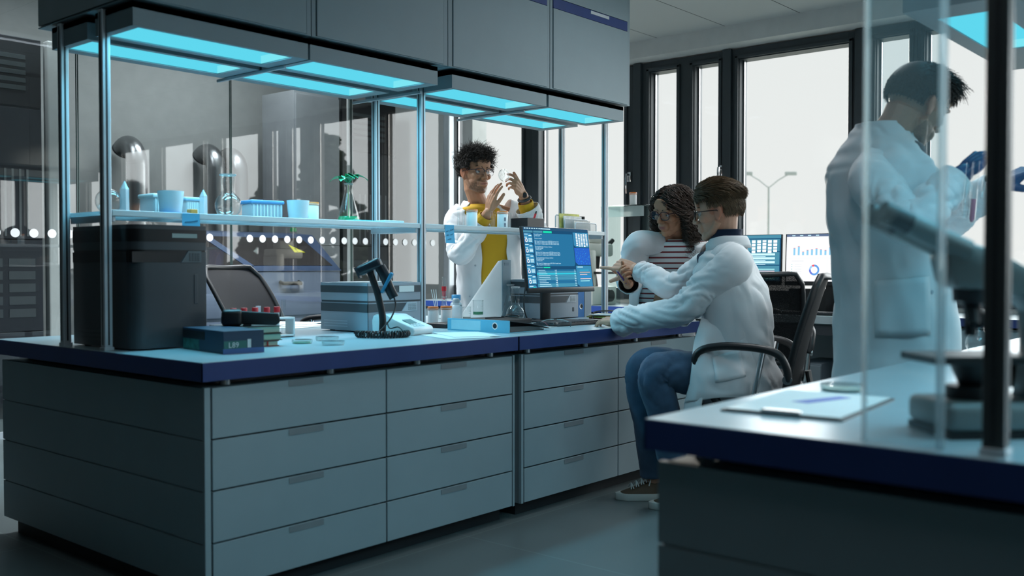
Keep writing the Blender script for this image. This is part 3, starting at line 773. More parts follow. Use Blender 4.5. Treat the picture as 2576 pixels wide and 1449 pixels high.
for k, (w_, d_, h_, cc, pc, rz, dx, lb) in enumerate(((.16,.22,.021,(.24,.05,.03),(.52,.58,.46),-6,0,'thin red backed book at the bottom of the pile under the handheld scanner'),
        (.175,.235,.026,(.06,.07,.06),(.34,.50,.38),-9,.006,'green paged dark book in the middle of the pile under the handheld scanner'),
        (.17,.225,.027,(.05,.06,.055),(.38,.52,.42),-4,0,'green paged dark book on top of the pile under the handheld scanner'))):
    t = thing('book', lb, 'book', (.480+dx, .475, zb), rad(rz), 'books under the handheld scanner')
    MB().box((-w_/2,-d_/2,0), (w_/2,d_/2,.003)).box((-w_/2,-d_/2,h_-.003), (w_/2,d_/2,h_)).box((-w_/2,-d_/2,.003), (-w_/2+.003,d_/2,h_-.003)).build('cover', pmat('book_cover_%d' % k, cc, .5), t)
    MB().box((-w_/2+.004,-d_/2+.004,.003), (w_/2-.004,d_/2-.004,h_-.003)).build('pages', pmat('book_pages_%d' % k, pc, .8), t)
    if k == 0: MB().box((w_/2-.05,-d_/2-.0005,.002), (w_/2-.044,-d_/2+.002,h_-.002)).build('ribbon', pmat('ribbon_red', (.4,.04,.03), .6), t)
    zb += h_+.0008
t = thing('handheld_scanner', 'black handheld scanner lying on top of the book pile', 'barcode scanner', (.455, .415, zb), rad(-38))
MB().box((-.095,-.034,.0), (-.022,.034,.062), bevel=.014, seg=3).build('head', BLACK, t, smooth=True)
MB().prism([(-.03,.008), (.10,.002), (.115,.014), (.108,.046), (-.03,.056)], -.022, .022, 'y', bevel=.006).build('grip', SOFTBLACK, t, smooth=True)
MB().box((-.0965,-.026,.012), (-.094,.026,.036)).build('window', pmat('scanner_glass', (.02,.08,.13), .1), t)
MB().box((-.02,-.021,-.0), (.01,.021,.006), bevel=.002).build('trigger', DARK, t)
# tube rack
t = thing('tube_rack', 'white test tube rack behind the book pile', 'test tube rack', (.715, .72, HW), 0)
for z in (.076, .004):
    mb = MB()
    mb.box((-.16,-.028,z), (.16,.028,z+.008), bevel=.002); mb.build('tier', PLW, t)
for x in (-.156, .156): MB().box((x-.004,-.028,0), (x+.004,.028,.078), bevel=.001).build('side', PLW, t)
clabs = ['at the left end of the white rack', 'second from the left in the white rack', 'in the middle of the white rack', 'right of the middle of the white rack', 'near the right end of the white rack']
for k, x in enumerate((-.125, -.075, -.022, .035, .085)):
    u = thing('sample_tube', 'red capped sample tube '+clabs[k], 'sample tube', (.715+x, .715, HW+.013), group='red capped sample tubes')
    lathe_part('tube', [(0, 0), (.008, .004), (.0105, .02), (.0105, .095)], FROST, u, seg=14)
    lathe_part('cap', [(.0105, .092), (.0128, .093), (.0128, .114), (.011, .116), (0, .116)], RED, u, seg=16)
u = thing('sample_tube', 'uncapped white tube standing behind the red capped tubes', 'sample tube', (.715+.008, .735, HW+.013))
lathe_part('tube', [(0, 0), (.008, .004), (.010, .02), (.010, .118), (.0115, .12), (0, .121)], FROST, u, seg=14)
clear_tube('tall clear test tube at the right end of the white rack', (.715+.122, .72, HW+.013), .0085, .145, None)
petri('petri dish with green culture in front of the tube rack', at_z(760, 864, HW), .037, GREENL)
q = at_z(838, 868, HW)
petri('lower empty petri dish of the two stacked near the bench edge', q, .041)
petri('upper empty petri dish resting on another near the bench edge', (q.x-.012, q.y+.02, HW+.0165), .041)
for k, (px, py, rz) in enumerate(((735, 826, 12), (765, 822, -6), (748, 818, 25))):
    q = at_z(px, py, HW)
    tag(MB().box((-.105,-.148,0), (.105,.148,.0012)).build('paper_sheet', PAPER, loc=(q.x+.05, q.y+.12, HW+.0008+.0016*k)), 'white paper sheet beside the tube rack, '+('bottom one', 'middle one', 'top one')[k], 'paper', 'papers by the tube rack').rotation_euler.z = rad(rz)
for k, (x, y, rz) in enumerate(((1.37, .80, 10), (1.41, .79, -7))):
    tag(MB().box((-.14,-.10,0), (.14,.10,.0015)).build('paper_sheet', PAPER, loc=(x, y, HW+.2225+.002*k)), 'white sheet on top of the grey analyzer, '+('under another sheet', 'uppermost')[k], 'paper', 'papers on the analyzer').rotation_euler.z = rad(rz)
# barcode scanner on its stand
q = at_z(962, 848, HW)
t = thing('barcode_scanner', 'black barcode scanner standing in its tall cradle at the bench edge', 'barcode scanner', (q.x, q.y, HW), rad(40-90))
BLSH = pmat('scanner_black', (.014,.018,.024), .3)
lathe_part('base', [(0, 0), (.062, 0), (.064, .006), (.055, .018), (.02, .026), (0, .027)], BLSH, t)
MB().tube(spline([(.0,0,.02), (.0,0,.09), (-.022,0,.19), (-.05,0,.275), (-.04,0,.305)], 6), .0125, 12, flat=1.2).build('stand_arm', BLACK, t, smooth=True)
hd = MB(); T_ = Tm((-.045,0,.298), ry=-24)
hd.box((-.062,-.033,-.020), (.045,.033,.022), T_, bevel=.013, seg=3)
hd.build('scan_head', BLSH, t, smooth=True)
MB().prism([(-.066,-.028), (-.060,-.028), (-.056,.018), (-.068,.022)], -.028, .028, 'y', T_).build('scan_window', DARK, t)
gr = MB(); gr.tube(spline([(-.01,0,.295), (.008,0,.262), (.032,0,.20), (.05,0,.165)], 6), [.019]*8+[.017]*11, 12, flat=1.25); gr.build('grip', BLSH, t, smooth=True)
MB().box((-.006,-.0215,-.05), (.008,.0215,.045), Tm((.021,0,.23), ry=27), bevel=.005).build('grip_inlay', pmat('scanner_blue', (.05,.24,.40), .22), t, smooth=True)
cb = MB(); cb.tube(spline([(.05,0,.166), (.055,.0,.13), (.04,-.04,.08), (.0,-.085,.03), (-.03,-.10,.014)], 8), .0035, 8); cb.build('cord', CABLE, t, smooth=True)
cc = []
for i in range(260):
    u = i/259; a = rad(200+165*u); rx = .105
    cx_, cy_ = rx*math.cos(a), rx*math.sin(a)*.75-.01
    b_ = u*2*PI*22; n_ = Vector((math.cos(a), math.sin(a), 0)); rr_ = .0125
    cc.append(Vector((cx_, cy_, .0165)) + n_*rr_*math.cos(b_) + Vector((0,0,1))*rr_*math.sin(b_))
MB().tube(cc, .0036, 6).build('coiled_cord', CABLE, t, smooth=True)
# small white meter
q = at_z(1020, 842, HW)
t = thing('bench_meter', 'small white bench meter with sloped panel behind the coiled cord', 'bench meter', (q.x+.03, q.y+.05, HW), rad(14))
MT = frame((0,0,0), (1,0,0), (0,-1,0), (0,0,1)); SL = lambda x, a, z: frame((x,-a,z), (1,0,0), (0,1,.42), (0,-.42,1))
MB().prism([(-.105,0), (.105,0), (.112,.02), (.105,.034), (.02,.062), (-.03,.085), (-.10,.082), (-.108,.06)], -.08, .08, 'x', MT, bevel=.005).build('housing', PLW, t, smooth=True)
MB().box((-.035,-.020,0), (.030,.020,.0018), SL(-.01,.045,.0555)).build('display', pmat('lcd_grey', (.16,.24,.24), .3), t)
MB().box((-.072,-.030,0), (.072,.030,.002), frame((0,.065,.0845), (1,0,0), (0,1,0), (0,0,1)), bevel=.001).build('cover', pmat('meter_cover', (.66,.72,.72), .4), t)
ks = MB()
for i in range(2):
    for j in range(4): ks.box((-.007,-.006,0), (.007,.006,.0024), SL(-.045+.022*j, .074+.018*i, .0435-.0062*i))
ks.build('buttons', pmat('meter_button', (.50,.56,.56), .4), t)
MB().tube(spline([(-.078,.03,.055), (-.10,.0,.030), (-.095,-.04,.036), (-.105,-.08,.012)], 6), .003, 6).build('probe_lead', CABLE, t, smooth=True)
# jars, bottles and beakers behind
jar('white jar with orange cap right of the grey analyzer, half hidden', (1.80, .80, HW), .026, .095)
jar('white jar with orange cap standing just left of the blue capped bottle', (1.865, .77, HW), .028, .097)
q = at_z(1092, 800, HW)
t = erlenmeyer('small conical flask with a red filled tube standing in it', (q.x, q.y-.08, HW), .036, .125, .013)
u = thing('glass_tube', 'tall tube with a red band standing in the small conical flask', 'tube', (t.location.x, t.location.y, HW+.006), group=None)
lathe_part('glass', [(0, 0), (.006, .002), (.0085, .05), (.0115, .075), (.0115, .225), (.0128, .23)], GW, u, seg=16)
lathe_part('red_band', [(.0125, .150), (.0135, .150), (.0135, .176), (.0125, .176)], RED, u, seg=16)
lathe_part('red_liquid', [(0, .10), (.009, .105), (.0105, .148), (0, .149)], pmat('red_liquid', (.75,.10,.12), .2), u, seg=16)
for k in range(3):
    tag(MB().cyl((0,0,0), (-.012-.012*k, .012, .165), .002, seg=8).build('glass_rod', pmat('rod_white', (.75,.77,.76), .2), loc=(q.x-.052-.006*k, q.y-.09, HW)), 'thin white stirring rod leaning left of the small conical flask, '+('right one', 'middle one', 'left one')[k], 'stirring rod', 'stirring rods')
q = at_z(1122, 800, HW)
t = thing('reagent_bottle', 'white bottle with light blue screw cap', 'bottle', (q.x-.01, q.y-.09, HW))
lathe_part('body', bottle_prof(.034, .108, .021, .012), pmat('bottle_white', (.76,.84,.88), .4), t)
lathe_part('cap', [(.021, .103), (.0265, .104), (.0265, .132), (.024, .135), (0, .135)], BLUEC, t)
mb = MB()
for k in range(2): 
    for s_ in (-1, 1): mb.box((-.0008,-.0005,-.010), (.0008,.0005,.010), Tm((.004, -.0345, .045+.024*k+.007*s_*0), ry=35*s_) )
for v in mb.bm.verts: pass
mb.build('diamond_mark', INK, t)
q = at_z(1153, 803, HW)
t = thing('squeeze_bottle', 'translucent white plastic bottle with grey cap', 'bottle', (q.x-.05, q.y-.03, HW))
lathe_part('body', bottle_prof(.034, .098, .016, .016), FROST, t)
lathe_part('cap', [(.016, .094), (.020, .095), (.020, .112), (.014, .118), (0, .118)], pmat('cap_grey', (.42,.47,.5), .4), t)
q = at_z(1180, 803, HW); beaker('small cloudy beaker beside the translucent bottle', (q.x-.04, q.y-.02, HW), .023, .072, pmat('grey_liquid', (.45,.45,.42), .3))
q = at_z(1218, 800, HW); beaker('beaker with green residue in front of the white sloped device', (q.x-.15, q.y-.09, HW+.0265), .029, .082, GREENL)
q = at_z(1255, 800, HW); erlenmeyer('empty clear conical flask in front of the white sloped device', (q.x-.05, q.y-.13, HW), .053, .195, .0185)
t = thing('sloped_device', 'tall white wedge shaped device with grey front edge', 'laboratory device', (2.472, .93, HW))
MB().prism([(0,0), (.32,0), (.30,.03), (.03,.325), (0,.33)], .0, .075, 'x', bevel=.003).build('housing', PLW, t, smooth=True)
MB().box((.0,-.004,.002), (.075,.002,.332), bevel=.002).build('front_panel', pmat('device_grey', (.30,.42,.48), .4), t)
MB().box((.02,-.0055,.300), (.055,-.003,.316)).build('badge', pmat('device_badge', (.22,.33,.40), .4), t)
# flat black cases, binder, papers
tag(MB().box((-.085,-.07,0), (.085,.07,.022), bevel=.004).build('flat_case', BLACK, loc=(1.76,.655,HW)), 'small black flat case behind the light blue binder', 'case')
tag(MB().box((-.14,-.13,0), (.14,.13,.025), bevel=.004).build('flat_case', BLACK, loc=(2.16,.70,HW)), 'large black flat case under the beaker with green residue', 'case')
tag(MB().tube(spline([(-.12,-.03,0), (-.06,-.10,.004), (.02,-.06,.012), (.06,-.10,.008), (.02,-.13,.004), (-.05,-.08,.008)], 8), .003, 6).build('cable', CABLE, smooth=True, loc=(2.22,.75,HW+.0285)), 'loose black cable lying on the large black case', 'cable')
t = thing('ring_binder', 'light blue ring binder lying open at the bench edge', 'binder', (1.612, .135, HW), rad(1))
MB().box((0,0,0), (.004,.375,.056), bevel=.001).build('spine', LCYAN, t)
MB().box((.002,0,0), (.27,.31,.003)).build('lower_cover', LCYAN, t)
mb = MB(); mb.prism([(.003,.053), (.003,.056), (.17,.036), (.29,.012), (.29,.009), (.17,.033)], .0, .375, 'y'); mb.build('upper_cover', pmat('binder_inner', (.028,.032,.036), .6), t)
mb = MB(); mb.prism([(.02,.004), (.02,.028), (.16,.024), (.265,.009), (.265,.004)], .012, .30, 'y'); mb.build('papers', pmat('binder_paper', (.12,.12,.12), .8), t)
MB().lathe([(.0115,-.0008), (.016,-.0012), (.016,.0004), (.0115,.0004)], seg=24, T=frame((0,.085,.030), (0,1,0), (0,0,1), (-1,0,0)) @ Tm((0,0,0))).build('finger_ring', CHROME, t, smooth=True)
MB().disc((-.0006,.085,.030), .0115, 'x').build('finger_hole', GAP, t)
MB().box((-.0007,.17,.006), (.0003,.35,.050)).build('spine_label', pmat('label_pale', (.45,.66,.74), .6), t)
for k, (x, y, rz) in enumerate(((1.33,.19,-20), (1.42,.215,-28))):
    tag(MB().box((-.105,-.145,0), (.105,.145,.0012)).build('paper_sheet', PAPER, loc=(x, y, HW+.0008+.0016*k)), 'white paper sheet on the worktop left of the light blue binder, '+('lower one', 'upper one')[k], 'paper', 'papers left of the binder').rotation_euler.z = rad(rz)
for k in range(1):
    tag(MB().box((-.105,-.145,0), (.105,.145,.0012)).build('paper_sheet', PAPER, loc=(2.0,.385,HW+.0008)), 'white paper sheet between the safety glasses and the black case', 'paper').rotation_euler.z = rad(15)
q = at_z(1323, 808, HW)
round_flask('round flask with pale liquid left of the monitor stand', (2.325, .705, HW), .049, .188, .021, pmat('pale_liquid', (.30,.40,.36), .1))
# ------------------------------------------------------------------ screens
class UI:
    """flat graphics on a lit screen: rectangles, discs and text in layers a hair apart"""
    def __init__(s): s.mb = MB(); s.mats = []; s.z = 0
    def mi(s, m):
        if m not in s.mats: s.mats.append(m)
        return s.mats.index(m)
    def poly(s, pts, m, layer=1):
        f = s.mb.f([s.mb.v((x, -.0003*layer, z)) for x, z in pts])
        if f: f.material_index = s.mi(m)
    def rect(s, x0, z0, x1, z1, m, layer=1): s.poly([(x0,z0), (x1,z0), (x1,z1), (x0,z1)], m, layer)
    def ring(s, cx, cz, r0, r1, a0, a1, m, layer=2, n=14):
        for k in range(n):
            a, b_ = rad(a0+(a1-a0)*k/n), rad(a0+(a1-a0)*(k+1)/n)
            s.poly([(cx+r0*math.cos(a), cz+r0*math.sin(a)), (cx+r1*math.cos(a), cz+r1*math.sin(a)), (cx+r1*math.cos(b_), cz+r1*math.sin(b_)), (cx+r0*math.cos(b_), cz+r0*math.sin(b_))], m, layer)
    def text(s, x, z, size, txt, m, layer=3, sx=1.0):
        n0 = len(s.mb.bm.faces)
        text_into(s.mb, txt, size, frame((x, -.0003*layer, z), (1,0,0), (0,0,1), (0,-1,0)) @ Matrix.Diagonal((sx,1,1,1)))
        s.mb.bm.faces.ensure_lookup_table(); i = s.mi(m)
        for f in s.mb.bm.faces[n0:]: f.material_index = i
    def build(s, name, parent, M):
        o = s.mb.build(name, s.mats, parent, recalc=False); o.data.transform(M); return o
E_BG = emat('ui_navy', (.010,.060,.135), 1.0); E_PAN = emat('ui_panel', (.018,.135,.27), 1.0); E_PAN2 = emat('ui_side', (.035,.20,.36), 1.0)
E_TXT = emat('ui_text', (.50,.74,.84), 1.0); E_WH = emat('ui_white', (.80,.88,.92), 1.0); E_GRN = emat('ui_green', (.01,.55,.34), 1.0)
E_CY = emat('ui_cyan', (.03,.45,.58), 1.0); E_ROW = emat('ui_row', (.05,.24,.36), 1.0); E_BL = emat('ui_blue', (.02,.10,.45), 1.0)
E_PK = emat('ui_pink', (.72,.50,.52), 1.0); E_OR = emat('ui_orange', (.75,.45,.30), 1.0); E_BL2 = emat('ui_bright_blue', (.02,.20,.62), 1.0); E_MINT = emat('ui_mint', (.38,.80,.78), 1.0); E_TAB = emat('ui_tab', (.06,.22,.31), 1.0)
def monitor(label, loc, rz, W_, H_, tilt, stand_h, paint, stand_rz=0, yshift=.045, bez=.008):
    """monitor facing local -y; origin under its stand on the desk"""
    t = thing('monitor', label, 'monitor', loc, rad(rz))
    T = Tm((0, -yshift, stand_h), rx=tilt)   # tilt back: top moves +y
    MB().box((-W_/2,-.006,-H_/2), (W_/2,.012,H_/2), T, bevel=.003).box((-W_*.36,.010,-H_*.34), (W_*.36,.035,H_*.34), T, bevel=.008).build('casing', BLACK, t, smooth=True)
    MB().box((-W_/2,-.0085,-H_/2-.012), (W_/2,.006,-H_/2+.016), T, bevel=.003).build('lower_bezel', BLACK, t, smooth=True)
    w, h = W_/2-bez, H_/2-bez
    ui = UI(); paint(ui, w, h); ui.build('screen', t, T @ Tm((0,-.0064,.004)))
    MB().box((-.038,.034,.005), (.038,.055,stand_h+.03), bevel=.008).build('stand_neck', BLACK, t, smooth=True)
    MB().box((-.045,.0,-.04), (.045,.04,.04), Tm((0,.0,stand_h), rx=tilt), bevel=.006).build('mount', BLACK, t)
    MB().box((-.125,-.085,0), (.125,.085,.010), bevel=.004).build('stand_base', BLACK, t, smooth=True)
    return t
def paint_main(u, w, h):
    rr_ = random.Random(5)
    u.rect(-w,-h,w,h,E_BG,0)
    X = lambda a: -w+2*w*a
    Z = lambda b_: h-2*h*b_
    R = lambda a0,b0,a1,b1,m,l=1: u.rect(X(a0),Z(b1),X(a1),Z(b0),m,l)
    R(0,0,1,.045,emat('ui_topbar', (.02,.07,.14), 1.0))
    for k in range(8): R(.015+.035*k,.012,.037+.035*k,.026,E_TXT,2)
    R(.25,.014,.40,.028,E_TXT,2)
    R(.0,.055,.135,.088,E_TAB); R(.145,.055,.28,.088,E_TAB); R(.29,.055,.42,.088,E_GRN)
    for k in range(5):
        b0 = .10+.168*k
        u.poly([(X(.005),Z(b0)), (X(.10),Z(b0)), (X(.125),Z(b0+.03)), (X(.125),Z(b0+.155)), (X(.005),Z(b0+.155))], E_PAN2, 1)
        R(.01,b0+.012,.06,b0+.022,E_TXT,2); R(.07,b0+.03,.11,b0+.045,E_TXT,2); R(.01,b0+.062,.045,b0+.072,E_TXT,2)
        u.ring(X(.033),Z(b0+.115),.0055,.0105,20,130,E_WH); u.ring(X(.033),Z(b0+.115),.0055,.0105,140,250,E_PK); u.ring(X(.033),Z(b0+.115),.0055,.0105,260,370,E_WH)
        for j in range(3): R(.065,b0+.085+.02*j,.115,b0+.097+.02*j,E_TXT,2)
    u.poly([(X(.005),Z(.945)), (X(.10),Z(.945)), (X(.12),Z(.97)), (X(.12),Z(1)), (X(.005),Z(1))], E_PAN2, 1); R(.015,.955,.07,.967,E_TXT,2); R(.07,.975,.10,.985,E_GRN,2)
    u.poly([(X(.14),Z(.095)), (X(.74),Z(.095)), (X(.74),Z(.60)), (X(.725),Z(.635)), (X(.14),Z(.635))], E_PAN, 1)
    A = 'PRE_Group_20.3.1 Analysis progress, DETECTED.4, Results: Positive'; B = A.replace('Positive', 'Negative')
    L = ['Executing [Successful]', 'Creating Log File...', '>', 'Operation Complete.', '', A, A, A, '>', 'Importing Analysis Data, Destination Confirmed.', 'Executing [Successful]', 'Creating Log File...', '>', A, B, A, '>', 'Importing Analysis Data, Destination Confirmed.', 'Executing [Successful]', 'Creating Log File...', '>', A, A[:34]]
    for i, s_ in enumerate(L):
        if s_: u.text(X(.15), Z(.115+.0228*i+.006), .0088, s_, E_TXT, 3, .82)
    u.poly([(X(.75),Z(.06)), (X(.995),Z(.06)), (X(.995),Z(.31)), (X(.79),Z(.31)), (X(.75),Z(.28))], E_PAN2, 1)
    for c in range(5):
        b_ = .075+.004*(c % 3)
        while b_ < .295:
            q = rr_.choice((.012,.012,.02)); R(.79+.04*c,b_,.818+.04*c,b_+q,E_WH,2); b_ += q+.010
    u.poly([(X(.75),Z(.325)), (X(.995),Z(.325)), (X(.995),Z(.615)), (X(.79),Z(.615)), (X(.75),Z(.57))], E_BL, 1)
    for k in range(70):
        a, b_ = rr_.uniform(.765,.985), rr_.uniform(.335,.60); R(a,b_,a+.006,b_+rr_.uniform(.006,.02),rr_.choice((E_BL2,E_ROW,E_BL2)),2)
    u.poly([(X(.75),Z(.63)), (X(.995),Z(.63)), (X(.995),Z(.985)), (X(.79),Z(.985)), (X(.75),Z(.94))], E_PAN2, 1)
    R(.77,.645,.86,.658,E_TXT,2)
    for k, (m_, q) in enumerate(((E_CY,.95),(E_OR,.97),(E_PK,.92),(E_BL2,.975),(E_PK,.975),(E_MINT,.95))): R(.80,.70+.037*k,q,.710+.037*k,m_,2)
    R(.14,.65,.235,.668,E_TAB,2); R(.245,.65,.345,.668,E_GRN,2)
    for k in range(10):
        R(.14,.692+.029*k,.745,.718+.029*k, E_CY if k == 2 else (E_ROW if k not in (0,6,7) else E_PAN),1)
        R(.165,.701+.029*k,.165+rr_.uniform(.1,.2),.708+.029*k,E_TXT,2); R(.41,.701+.029*k,.425,.709+.029*k,E_TXT,2); R(.43,.698+.029*k,.437,.712+.029*k,E_WH,2); R(.71,.701+.029*k,.735,.708+.029*k,E_TXT,2)
    R(.0,.988,1,1,emat('ui_topbar', (.02,.07,.14), 1.0),2)
    for k in range(9): R(.15+.05*k,.990,.17+.05*k,.998,E_TAB,3)
mon = monitor('monitor with blue analysis text on screen, in front of the seated man', (2.46, .565, HW), 0, .575, .335, -7.3, .335, paint_main)
# cables behind the monitor
MB().tube(spline([(-.06,.065,.33), (-.10,.095,.20), (-.13,.085,.08), (-.10,.075,.006), (.0,.10,.006), (.10,.05,.006)], 8), .004, 6).build('cable', CABLE, mon, smooth=True)
tag(MB().tube(spline([(0,0,.005), (.08,-.03,.006), (.16,.01,.04), (.25,-.02,.045), (.33,-.03,.04)], 8), .004, 6).build('power_cable', CABLE, smooth=True, loc=(2.60,.49,HW+.002)), 'black cable looping over the coloured notebooks', 'cable')
# keyboards
def keyboard(label, loc, rz, w=.44, d=.135, parent=None):
    t = thing('keyboard', label, 'keyboard', loc, rad(rz), 'keyboards')
    MB().box((-w/2,-d/2,0), (w/2,d/2,.014), bevel=.003).build('base', BLACK, t, smooth=True)
    mb = MB(); n = 18
    for i in range(n):
        for j in range(5):
            x = -w/2+.010+(w-.02)*i/n; y = -d/2+.010+(d-.02)*j/5
            mb.box((x, y, .013), (x+(w-.02)/n-.003, y+(d-.02)/5-.003, .020))
    mb.build('keys', DARK, t)
    return t
keyboard('black keyboard on the long bench in front of the blue screen', (2.32, .325, HW), -3)
# safety glasses
t = thing('safety_glasses', 'clear safety glasses with dark temples lying at the bench edge', 'glasses', (2.005, .185, HW), rad(-60))
for s_ in (-1, 1):
    mb = MB(); rows = []
    for i in range(7):
        rows.append([((.008+.056*i/6)*s_, -.004-.010*(i/6)**2, .004+.040*j/4*(1-.25*(i/6)**3)) for j in range(5)])
    mb.grid(rows); mb.build('lens', GW, t, smooth=True)
    mb = MB(); mb.tube([(( .008+.056*i/6)*s_, -.004-.010*(i/6)**2, .044-.010*(i/6)**3) for i in range(7)], .0022, 6); mb.build('brow_rim', gmat('glass_rim', tint=(.75,.8,.8), edge=(.4,.5,.5), refl=2, haze=.25), t, smooth=True)
    MB().tube(spline([(.065*s_, -.012, .034), (.068*s_, .05, .030), (.062*s_, .10, .020), (.055*s_, .135, .004)], 5), .0026, 6).build('temple', DARK if s_ > 0 else pmat('temple_red', (.16,.03,.05), .4), t, smooth=True)
MB().tube([(-.010,-.004,.024), (0,-.007,.030), (.010,-.004,.024)], .003, 6).build('nose_bridge', GW, t)
# notebooks and binders right of the monitor
zb = HW
for k, (w_, d_, h_, c_, rz, dx, dy, lb) in enumerate(((.15,.21,.006,(.06,.12,.30),8,0,0,'dark blue notebook at the bottom of the pile right of the monitor'), (.15,.20,.007,(.40,.04,.04),-5,.01,0,'red notebook in the pile right of the monitor'),
        (.145,.20,.006,(.36,.42,.08),3,.0,.01,'olive notebook in the pile right of the monitor'), (.145,.205,.006,(.70,.28,.06),-9,.015,.005,'orange notebook in the pile right of the monitor'), (.14,.20,.005,(.74,.74,.72),12,-.005,0,'white pad on top of the pile right of the monitor'))):
    t = thing('notebook', lb, 'notebook', (2.80+dx, .42+dy, zb), rad(rz), 'notebooks right of the monitor')
    MB().box((-w_/2,-d_/2,0), (w_/2,d_/2,.0008)).box((-w_/2,-d_/2,h_-.0008), (w_/2,d_/2,h_)).box((-w_/2,-d_/2,.0008), (-w_/2+.0015,d_/2,h_-.0008)).build('cover', pmat('notebook_%d' % k, c_, .5), t)
    MB().box((-w_/2+.002,-d_/2+.002,.0008), (w_/2-.002,d_/2-.002,h_-.0008)).build('pages', PAPER, t)
    zb += h_+.0006
def upright_binder(label, loc, w, h, d, c, lab):
    t = thing('upright_binder', label, 'binder', loc, 0, 'upright binders')
    MB().box((0,0,0), (w,.003,h), bevel=.001).box((0,.003,0), (.003,d,h)).box((w-.003,.003,0), (w,d,h)).build('cover', c, t)
    MB().box((.006,.006,.006), (w-.006,d-.008,h-.012)).build('pages', PAPER, t)
    MB().lathe([(.0115,-.0012), (.0165,-.0012), (.0165,.0004), (.0115,.0004)], seg=24, T=frame((w/2,-.0002,h*.20 if lab else h*.62), (1,0,0), (0,0,1), (0,-1,0))).build('finger_ring', CHROME, t)
    MB().disc((w/2,-.0006,h*.20 if lab else h*.62), .0115, 'y').build('finger_hole', GAP, t)
upright_binder('blue upright binder with ring hole behind the monitor', (2.905,.72,HW), .058, .315, .27, pmat('binder_blue', (.03,.16,.42), .5), True)
upright_binder('grey upright binder with ring hole next to the end post', (2.968,.72,HW), .066, .345, .27, pmat('binder_grey', (.32,.38,.43), .5), False)
tag(MB().box((-.033,-.006,0), (.033,.006,.115), bevel=.002).build('card_box', PAPER, loc=(2.615,.80,HW+.2225)), 'small white printed card box standing on the grey analyzer behind the monitor', 'box')
# ------------------------------------------------------------------ window side: desks
def wall_bench(label, y0, y1, x0, top, edgem, ztop, drawers):
    t = thing('wall_bench', label, 'bench', (x0, y0, 0))
    L = y1-y0; D = 4.94-x0
    MB().box((.003,.0,ztop-.045), (D,L,ztop)).build('worktop', top, t)
    MB().box((0,0,ztop-.047), (.003,L,ztop-.001)).build('edge_band', edgem, t)
    if drawers:
        MB().box((.04,.02,.08), (D,L-.02,ztop-.06)).build('body', PANEL, t)
        n = max(1, int(L/.75))
        for k in range(n):
            a = .02+(L-.04)*k/n
            for z0, z1 in ((.09,.31),(.32,.52),(.53,ztop-.07)): MB().box((.022,a+.004,z0), (.04,a+(L-.04)/n-.004,z1), bevel=.002).build('drawer', WHITE, t)
    else:
        for y in (.02, L-.06): MB().box((.06,y,0), (D-.02,y+.03,ztop-.045)).build('side_panel', PANEL, t)
        MB().box((D-.04,.05,.30), (D-.02,L-.06,ztop-.045)).build('back_panel', PANEL, t)
        MB().box((.02,.05,ztop-.12), (.05,L-.06,ztop-.06)).build('apron', DARK, t)
    return t
wall_bench('blue edged wall bench carrying the large white microscope', 1.10, 3.55, 4.30, TOP, pmat('bright_blue_edge', (.04,.10,.42), .4), HW, True)
wall_bench('grey desk under the window with two monitors on it', -.62, 1.06, 4.22, TOP, pmat('desk_edge', (.40,.46,.48), .4), .775, False)
wall_bench('navy edged wall bench behind the nearest microscope', -3.4, -.66, 4.25, TOP, BLUE, HW, True)
DZ = .775
def paint_left(u, w, h):
    u.rect(-w,-h,w,h,E_BG,0); u.rect(-w,h*.86,w,h,E_TAB,1)
    u.rect(-w*.95,-h*.98,.05*w,h*.80,emat('ui_globe', (.05,.07,.26), 1.0),1)
    u.ring(-w*.85,-h*.1,.0,h*.75,-60,70,emat('ui_globe_light', (.10,.15,.42), 1.0),2,20); u.ring(-w*.85,-h*.1,h*.75,h*.77,-60,70,E_OR,3,20)
    rr_ = random.Random(2)
    for k in range(14): x, z = rr_.uniform(-w*.9,0), rr_.uniform(-h*.9,h*.75); u.ring(x,z,0,.004,0,360,rr_.choice((E_PK,E_WH,E_OR)),4,8)
    for (z0, z1) in ((.30,.82),(-.28,.26),(-.95,-.32)): u.rect(w*.10,h*z0,w*.97,h*z1,E_TAB,1)
    for c in range(5):
        z = h*.78
        while z > h*.34: q = rr_.choice((.012,.018)); u.rect(w*(.22+.145*c),z-q,w*(.32+.145*c),z,E_WH,2); z -= q+.005
    for k in range(3): u.rect(w*.2,h*(.12-.17*k),w*.85,h*(.21-.17*k),E_TXT,2); u.rect(w*.2,h*(.06-.17*k),w*.6,h*(.09-.17*k),E_TXT,2)
    for k, m_ in enumerate((E_MINT,E_PK,E_PK,E_BL2,E_PK,E_MINT)): u.rect(w*.22,h*(-.49-.08*k),w*.85,h*(-.46-.08*k),m_,2)
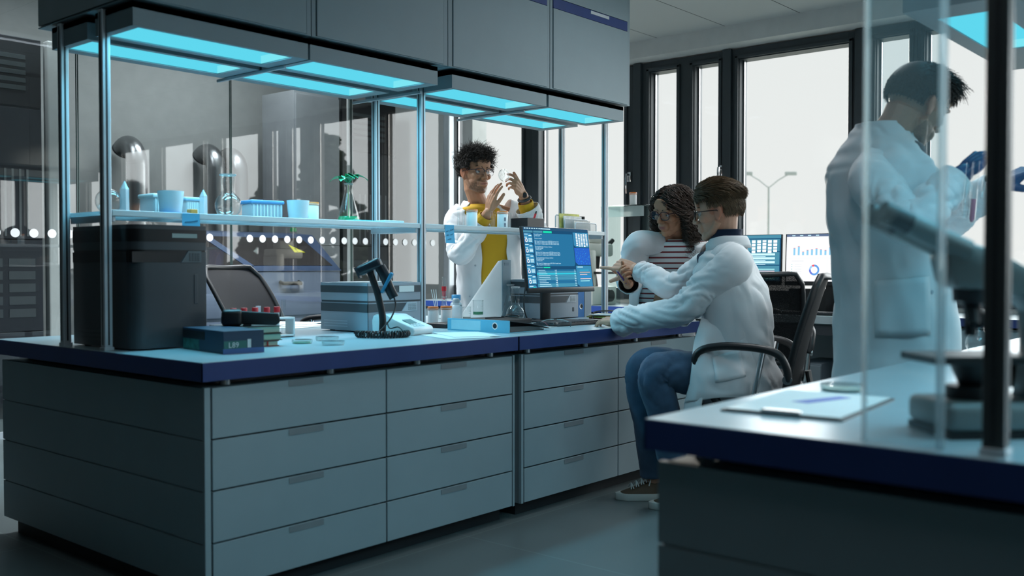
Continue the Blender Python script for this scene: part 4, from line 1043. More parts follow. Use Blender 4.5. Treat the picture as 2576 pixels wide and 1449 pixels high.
def paint_right(u, w, h):
    bgm = emat('ui_page', (.72,.73,.75), 1.0); grey = emat('ui_grey', (.58,.60,.63), 1.0); bar = emat('ui_bar', (.22,.48,.68), 1.0); vio = emat('ui_violet', (.20,.20,.58), 1.0); redm = emat('ui_red', (.70,.09,.12), 1.0); card = emat('ui_card', (.78,.79,.80), 1.0)
    u.rect(-w,-h,w,h,bgm,0); u.rect(-w,h*.90,w,h,emat('ui_header', (.09,.13,.22), 1.0),1)
    for k in range(4): u.rect(-w*(.86-.2*k),h*.935,-w*(.78-.2*k),h*.965,E_TXT,2)
    u.rect(-w*.95,h*.02,w*.52,h*.80,card,1); u.rect(-w*.95,-h*.92,w*.02,-h*.04,card,1); u.rect(w*.06,-h*.92,w*.72,-h*.04,card,1); u.rect(w*.58,h*.02,w*.97,h*.80,card,1)
    hs = [.30,.37,.14,.21,.24,.27,.23,.20,.32,.27,.23,.18]
    for k, q in enumerate(hs):
        x = -w*.82+w*.112*k
        u.rect(x,h*.12,x+w*.05,h*(.12+q),bar,2); u.rect(x,h*(.115+q),x+w*.05,h*(.13+q),redm,3)
    u.rect(w*.60,h*.66,w*.95,h*.72,emat('ui_pale_blue', (.45,.62,.75), 1.0),2)
    for k in range(6): u.rect(w*.60,h*(.55-.09*k),w*.9,h*(.565-.09*k),grey,2)
    cx_, cz_ = -w*.28, -h*.50
    u.ring(cx_,cz_,h*.145,h*.225,-120,90,emat('ui_ring_blue', (.10,.28,.62), 1.0),2,18); u.ring(cx_,cz_,h*.145,h*.225,90,118,redm,2,6); u.ring(cx_,cz_,h*.145,h*.225,118,175,emat('ui_ring_pale', (.28,.48,.74), 1.0),2,8); u.ring(cx_,cz_,h*.145,h*.225,175,240,emat('ui_ring_deep', (.12,.16,.55), 1.0),2,8)
    for k in range(5): u.rect(-w*.86,-h*(.28+.10*k),-w*.84,-h*(.25+.10*k),emat('ui_teal', (.10,.42,.45), 1.0),2); u.rect(-w*.78,-h*(.275+.10*k),-w*.60,-h*(.258+.10*k),grey,2)
    u.text(w*.40,-h*.40,.026,'5739',grey,3)
    u.rect(w*.19,-h*.82,w*.34,-h*.56,vio,2); u.rect(w*.19,-h*.565,w*.34,-h*.54,redm,3); u.rect(w*.42,-h*.82,w*.57,-h*.48,vio,2); u.rect(w*.42,-h*.485,w*.57,-h*.46,redm,3)
    u.rect(w*.12,-h*.14,w*.25,-h*.11,grey,2); u.rect(w*.12,-h*.26,w*.3,-h*.23,grey,2); u.rect(-w*.86,-h*.14,-w*.55,-h*.115,grey,2)
monitor('monitor with dark blue graphics on the window desk behind the seated man', (4.56, .50, DZ), -90, .56, .33, -3, .36, paint_left)
mon2 = monitor('monitor with white page of bar charts on the window desk', (4.56, -.085, DZ), -90, .56, .33, -3, .36, paint_right)
keyboard('black keyboard in front of the bar chart monitor', (4.36, -.09, DZ), -90)
t = thing('computer_mouse', 'black mouse beside the keyboard on the window desk', 'mouse', (4.38, .20, DZ), rad(-90))
MB().ell((0,0,.012), (.03,.05,.02)).build('mouse_body', BLACK, t, smooth=True)
MB().box((-.001,.0,.028), (.001,.045,.034)).build('mouse_seam', DARK, t)
tag(MB().box((-.0015,-.03,-.075), (0,.03,0)).build('sticky_note', pmat('green_note', (.38,.55,.08), .7), loc=(4.49,-.245,DZ+.215)), 'yellow green sticky note hanging under the bar chart monitor', 'sticky note')
MB().tube(spline([(-.03,.05,.25), (-.09,.09,.15), (-.16,.06,.05), (-.22,.02,.006), (-.28,.0,.006)], 8), .004, 6).build('cable', CABLE, mon2, smooth=True)
tag(MB().box((-.10,-.25,0), (.10,.25,.16), bevel=.01).build('speaker_bar', BLACK, loc=(4.82,.02,DZ)), 'low black case on the window desk behind the monitors', 'case')
t = thing('computer_tower', 'dark grey computer tower on the floor under the window desk', 'computer', (4.52, -.045, 0))
MB().box((-.20,-.10,.012), (.22,.10,.47), bevel=.012).build('case_body', pmat('tower_grey', (.10,.12,.14), .5), t, smooth=True)
MB().box((-.208,-.095,.20), (-.198,.095,.455), bevel=.004).build('front_door', pmat('tower_door', (.15,.18,.20), .5), t)
MB().lathe([(0,0), (.022,0), (.022,.003), (0,.003)], T=frame((-.207,.02,.33), (0,1,0), (0,0,1), (-1,0,0))).build('badge', pmat('badge_grey', (.3,.32,.34), .4), t)
for y in (-.08, .08): MB().box((-.18,y-.01,0), (.2,y+.01,.014)).build('foot', BLACK, t)
# glass shelf with a jar by the window, and the white microscope
t = thing('glass_stand', 'clear glass stand by the window behind the woman', 'stand', (4.50, 1.42, HW))
MB().box((-.12,-.19,.735), (.12,.19,.745), bevel=.002).build('glass_plate', gmat('shelf_clear', tint=(.82,.90,.89), edge=(.35,.5,.48), refl=1.4), t)
for y in (-.17, .17): MB().box((-.11,y-.004,0), (.11,y+.004,.735)).build('glass_side', gmat('shelf_clear', tint=(.82,.90,.89), edge=(.35,.5,.48), refl=1.4), t)
MB().box((-.118,-.188,.66), (-.112,.188,.735)).build('front_lip', gmat('shelf_lip', tint=(.7,.8,.8), edge=(.5,.6,.6), haze=.3), t)
jar('white jar with orange cap on the glass stand by the window', (4.50, 1.40, HW+.7455), .026, .10, group=None)
CREAM = pmat('microscope_cream', (.60,.62,.57), .4)
t = thing('microscope', 'large cream microscope on the blue edged wall bench', 'microscope', (4.52, 1.82, HW), rad(90))
MB().box((-.16,-.15,0), (.16,.17,.14), bevel=.012).build('base', CREAM, t, smooth=True)
MB().box((-.12,.06,.13), (.12,.16,.42), bevel=.02).build('arm', CREAM, t, smooth=True)
MB().box((-.11,-.18,.37), (.11,.16,.47), bevel=.02).build('head', CREAM, t, smooth=True)
MB().box((-.07,-.10,.47), (.07,.08,.56), bevel=.02).build('top_housing', CREAM, t, smooth=True)
MB().box((-.17,-.15,.235), (.17,.10,.255), bevel=.004).build('stage', BLACK, t)
for x in (-.05, 0, .05): MB().cyl((x,-.05,.375), (x*.9,-.05,.275), .02, .014, 14).build('objective', DARK, t, smooth=True)
MB().cyl((0,-.05,.14), (0,-.05,.235), .045, .03, 16).build('condenser', DARK, t, smooth=True)
for x in (-.035, .035): MB().cyl((x,-.16,.43), (x,-.27,.50), .022, .018, 14).build('eyepiece', BLACK, t, smooth=True)
for s_ in (-1, 1): MB().cyl((s_*.16,-.02,.07), (s_*.20,-.02,.07), .05, .045, 20).build('focus_knob', BLACK, t, smooth=True)
MB().cyl((.06,.02,.56), (.06,.02,.68), .03, .03, 14).build('camera_port', BLACK, t, smooth=True)
# ------------------------------------------------------------------ office chairs
m, nt, out = new_mat('chair_mesh')
d_ = nt.nodes.new('ShaderNodeBsdfPrincipled'); d_.inputs['Base Color'].default_value = (.010,.010,.011,1); d_.inputs['Roughness'].default_value = .6; d_.inputs['Specular IOR Level'].default_value = .12
tr = nt.nodes.new('ShaderNodeBsdfTransparent'); mx = nt.nodes.new('ShaderNodeMixShader'); tc = nt.nodes.new('ShaderNodeTexCoord')
vr = nt.nodes.new('ShaderNodeTexVoronoi'); vr.inputs['Scale'].default_value = 220
mr = nt.nodes.new('ShaderNodeMapRange'); mr.inputs['From Min'].default_value = .2; mr.inputs['From Max'].default_value = .7; mr.inputs['To Min'].default_value = 1.0; mr.inputs['To Max'].default_value = .94
nt.links.new(tc.outputs['Object'], vr.inputs['Vector']); nt.links.new(vr.outputs['Distance'], mr.inputs['Value'])
nt.links.new(mr.outputs[0], mx.inputs[0]); nt.links.new(tr.outputs[0], mx.inputs[1]); nt.links.new(d_.outputs[0], mx.inputs[2]); nt.links.new(mx.outputs[0], out.inputs[0]); CMESH = m
def chair(label, loc, rz, lean=1.0, dz=0.0):
    UPM = Tm((0,0,dz))
    """faces local +y"""
    t = thing('office_chair', label, 'chair', loc, rad(rz), 'black mesh office chairs')
    sd = MB(UPM); rows = []
    for i in range(11):
        v = -1+2*i/10; row = []
        for j in range(11):
            u = -1+2*j/10; q = 1-.10*(abs(v)**4)
            row.append((u*.245*q, v*.235, .475+.012*u*u-.02*max(0, v)**3))
        rows.append(row)
    sd.grid(rows); so_ = sd.build('seat', SOFTBLACK, t, smooth=True, angle=180)
    md = so_.modifiers.new('thick', 'SOLIDIFY'); md.thickness = .065; md.offset = -1; md = so_.modifiers.new('soft', 'BEVEL'); md.width = .02; md.segments = 3
    def bp(u, w): # backrest surface: u -1..1 across, w 0..1 up
        wd = .205+.035*math.sin(PI*min(1, w*1.02)*.8)-.02*(w > .97)
        return Vector((u*wd, -.235-(.075*w+.05*w*w)*lean+.045*u*u*(1-.3*w), .545+.50*w-.010*u*u*u*u*w-.012*math.cos(PI*u)*0))
    mb = MB(UPM); mb.grid([[bp(-1+2*j/14, i/14) for j in range(15)] for i in range(15)]); mb.build('backrest_mesh', CMESH, t, smooth=True, angle=180)
    loop = [bp(-1, i/10) for i in range(0, 10)] + [bp(-.93+1.86*j/10, 1)+Vector((0,0,.006-.014*math.cos(PI*(-1+2*j/10)/2)*.8)) for j in range(11)] + [bp(1, i/10) for i in range(9, -1, -1)] + [bp(1-2*j/8, 0) for j in range(1, 8)]
    mb = MB(UPM); mb.tube(loop, .017, 10, closed=True, flat=.75); mb.build('backrest_frame', BLACK, t, smooth=True, angle=180)
    MB(UPM).tube(spline([(0,-.10,.42), (0,-.24,.43), (0,-.285,.50), (0,-.27,.62)], 6), .028, 10, flat=.5, upv=(0,0,1)).build('back_support', BLACK, t, smooth=True)
    for s_ in (-1, 1):
        x = .300*s_
        P = spline([(x*.93,.03,.43), (x,.10,.52), (x,.175,.645), (x,.165,.715), (x,.07,.742), (x,-.08,.738), (x,-.165,.715), (x*.97,-.20,.66), (x*.93,-.21,.60)], 6)
        MB(UPM).tube(P, .0175, 10, flat=1.15, upv=(1,0,0)).build('armrest', BLACK, t, smooth=True, angle=180)
        MB(UPM).tube([(x*.98,-.105,.725), (x*.90,-.045,.43)], .013, 10).build('chrome_strut', CHROME, t, smooth=True)
        MB(UPM).lathe([(0,0), (.02,0), (.02,.012), (0,.012)], T=frame((x*.95,-.205,.605), (0,1,0), (0,0,1), (s_,0,0))).build('hinge_cap', STEEL, t, smooth=True)
    MB().cyl((0,0,.10), (0,0,.42+dz), .028, .028, 16).build('gas_column', BLACK, t, smooth=True)
    MB(UPM).box((-.10,-.13,.395), (.10,.10,.425), bevel=.01).build('seat_plate', BLACK, t)
    for k in range(5):
        a = 2*PI*k/5+.3; c_, s_ = math.cos(a), math.sin(a)
        lg = MB().tube([(0,0,.105), (c_*.15,s_*.15,.10), (c_*.29,s_*.29,.075)], [.032,.026,.018], 8, flat=.7).build('base_leg', BLACK, t, smooth=True)
        MB().cyl((c_*.29-s_*.022,s_*.29+c_*.022,.03), (c_*.29+s_*.022,s_*.29-c_*.022,.03), .03, .03, 16).build('caster', BLACK, lg, smooth=True)
    return t
ch = at_d(1878, 900, 4.51)
c1 = chair('black mesh chair with chrome struts under the seated man', (ch.x, ch.y, 0), 20)
c2 = dup(c1, at_d(1900, 900, 5.75)*1.0, rad(-60), 'black mesh chair mostly hidden behind the seated man'); c2.location.z = 0
q = at_d(742, 900, 5.72)
chair('black mesh chair behind the long bench near the laser machine', (q.x, q.y, 0), -165, 2.3, .035)
# ------------------------------------------------------------------ beyond the glass partition
MCH = pmat('machine_grey', (.15,.19,.27), .5); MNAVY = pmat('machine_navy', (.055,.085,.16), .4); SMOKE = pmat('smoked_window', (.045,.04,.04), .08)
t = thing('laser_machine', 'large grey blue laser machine behind the glass partition', 'machine', (2.15, 3.92, 0))
Lm, Dm = 1.66, .62
MB().box((0,.02,.10), (Lm,Dm,1.04), bevel=.01).build('body', MCH, t, smooth=True)
MB().box((-.004,-.0,.68), (Lm+.004,.03,.87), bevel=.012).build('front_step', MCH, t, smooth=True)
MB().box((.02,.012,.86), (Lm-.02,.022,1.04), bevel=.002).build('upper_panel', pmat('machine_panel', (.17,.21,.29), .4), t)
lid = MB().prism([(-.0,1.045), (.40,1.36), (Dm,1.38), (Dm,1.045)], .0, Lm, 'x', bevel=.006).build('lid', MNAVY, t)
T = frame((0,.0,1.045), (1,0,0), (0,.40,.315), (0,-.315,.40))
ln = math.hypot(.40,.315)
MB().prism([(.06,.07), (Lm-.06,.07), (Lm-.16,ln-.06), (.06,ln-.06)], -.004, .004, 'z', T).build('lid_window', SMOKE, lid)
MB().prism([(.72,.06), (.80,.06), (.58,ln-.05), (.50,ln-.05)], .004, .009, 'z', T).build('lid_strut', MNAVY, lid)
wl = MB(); wl.prism([(-.055,-.04), (.055,-.04), (-.055,.065)], .005, .008, 'z', T @ Tm((1.36,ln*.56,0))); wl.build('warning_label', pmat('warning_yellow', (.62,.58,.04), .5), t)
text_mesh('!', .075, T @ Tm((1.33,ln*.56-.034,.0085)), INK, 'warning_mark', t)
MB().tube([(1.02,.0,.955), (1.02,-.035,.945), (1.20,-.035,.945), (1.20,.0,.955)], .016, 10).build('handle', BLACK, t, smooth=True)
for k, (x, c_) in enumerate(((1.03,(.02,.22,.08)), (1.14,(.42,.40,.22)), (1.26,(.02,.25,.09)))):
    MB().lathe([(0,0), (.026,0), (.026,.018), (.018,.026), (0,.026)], T=frame((x,.02,.625), (1,0,0), (0,0,1), (0,-1,0))).build('push_button', pmat('button_%d' % k, c_, .4), t, smooth=True)
MB().lathe([(0,0), (.03,0), (.026,.03), (0,.034)], T=frame((Lm*.83,.3,1.381), (1,0,0), (0,1,0), (0,0,1))).build('signal_lamp', pmat('button_2', (.02,.25,.09), .4), t, smooth=True)
MB().box((.02,.04,0), (Lm-.02,Dm-.02,.10)).build('plinth', GAP, t)
# corrugated ducts
m = pmat('duct_metal', (.48,.49,.50), .30, metal=.9, bump=.4, bscale=60); DUCT = m
def duct(label, px, ptop, y, lean):
    p = at_y(px, 640, y); zt = at_y(px, ptop, y).z-.085
    t = thing('ventilation_duct', label, 'duct', (p.x, y, 0), group='flexible metal ducts')
    path = [Vector((lean*(1-z/zt)*.6, 0, z)) for z in [1.0+(zt-.17-1.0)*i/20 for i in range(21)]]
    for k in range(1, 15):
        a = rad(128*k/14); path.append(Vector((-.012*k/14, .135-.135*math.cos(a), zt-.17+.165*math.sin(a))))
    pts = spline(path, 4); n = len(pts)
    rr_ = [.081+.005*(i % 2) for i in range(n)]
    mb = MB(); mb.tube(pts, rr_, 20, cap=False); mb.build('hose', DUCT, t, smooth=True, angle=180)
    MB().tube([pts[-2], pts[-1]+(pts[-1]-pts[-2])*1.2], [.088,.088], 20).build('end_collar', DARK, t)
    return t
duct('single flexible metal duct curving over behind the left half of the partition', 346, 337, 5.15, .05)
duct('flexible metal duct curving over, left one of the close pair behind the glass', 545, 358, 5.15, .02)
duct('flexible metal duct curving over, right one of the close pair behind the glass', 602, 368, 5.25, .02)
# tall cabinets
def tall_cab(label, x0, x1, y0, h, m_, vents, dark=True):
    t = thing('tall_cabinet', label, 'cabinet', (x0, y0, 0), group='tall equipment cabinets behind the glass')
    w = x1-x0
    MB().box((0,.02,.08), (w,.5,h), bevel=.004).build('body', m_, t)
    MB().box((.02,.04,0), (w-.02,.48,.08)).build('plinth', GAP, t)
    zs = [.10,.62,1.28,h-.5] if vents else [.10,1.28,h-.02]
    for a, b_ in zip(zs, zs[1:]): MB().box((.01,0,a), (w-.01,.021,b_-.008), bevel=.002).build('door', m_, t)
    if vents:
        MB().box((.01,.004,h-.49), (w-.01,.021,h-.01)).build('top_panel', pmat('cab_black', (.012,.014,.018), .5), t)
        v = MB()
        for k in range(5): v.box((w*.2,-.002,h-.12-.055*k-.04), (w*.78,.01,h-.12-.055*k-.008), bevel=.001)
        v.build('louvres', pmat('louvre', (.05,.065,.07), .5), t)
        s_ = MB()
        for k in range(6): s_.box((w*(.30+.095*k),-.003,1.30), (w*(.30+.095*k)+.016,.004,1.78))
        s_.build('slot_strips', pmat('slot_strip', (.16,.18,.19), .45), t)
        b2 = MB()
        for i in range(2):
            for k in range(5): b2.box((w*(.12+.42*i),-.003,.72+.09*k), (w*(.12+.42*i)+w*.34,.004,.78+.09*k))
        b2.build('drawer_grilles', pmat('slot_strip2', (.07,.085,.095), .5), t)
    return t
CABD = pmat('cab_dark', (.022,.028,.038), .5)
tall_cab('dark tall equipment cabinet at the left edge behind the glass', 1.02, 1.56, 4.55, 2.72, CABD, True)
tall_cab('second dark tall equipment cabinet beside the window corner behind the glass', 4.38, 5.08, 4.60, 2.68, pmat('cab_dark2', (.045,.05,.055), .5), True)
tall_cab('light grey tall cupboard behind the glass, left of a dark one', 3.84, 4.36, 4.60, 2.68, pmat('cupboard_grey', (.34,.36,.38), .5), False)
tall_cab('low dark equipment block at the left edge behind the glass', .30, 1.00, 4.35, 1.20, CABD, False)
# ------------------------------------------------------------------ outside
t = thing('street_lamp', 'thin twin armed street lamp outside the large window', 'street lamp', (0, 0, 0))
b_ = at_d(1933, 600, 26); t.location = (b_.x, b_.y, -3); hz = at_d(1932, 470, 26).z+3
LMP = pmat('lamp_grey', (.42,.47,.46), .6)
MB().cyl((0,0,0), (0,0,hz), .04, .03, 10).build('mast', LMP, t, smooth=True)
for s_ in (-1, 1):
    e_ = RT*s_*.52
    ar = MB().tube([(0,0,hz-.03), (e_.x*.5,e_.y*.5,hz+.18), (e_.x,e_.y,hz+.33)], .016, 8).build('arm', LMP, t, smooth=True)
    MB().box((-.16,-.05,-.022), (.16,.05,.022), frame((e_.x*1.12,e_.y*1.12,hz+.35), RT, (0,0,1), FW), bevel=.02).build('lamp_head', LMP, t)
GRD = pmat('outside_ground', (.30,.32,.28), .9)
struct('ground', MB().box((5.7,-60,-3.1), (90,60,-3.0)), GRD, 'pale ground outside the windows')
CON = pmat('conifer', (.020,.045,.020), .8, var=.4, scale=3)
def tree(label, loc, h, r, seed):
    t = thing('conifer_tree', label, 'tree', loc, group='trees outside the windows')
    MB().cyl((0,0,0), (0,0,h*.85), .16, .05, 8).build('trunk', pmat('bark', (.06,.045,.03), .9), t)
    rr_ = random.Random(seed); mb = MB()
    for k in range(420):
        u = rr_.random(); z = h*(.12+.88*u); q = r*(1-u)**.8*rr_.uniform(.45, 1.05)+.08; a = rr_.uniform(0, 2*PI); s_ = rr_.uniform(.16, .34)*(1.2-.5*u)
        mb.ell((q*math.cos(a), q*math.sin(a), z-q*.18), (s_, s_, s_*.55), seg=6, rings=4)
    mb.build('crown', CON, t, smooth=True)
    return t
tree('bushy conifer outside, tallest of those mirrored in the partition', (13.0, -8.0, -3), 7.2, 2.2, 3)
tree('bushy conifer outside, mirrored at the left end of the partition', (15.0, -13.0, -3), 6.4, 2.2, 5)
tree('bushy conifer outside, mirrored beside the grey cupboard', (20.0, -6.2, -3), 7.0, 2.3, 8)
# ------------------------------------------------------------------ things on the nearest bench
q = at_z(2040, 1020, HW)
t = thing('clipboard', 'clipboard with white papers lying on the nearest worktop', 'clipboard', (q.x, q.y, HW), rad(5))
MB().box((-.19,-.125,0), (.19,.125,.004), bevel=.001).build('board', DARK, t)
MB().box((-.182,-.117,.004), (.182,.117,.0065)).build('sheets', PAPER, t)
MB().prism([(-.02,.0), (.12,-.05), (.13,-.02), (-.01,.04)], .0068, .0072, 'z').build('printed_shape', pmat('print_violet', (.22,.24,.55), .7), t)
MB().box((-.188,-.04,.004), (-.165,.04,.012), bevel=.003).build('clip', STEEL, t)
q = at_z(2118, 982, HW); petri('large petri dish on the nearest worktop beside the clipboard', q, .048, pmat('pale_culture', (.45,.50,.42), .4), group=None)
q = at_z(2462, 892, HW); round_flask('round flask on the nearest bench behind the microscope stage', (q.x, q.y, HW), .042, .15, .0145)
q = at_z(2475, 1092, HW)
MIC = pmat('microscope_white', (.24,.27,.27), .4)
ang = math.degrees(math.atan2(RT.y, RT.x))
t = thing('microscope', 'large blurred microscope on the nearest bench, eyepiece pointing left', 'microscope', (q.x+.03, q.y-.0, HW), rad(ang+4))
MB().box((-.115,-.08,.012), (.13,.08,.062), bevel=.014, seg=3).build('base', MIC, t, smooth=True)
MB().box((-.112,-.078,0), (.128,.078,.013)).build('base_foot', BLACK, t)
MB().prism([(.06,.05), (.125,.05), (.135,.17), (.10,.26), (.02,.285), (.03,.255), (.07,.22), (.075,.15)], -.04, .04, 'y', bevel=.01).build('arm', MIC, t, smooth=True)
MB().box((-.135,-.065,.128), (.06,.065,.142), bevel=.003).build('stage', BLACK, t)
MB().cyl((-.035,0,.062), (-.035,0,.085), .042, .042, 20).build('lamp_collar', BLACK, t, smooth=True)
MB().cyl((-.035,0,.085), (-.035,0,.128), .020, .038, 20).build('condenser', BLACK, t, smooth=True)
for s_ in (-1, 1): MB().cyl((.085,s_*.045,.10), (.085,s_*.085,.10), .030, .026, 20).build('focus_knob', BLACK, t, smooth=True)
MB().cyl((-.032,0,.262), (-.036,0,.232), .036, .03, 20).build('nosepiece', DARK, t, smooth=True)
for a_, L_ in ((0,.062), (1.5,.045), (3.4,.04)): MB().cyl((-.036,0,.236), (-.036+.022*math.sin(a_),.022*math.cos(a_)-.022*(a_ == 0),.236-L_), .013, .010, 14).build('objective', DARK, t, smooth=True)
MB().prism([(-.085,.262), (.075,.240), (.10,.27), (.0,.325), (-.07,.345), (-.10,.32)], -.04, .04, 'y', bevel=.012).build('head', MIC, t, smooth=True)
for y in (-.028, .028):
    tb = MB().cyl((-.06,y,.325), (-.165,y,.372), .021, .020, 18).build('eyepiece_tube', MIC, t, smooth=True)
    MB().cyl((-.165,y,.372), (-.215,y,.394), .019, .021, 18).build('eyecup', BLACK, tb, smooth=True)
# ------------------------------------------------------------------ people: helpers
def skin_mat(name, c, rough=.5):
    m, nt, out = new_mat(name)
    b = nt.nodes.new('ShaderNodeBsdfPrincipled'); b.inputs['Roughness'].default_value = rough
    at = nt.nodes.new('ShaderNodeAttribute'); at.attribute_name = 'tone'
    tc = nt.nodes.new('ShaderNodeTexCoord'); n = nt.nodes.new('ShaderNodeTexNoise'); n.inputs['Scale'].default_value = 60
    r = nt.nodes.new('ShaderNodeValToRGB'); r.color_ramp.elements[0].color = (.92,.92,.92,1); r.color_ramp.elements[1].color = (1.06,1.05,1.04,1)
    mx = nt.nodes.new('ShaderNodeMix'); mx.data_type = 'RGBA'; mx.blend_type = 'MULTIPLY'; mx.inputs['Factor'].default_value = 1
    nt.links.new(tc.outputs['Object'], n.inputs['Vector']); nt.links.new(n.outputs['Fac'], r.inputs[0])
    nt.links.new(at.outputs['Color'], mx.inputs['A']); nt.links.new(r.outputs[0], mx.inputs['B'])
    nt.links.new(mx.outputs['Result'], b.inputs['Base Color'])
    b.inputs['Subsurface Weight'].default_value = .08; b.inputs['Subsurface Radius'].default_value = (.01,.004,.002)
    nt.links.new(b.outputs[0], out.inputs[0]); return m
def cloth_mat(name, c, rough=.8, var=.04, scale=6, weave=900):
    return pmat(name, c, rough, var=var, scale=scale, bump=.12, bscale=weave, spec=.25, sheen=.15)
def bake(o, voxel=None, smooth=0):
    """apply a voxel remesh and smoothing so that a body is one continuous surface"""
    if voxel:
        md = o.modifiers.new('skin', 'REMESH'); md.mode = 'VOXEL'; md.voxel_size = voxel; md.use_smooth_shade = True
    if smooth:
        md = o.modifiers.new('soft', 'SMOOTH'); md.factor = .5; md.iterations = smooth
    dg = bpy.context.evaluated_depsgraph_get()
    me = bpy.data.meshes.new_from_object(o.evaluated_get(dg)); old = o.data
    o.modifiers.clear(); o.data = me; me.name = o.name; bpy.data.meshes.remove(old)
    for p in me.polygons: p.use_smooth = True
def capsule(mb, pts, rs, seg=12, flat=1.0, upv=None):
    mb.tube(pts, rs, seg, True, flat, upv)
    for p, r in ((pts[0], rs[0]), (pts[-1], rs[-1])): mb.ell(p, (r*.98, r*.98, r*.98), seg=10, rings=6)
def hand(mb, wrist, d, back, side, curls=(20,20,20,20), thumb=(.55,.75,-.25), sc=1.0, spread=1.0, first=None, tcurl=15):
    """five fingered hand; d = finger direction, back = back-of-hand normal, side=+1 thumb towards +y of the frame"""
    x = Vector(d).normalized(); z = Vector(back); z = (z-x*z.dot(x)).normalized(); y = z.cross(x)
    W = Vector(wrist); P = lambda a, b_, c: W + (x*a + y*b_*side + z*c)*sc
    tips = []
    kn = [(.092,.030), (.096,.010), (.091,-.010), (.082,-.027)]; base = [(.012,.016), (.010,.006), (.010,-.005), (.012,-.015)]
    for (a, b_), (c, e) in zip(kn, base):
        mb.tube([P(c,e,0), P((a+c)/2,(b_+e)/2,.002), P(a,b_,0)], [.0150*sc,.0150*sc,.0112*sc], 10, flat=1.0)
        mb.ell(P(a,b_,.0005), (.0112*sc,)*3, seg=10, rings=6)
    mb.ell(P(.05,.0,-.006), (.040*sc,.040*sc,.014*sc), T=frame((0,0,0), x, y*1, z), seg=14, rings=8)
    L = (.070,.079,.073,.057); R0 = (.0092,.0094,.0088,.0078); sp = (7,1.5,-5,-12)
    for i in range(4):
        a, b_ = kn[i]; p = P(a, b_, 0); ang = 0; pts = [p]; rs = [R0[i]*sc]
        dirb = (x*math.cos(rad(sp[i]*spread)) + y*side*math.sin(rad(sp[i]*spread)))
        cl = curls[i] if isinstance(curls[i], (tuple, list)) else (curls[i], curls[i]*1.1, curls[i]*.7)
        for k in range(3):
            ang += cl[k]; dd = dirb*math.cos(rad(ang)) - z*math.sin(rad(ang))
            p = p + dd*L[i]*(.45,.31,.26)[k]*sc; pts.append(p); rs.append(R0[i]*(.94,.86,.74)[k]*sc)
        capsule(mb, pts, rs, 10); tips.append(pts[-1])
    t0 = P(.022,.020,-.006); td = (x*thumb[0]+y*side*thumb[1]+z*thumb[2]).normalized()
    bend = (x*1.0+z*-.15).normalized(); pts = [t0]; rs = [.0135*sc]; p = t0; cur = td
    for k, l_ in enumerate((.044,.034,.028)):
        p = p+cur*l_*sc; pts.append(p); rs.append((.0122,.0108,.0088)[k]*sc)
        q = rad(tcurl); cur = (cur*math.cos(q)+bend*math.sin(q)).normalized()
    capsule(mb, pts, rs, 10); tips.append(pts[-1])
    return tips
HEAD_S = 1.0
def head_pieces(mb, H, female=False, ear=True):
    """H = matrix: x forward, y left, z up, origin between the ears"""
    E = lambda c, r, T=None: mb.ell(H @ Vector(c), (r[0]*HS, r[1]*HS, r[2]*HS), T=(H.to_3x3().normalized().to_4x4() @ (T or Matrix.Identity(4))), seg=20, rings=14)
    HS = H.to_scale().x
    j = .90 if female else 1.0
    E((-.014,0,.036), (.100,.076,.088)); E((.018,0,.015), (.076,.069,.085)); E((.026,0,-.050), (.058,.056*j,.058))
    E((.070,0,-.099), (.021,.024*j,.018)); E((.055,0,-.085), (.032,.036*j,.028))
    for s_ in (-1, 1):
        mb.tube([H @ Vector((.0,s_*.058*j,-.040)), H @ Vector((.030,s_*.046*j,-.078)), H @ Vector((.068,s_*.014,-.102))], [.016*HS,.017*HS,.014*HS], 10)
        E((.060,s_*.043,-.016), (.026,.020,.020)); E((.098,s_*.0125,-.030), (.0115,.0075,.0075))
        E((.0845,s_*.030,.027), (.012,.024,.009))
        if ear:
            T = Euler((0, rad(-12), rad(-22*s_))).to_matrix().to_4x4()
            E((-.008,s_*.079,.0), (.019,.0065,.031), T); E((-.004,s_*.076,-.024), (.010,.007,.013), T)
    E((.080,0,-.058), (.020,.034,.028)); E((.087,0,.055), (.012,.045,.035))
    mb.tube([H @ Vector(q) for q in ((.086,0,.024), (.096,0,.004), (.108,0,-.018), (.111,0,-.027))], [.0085*HS,.0085*HS,.0105*HS,.011*HS], 12)
    E((.110,0,-.026), (.0125,.0125,.0100)); E((.100,0,-.0335), (.010,.010,.006))
    k = 1.25 if female else 1.0
    E((.0935,0,-.0555), (.0105,.023,.0050*k)); E((.0925,0,-.0660), (.0105,.020,.0062*k))
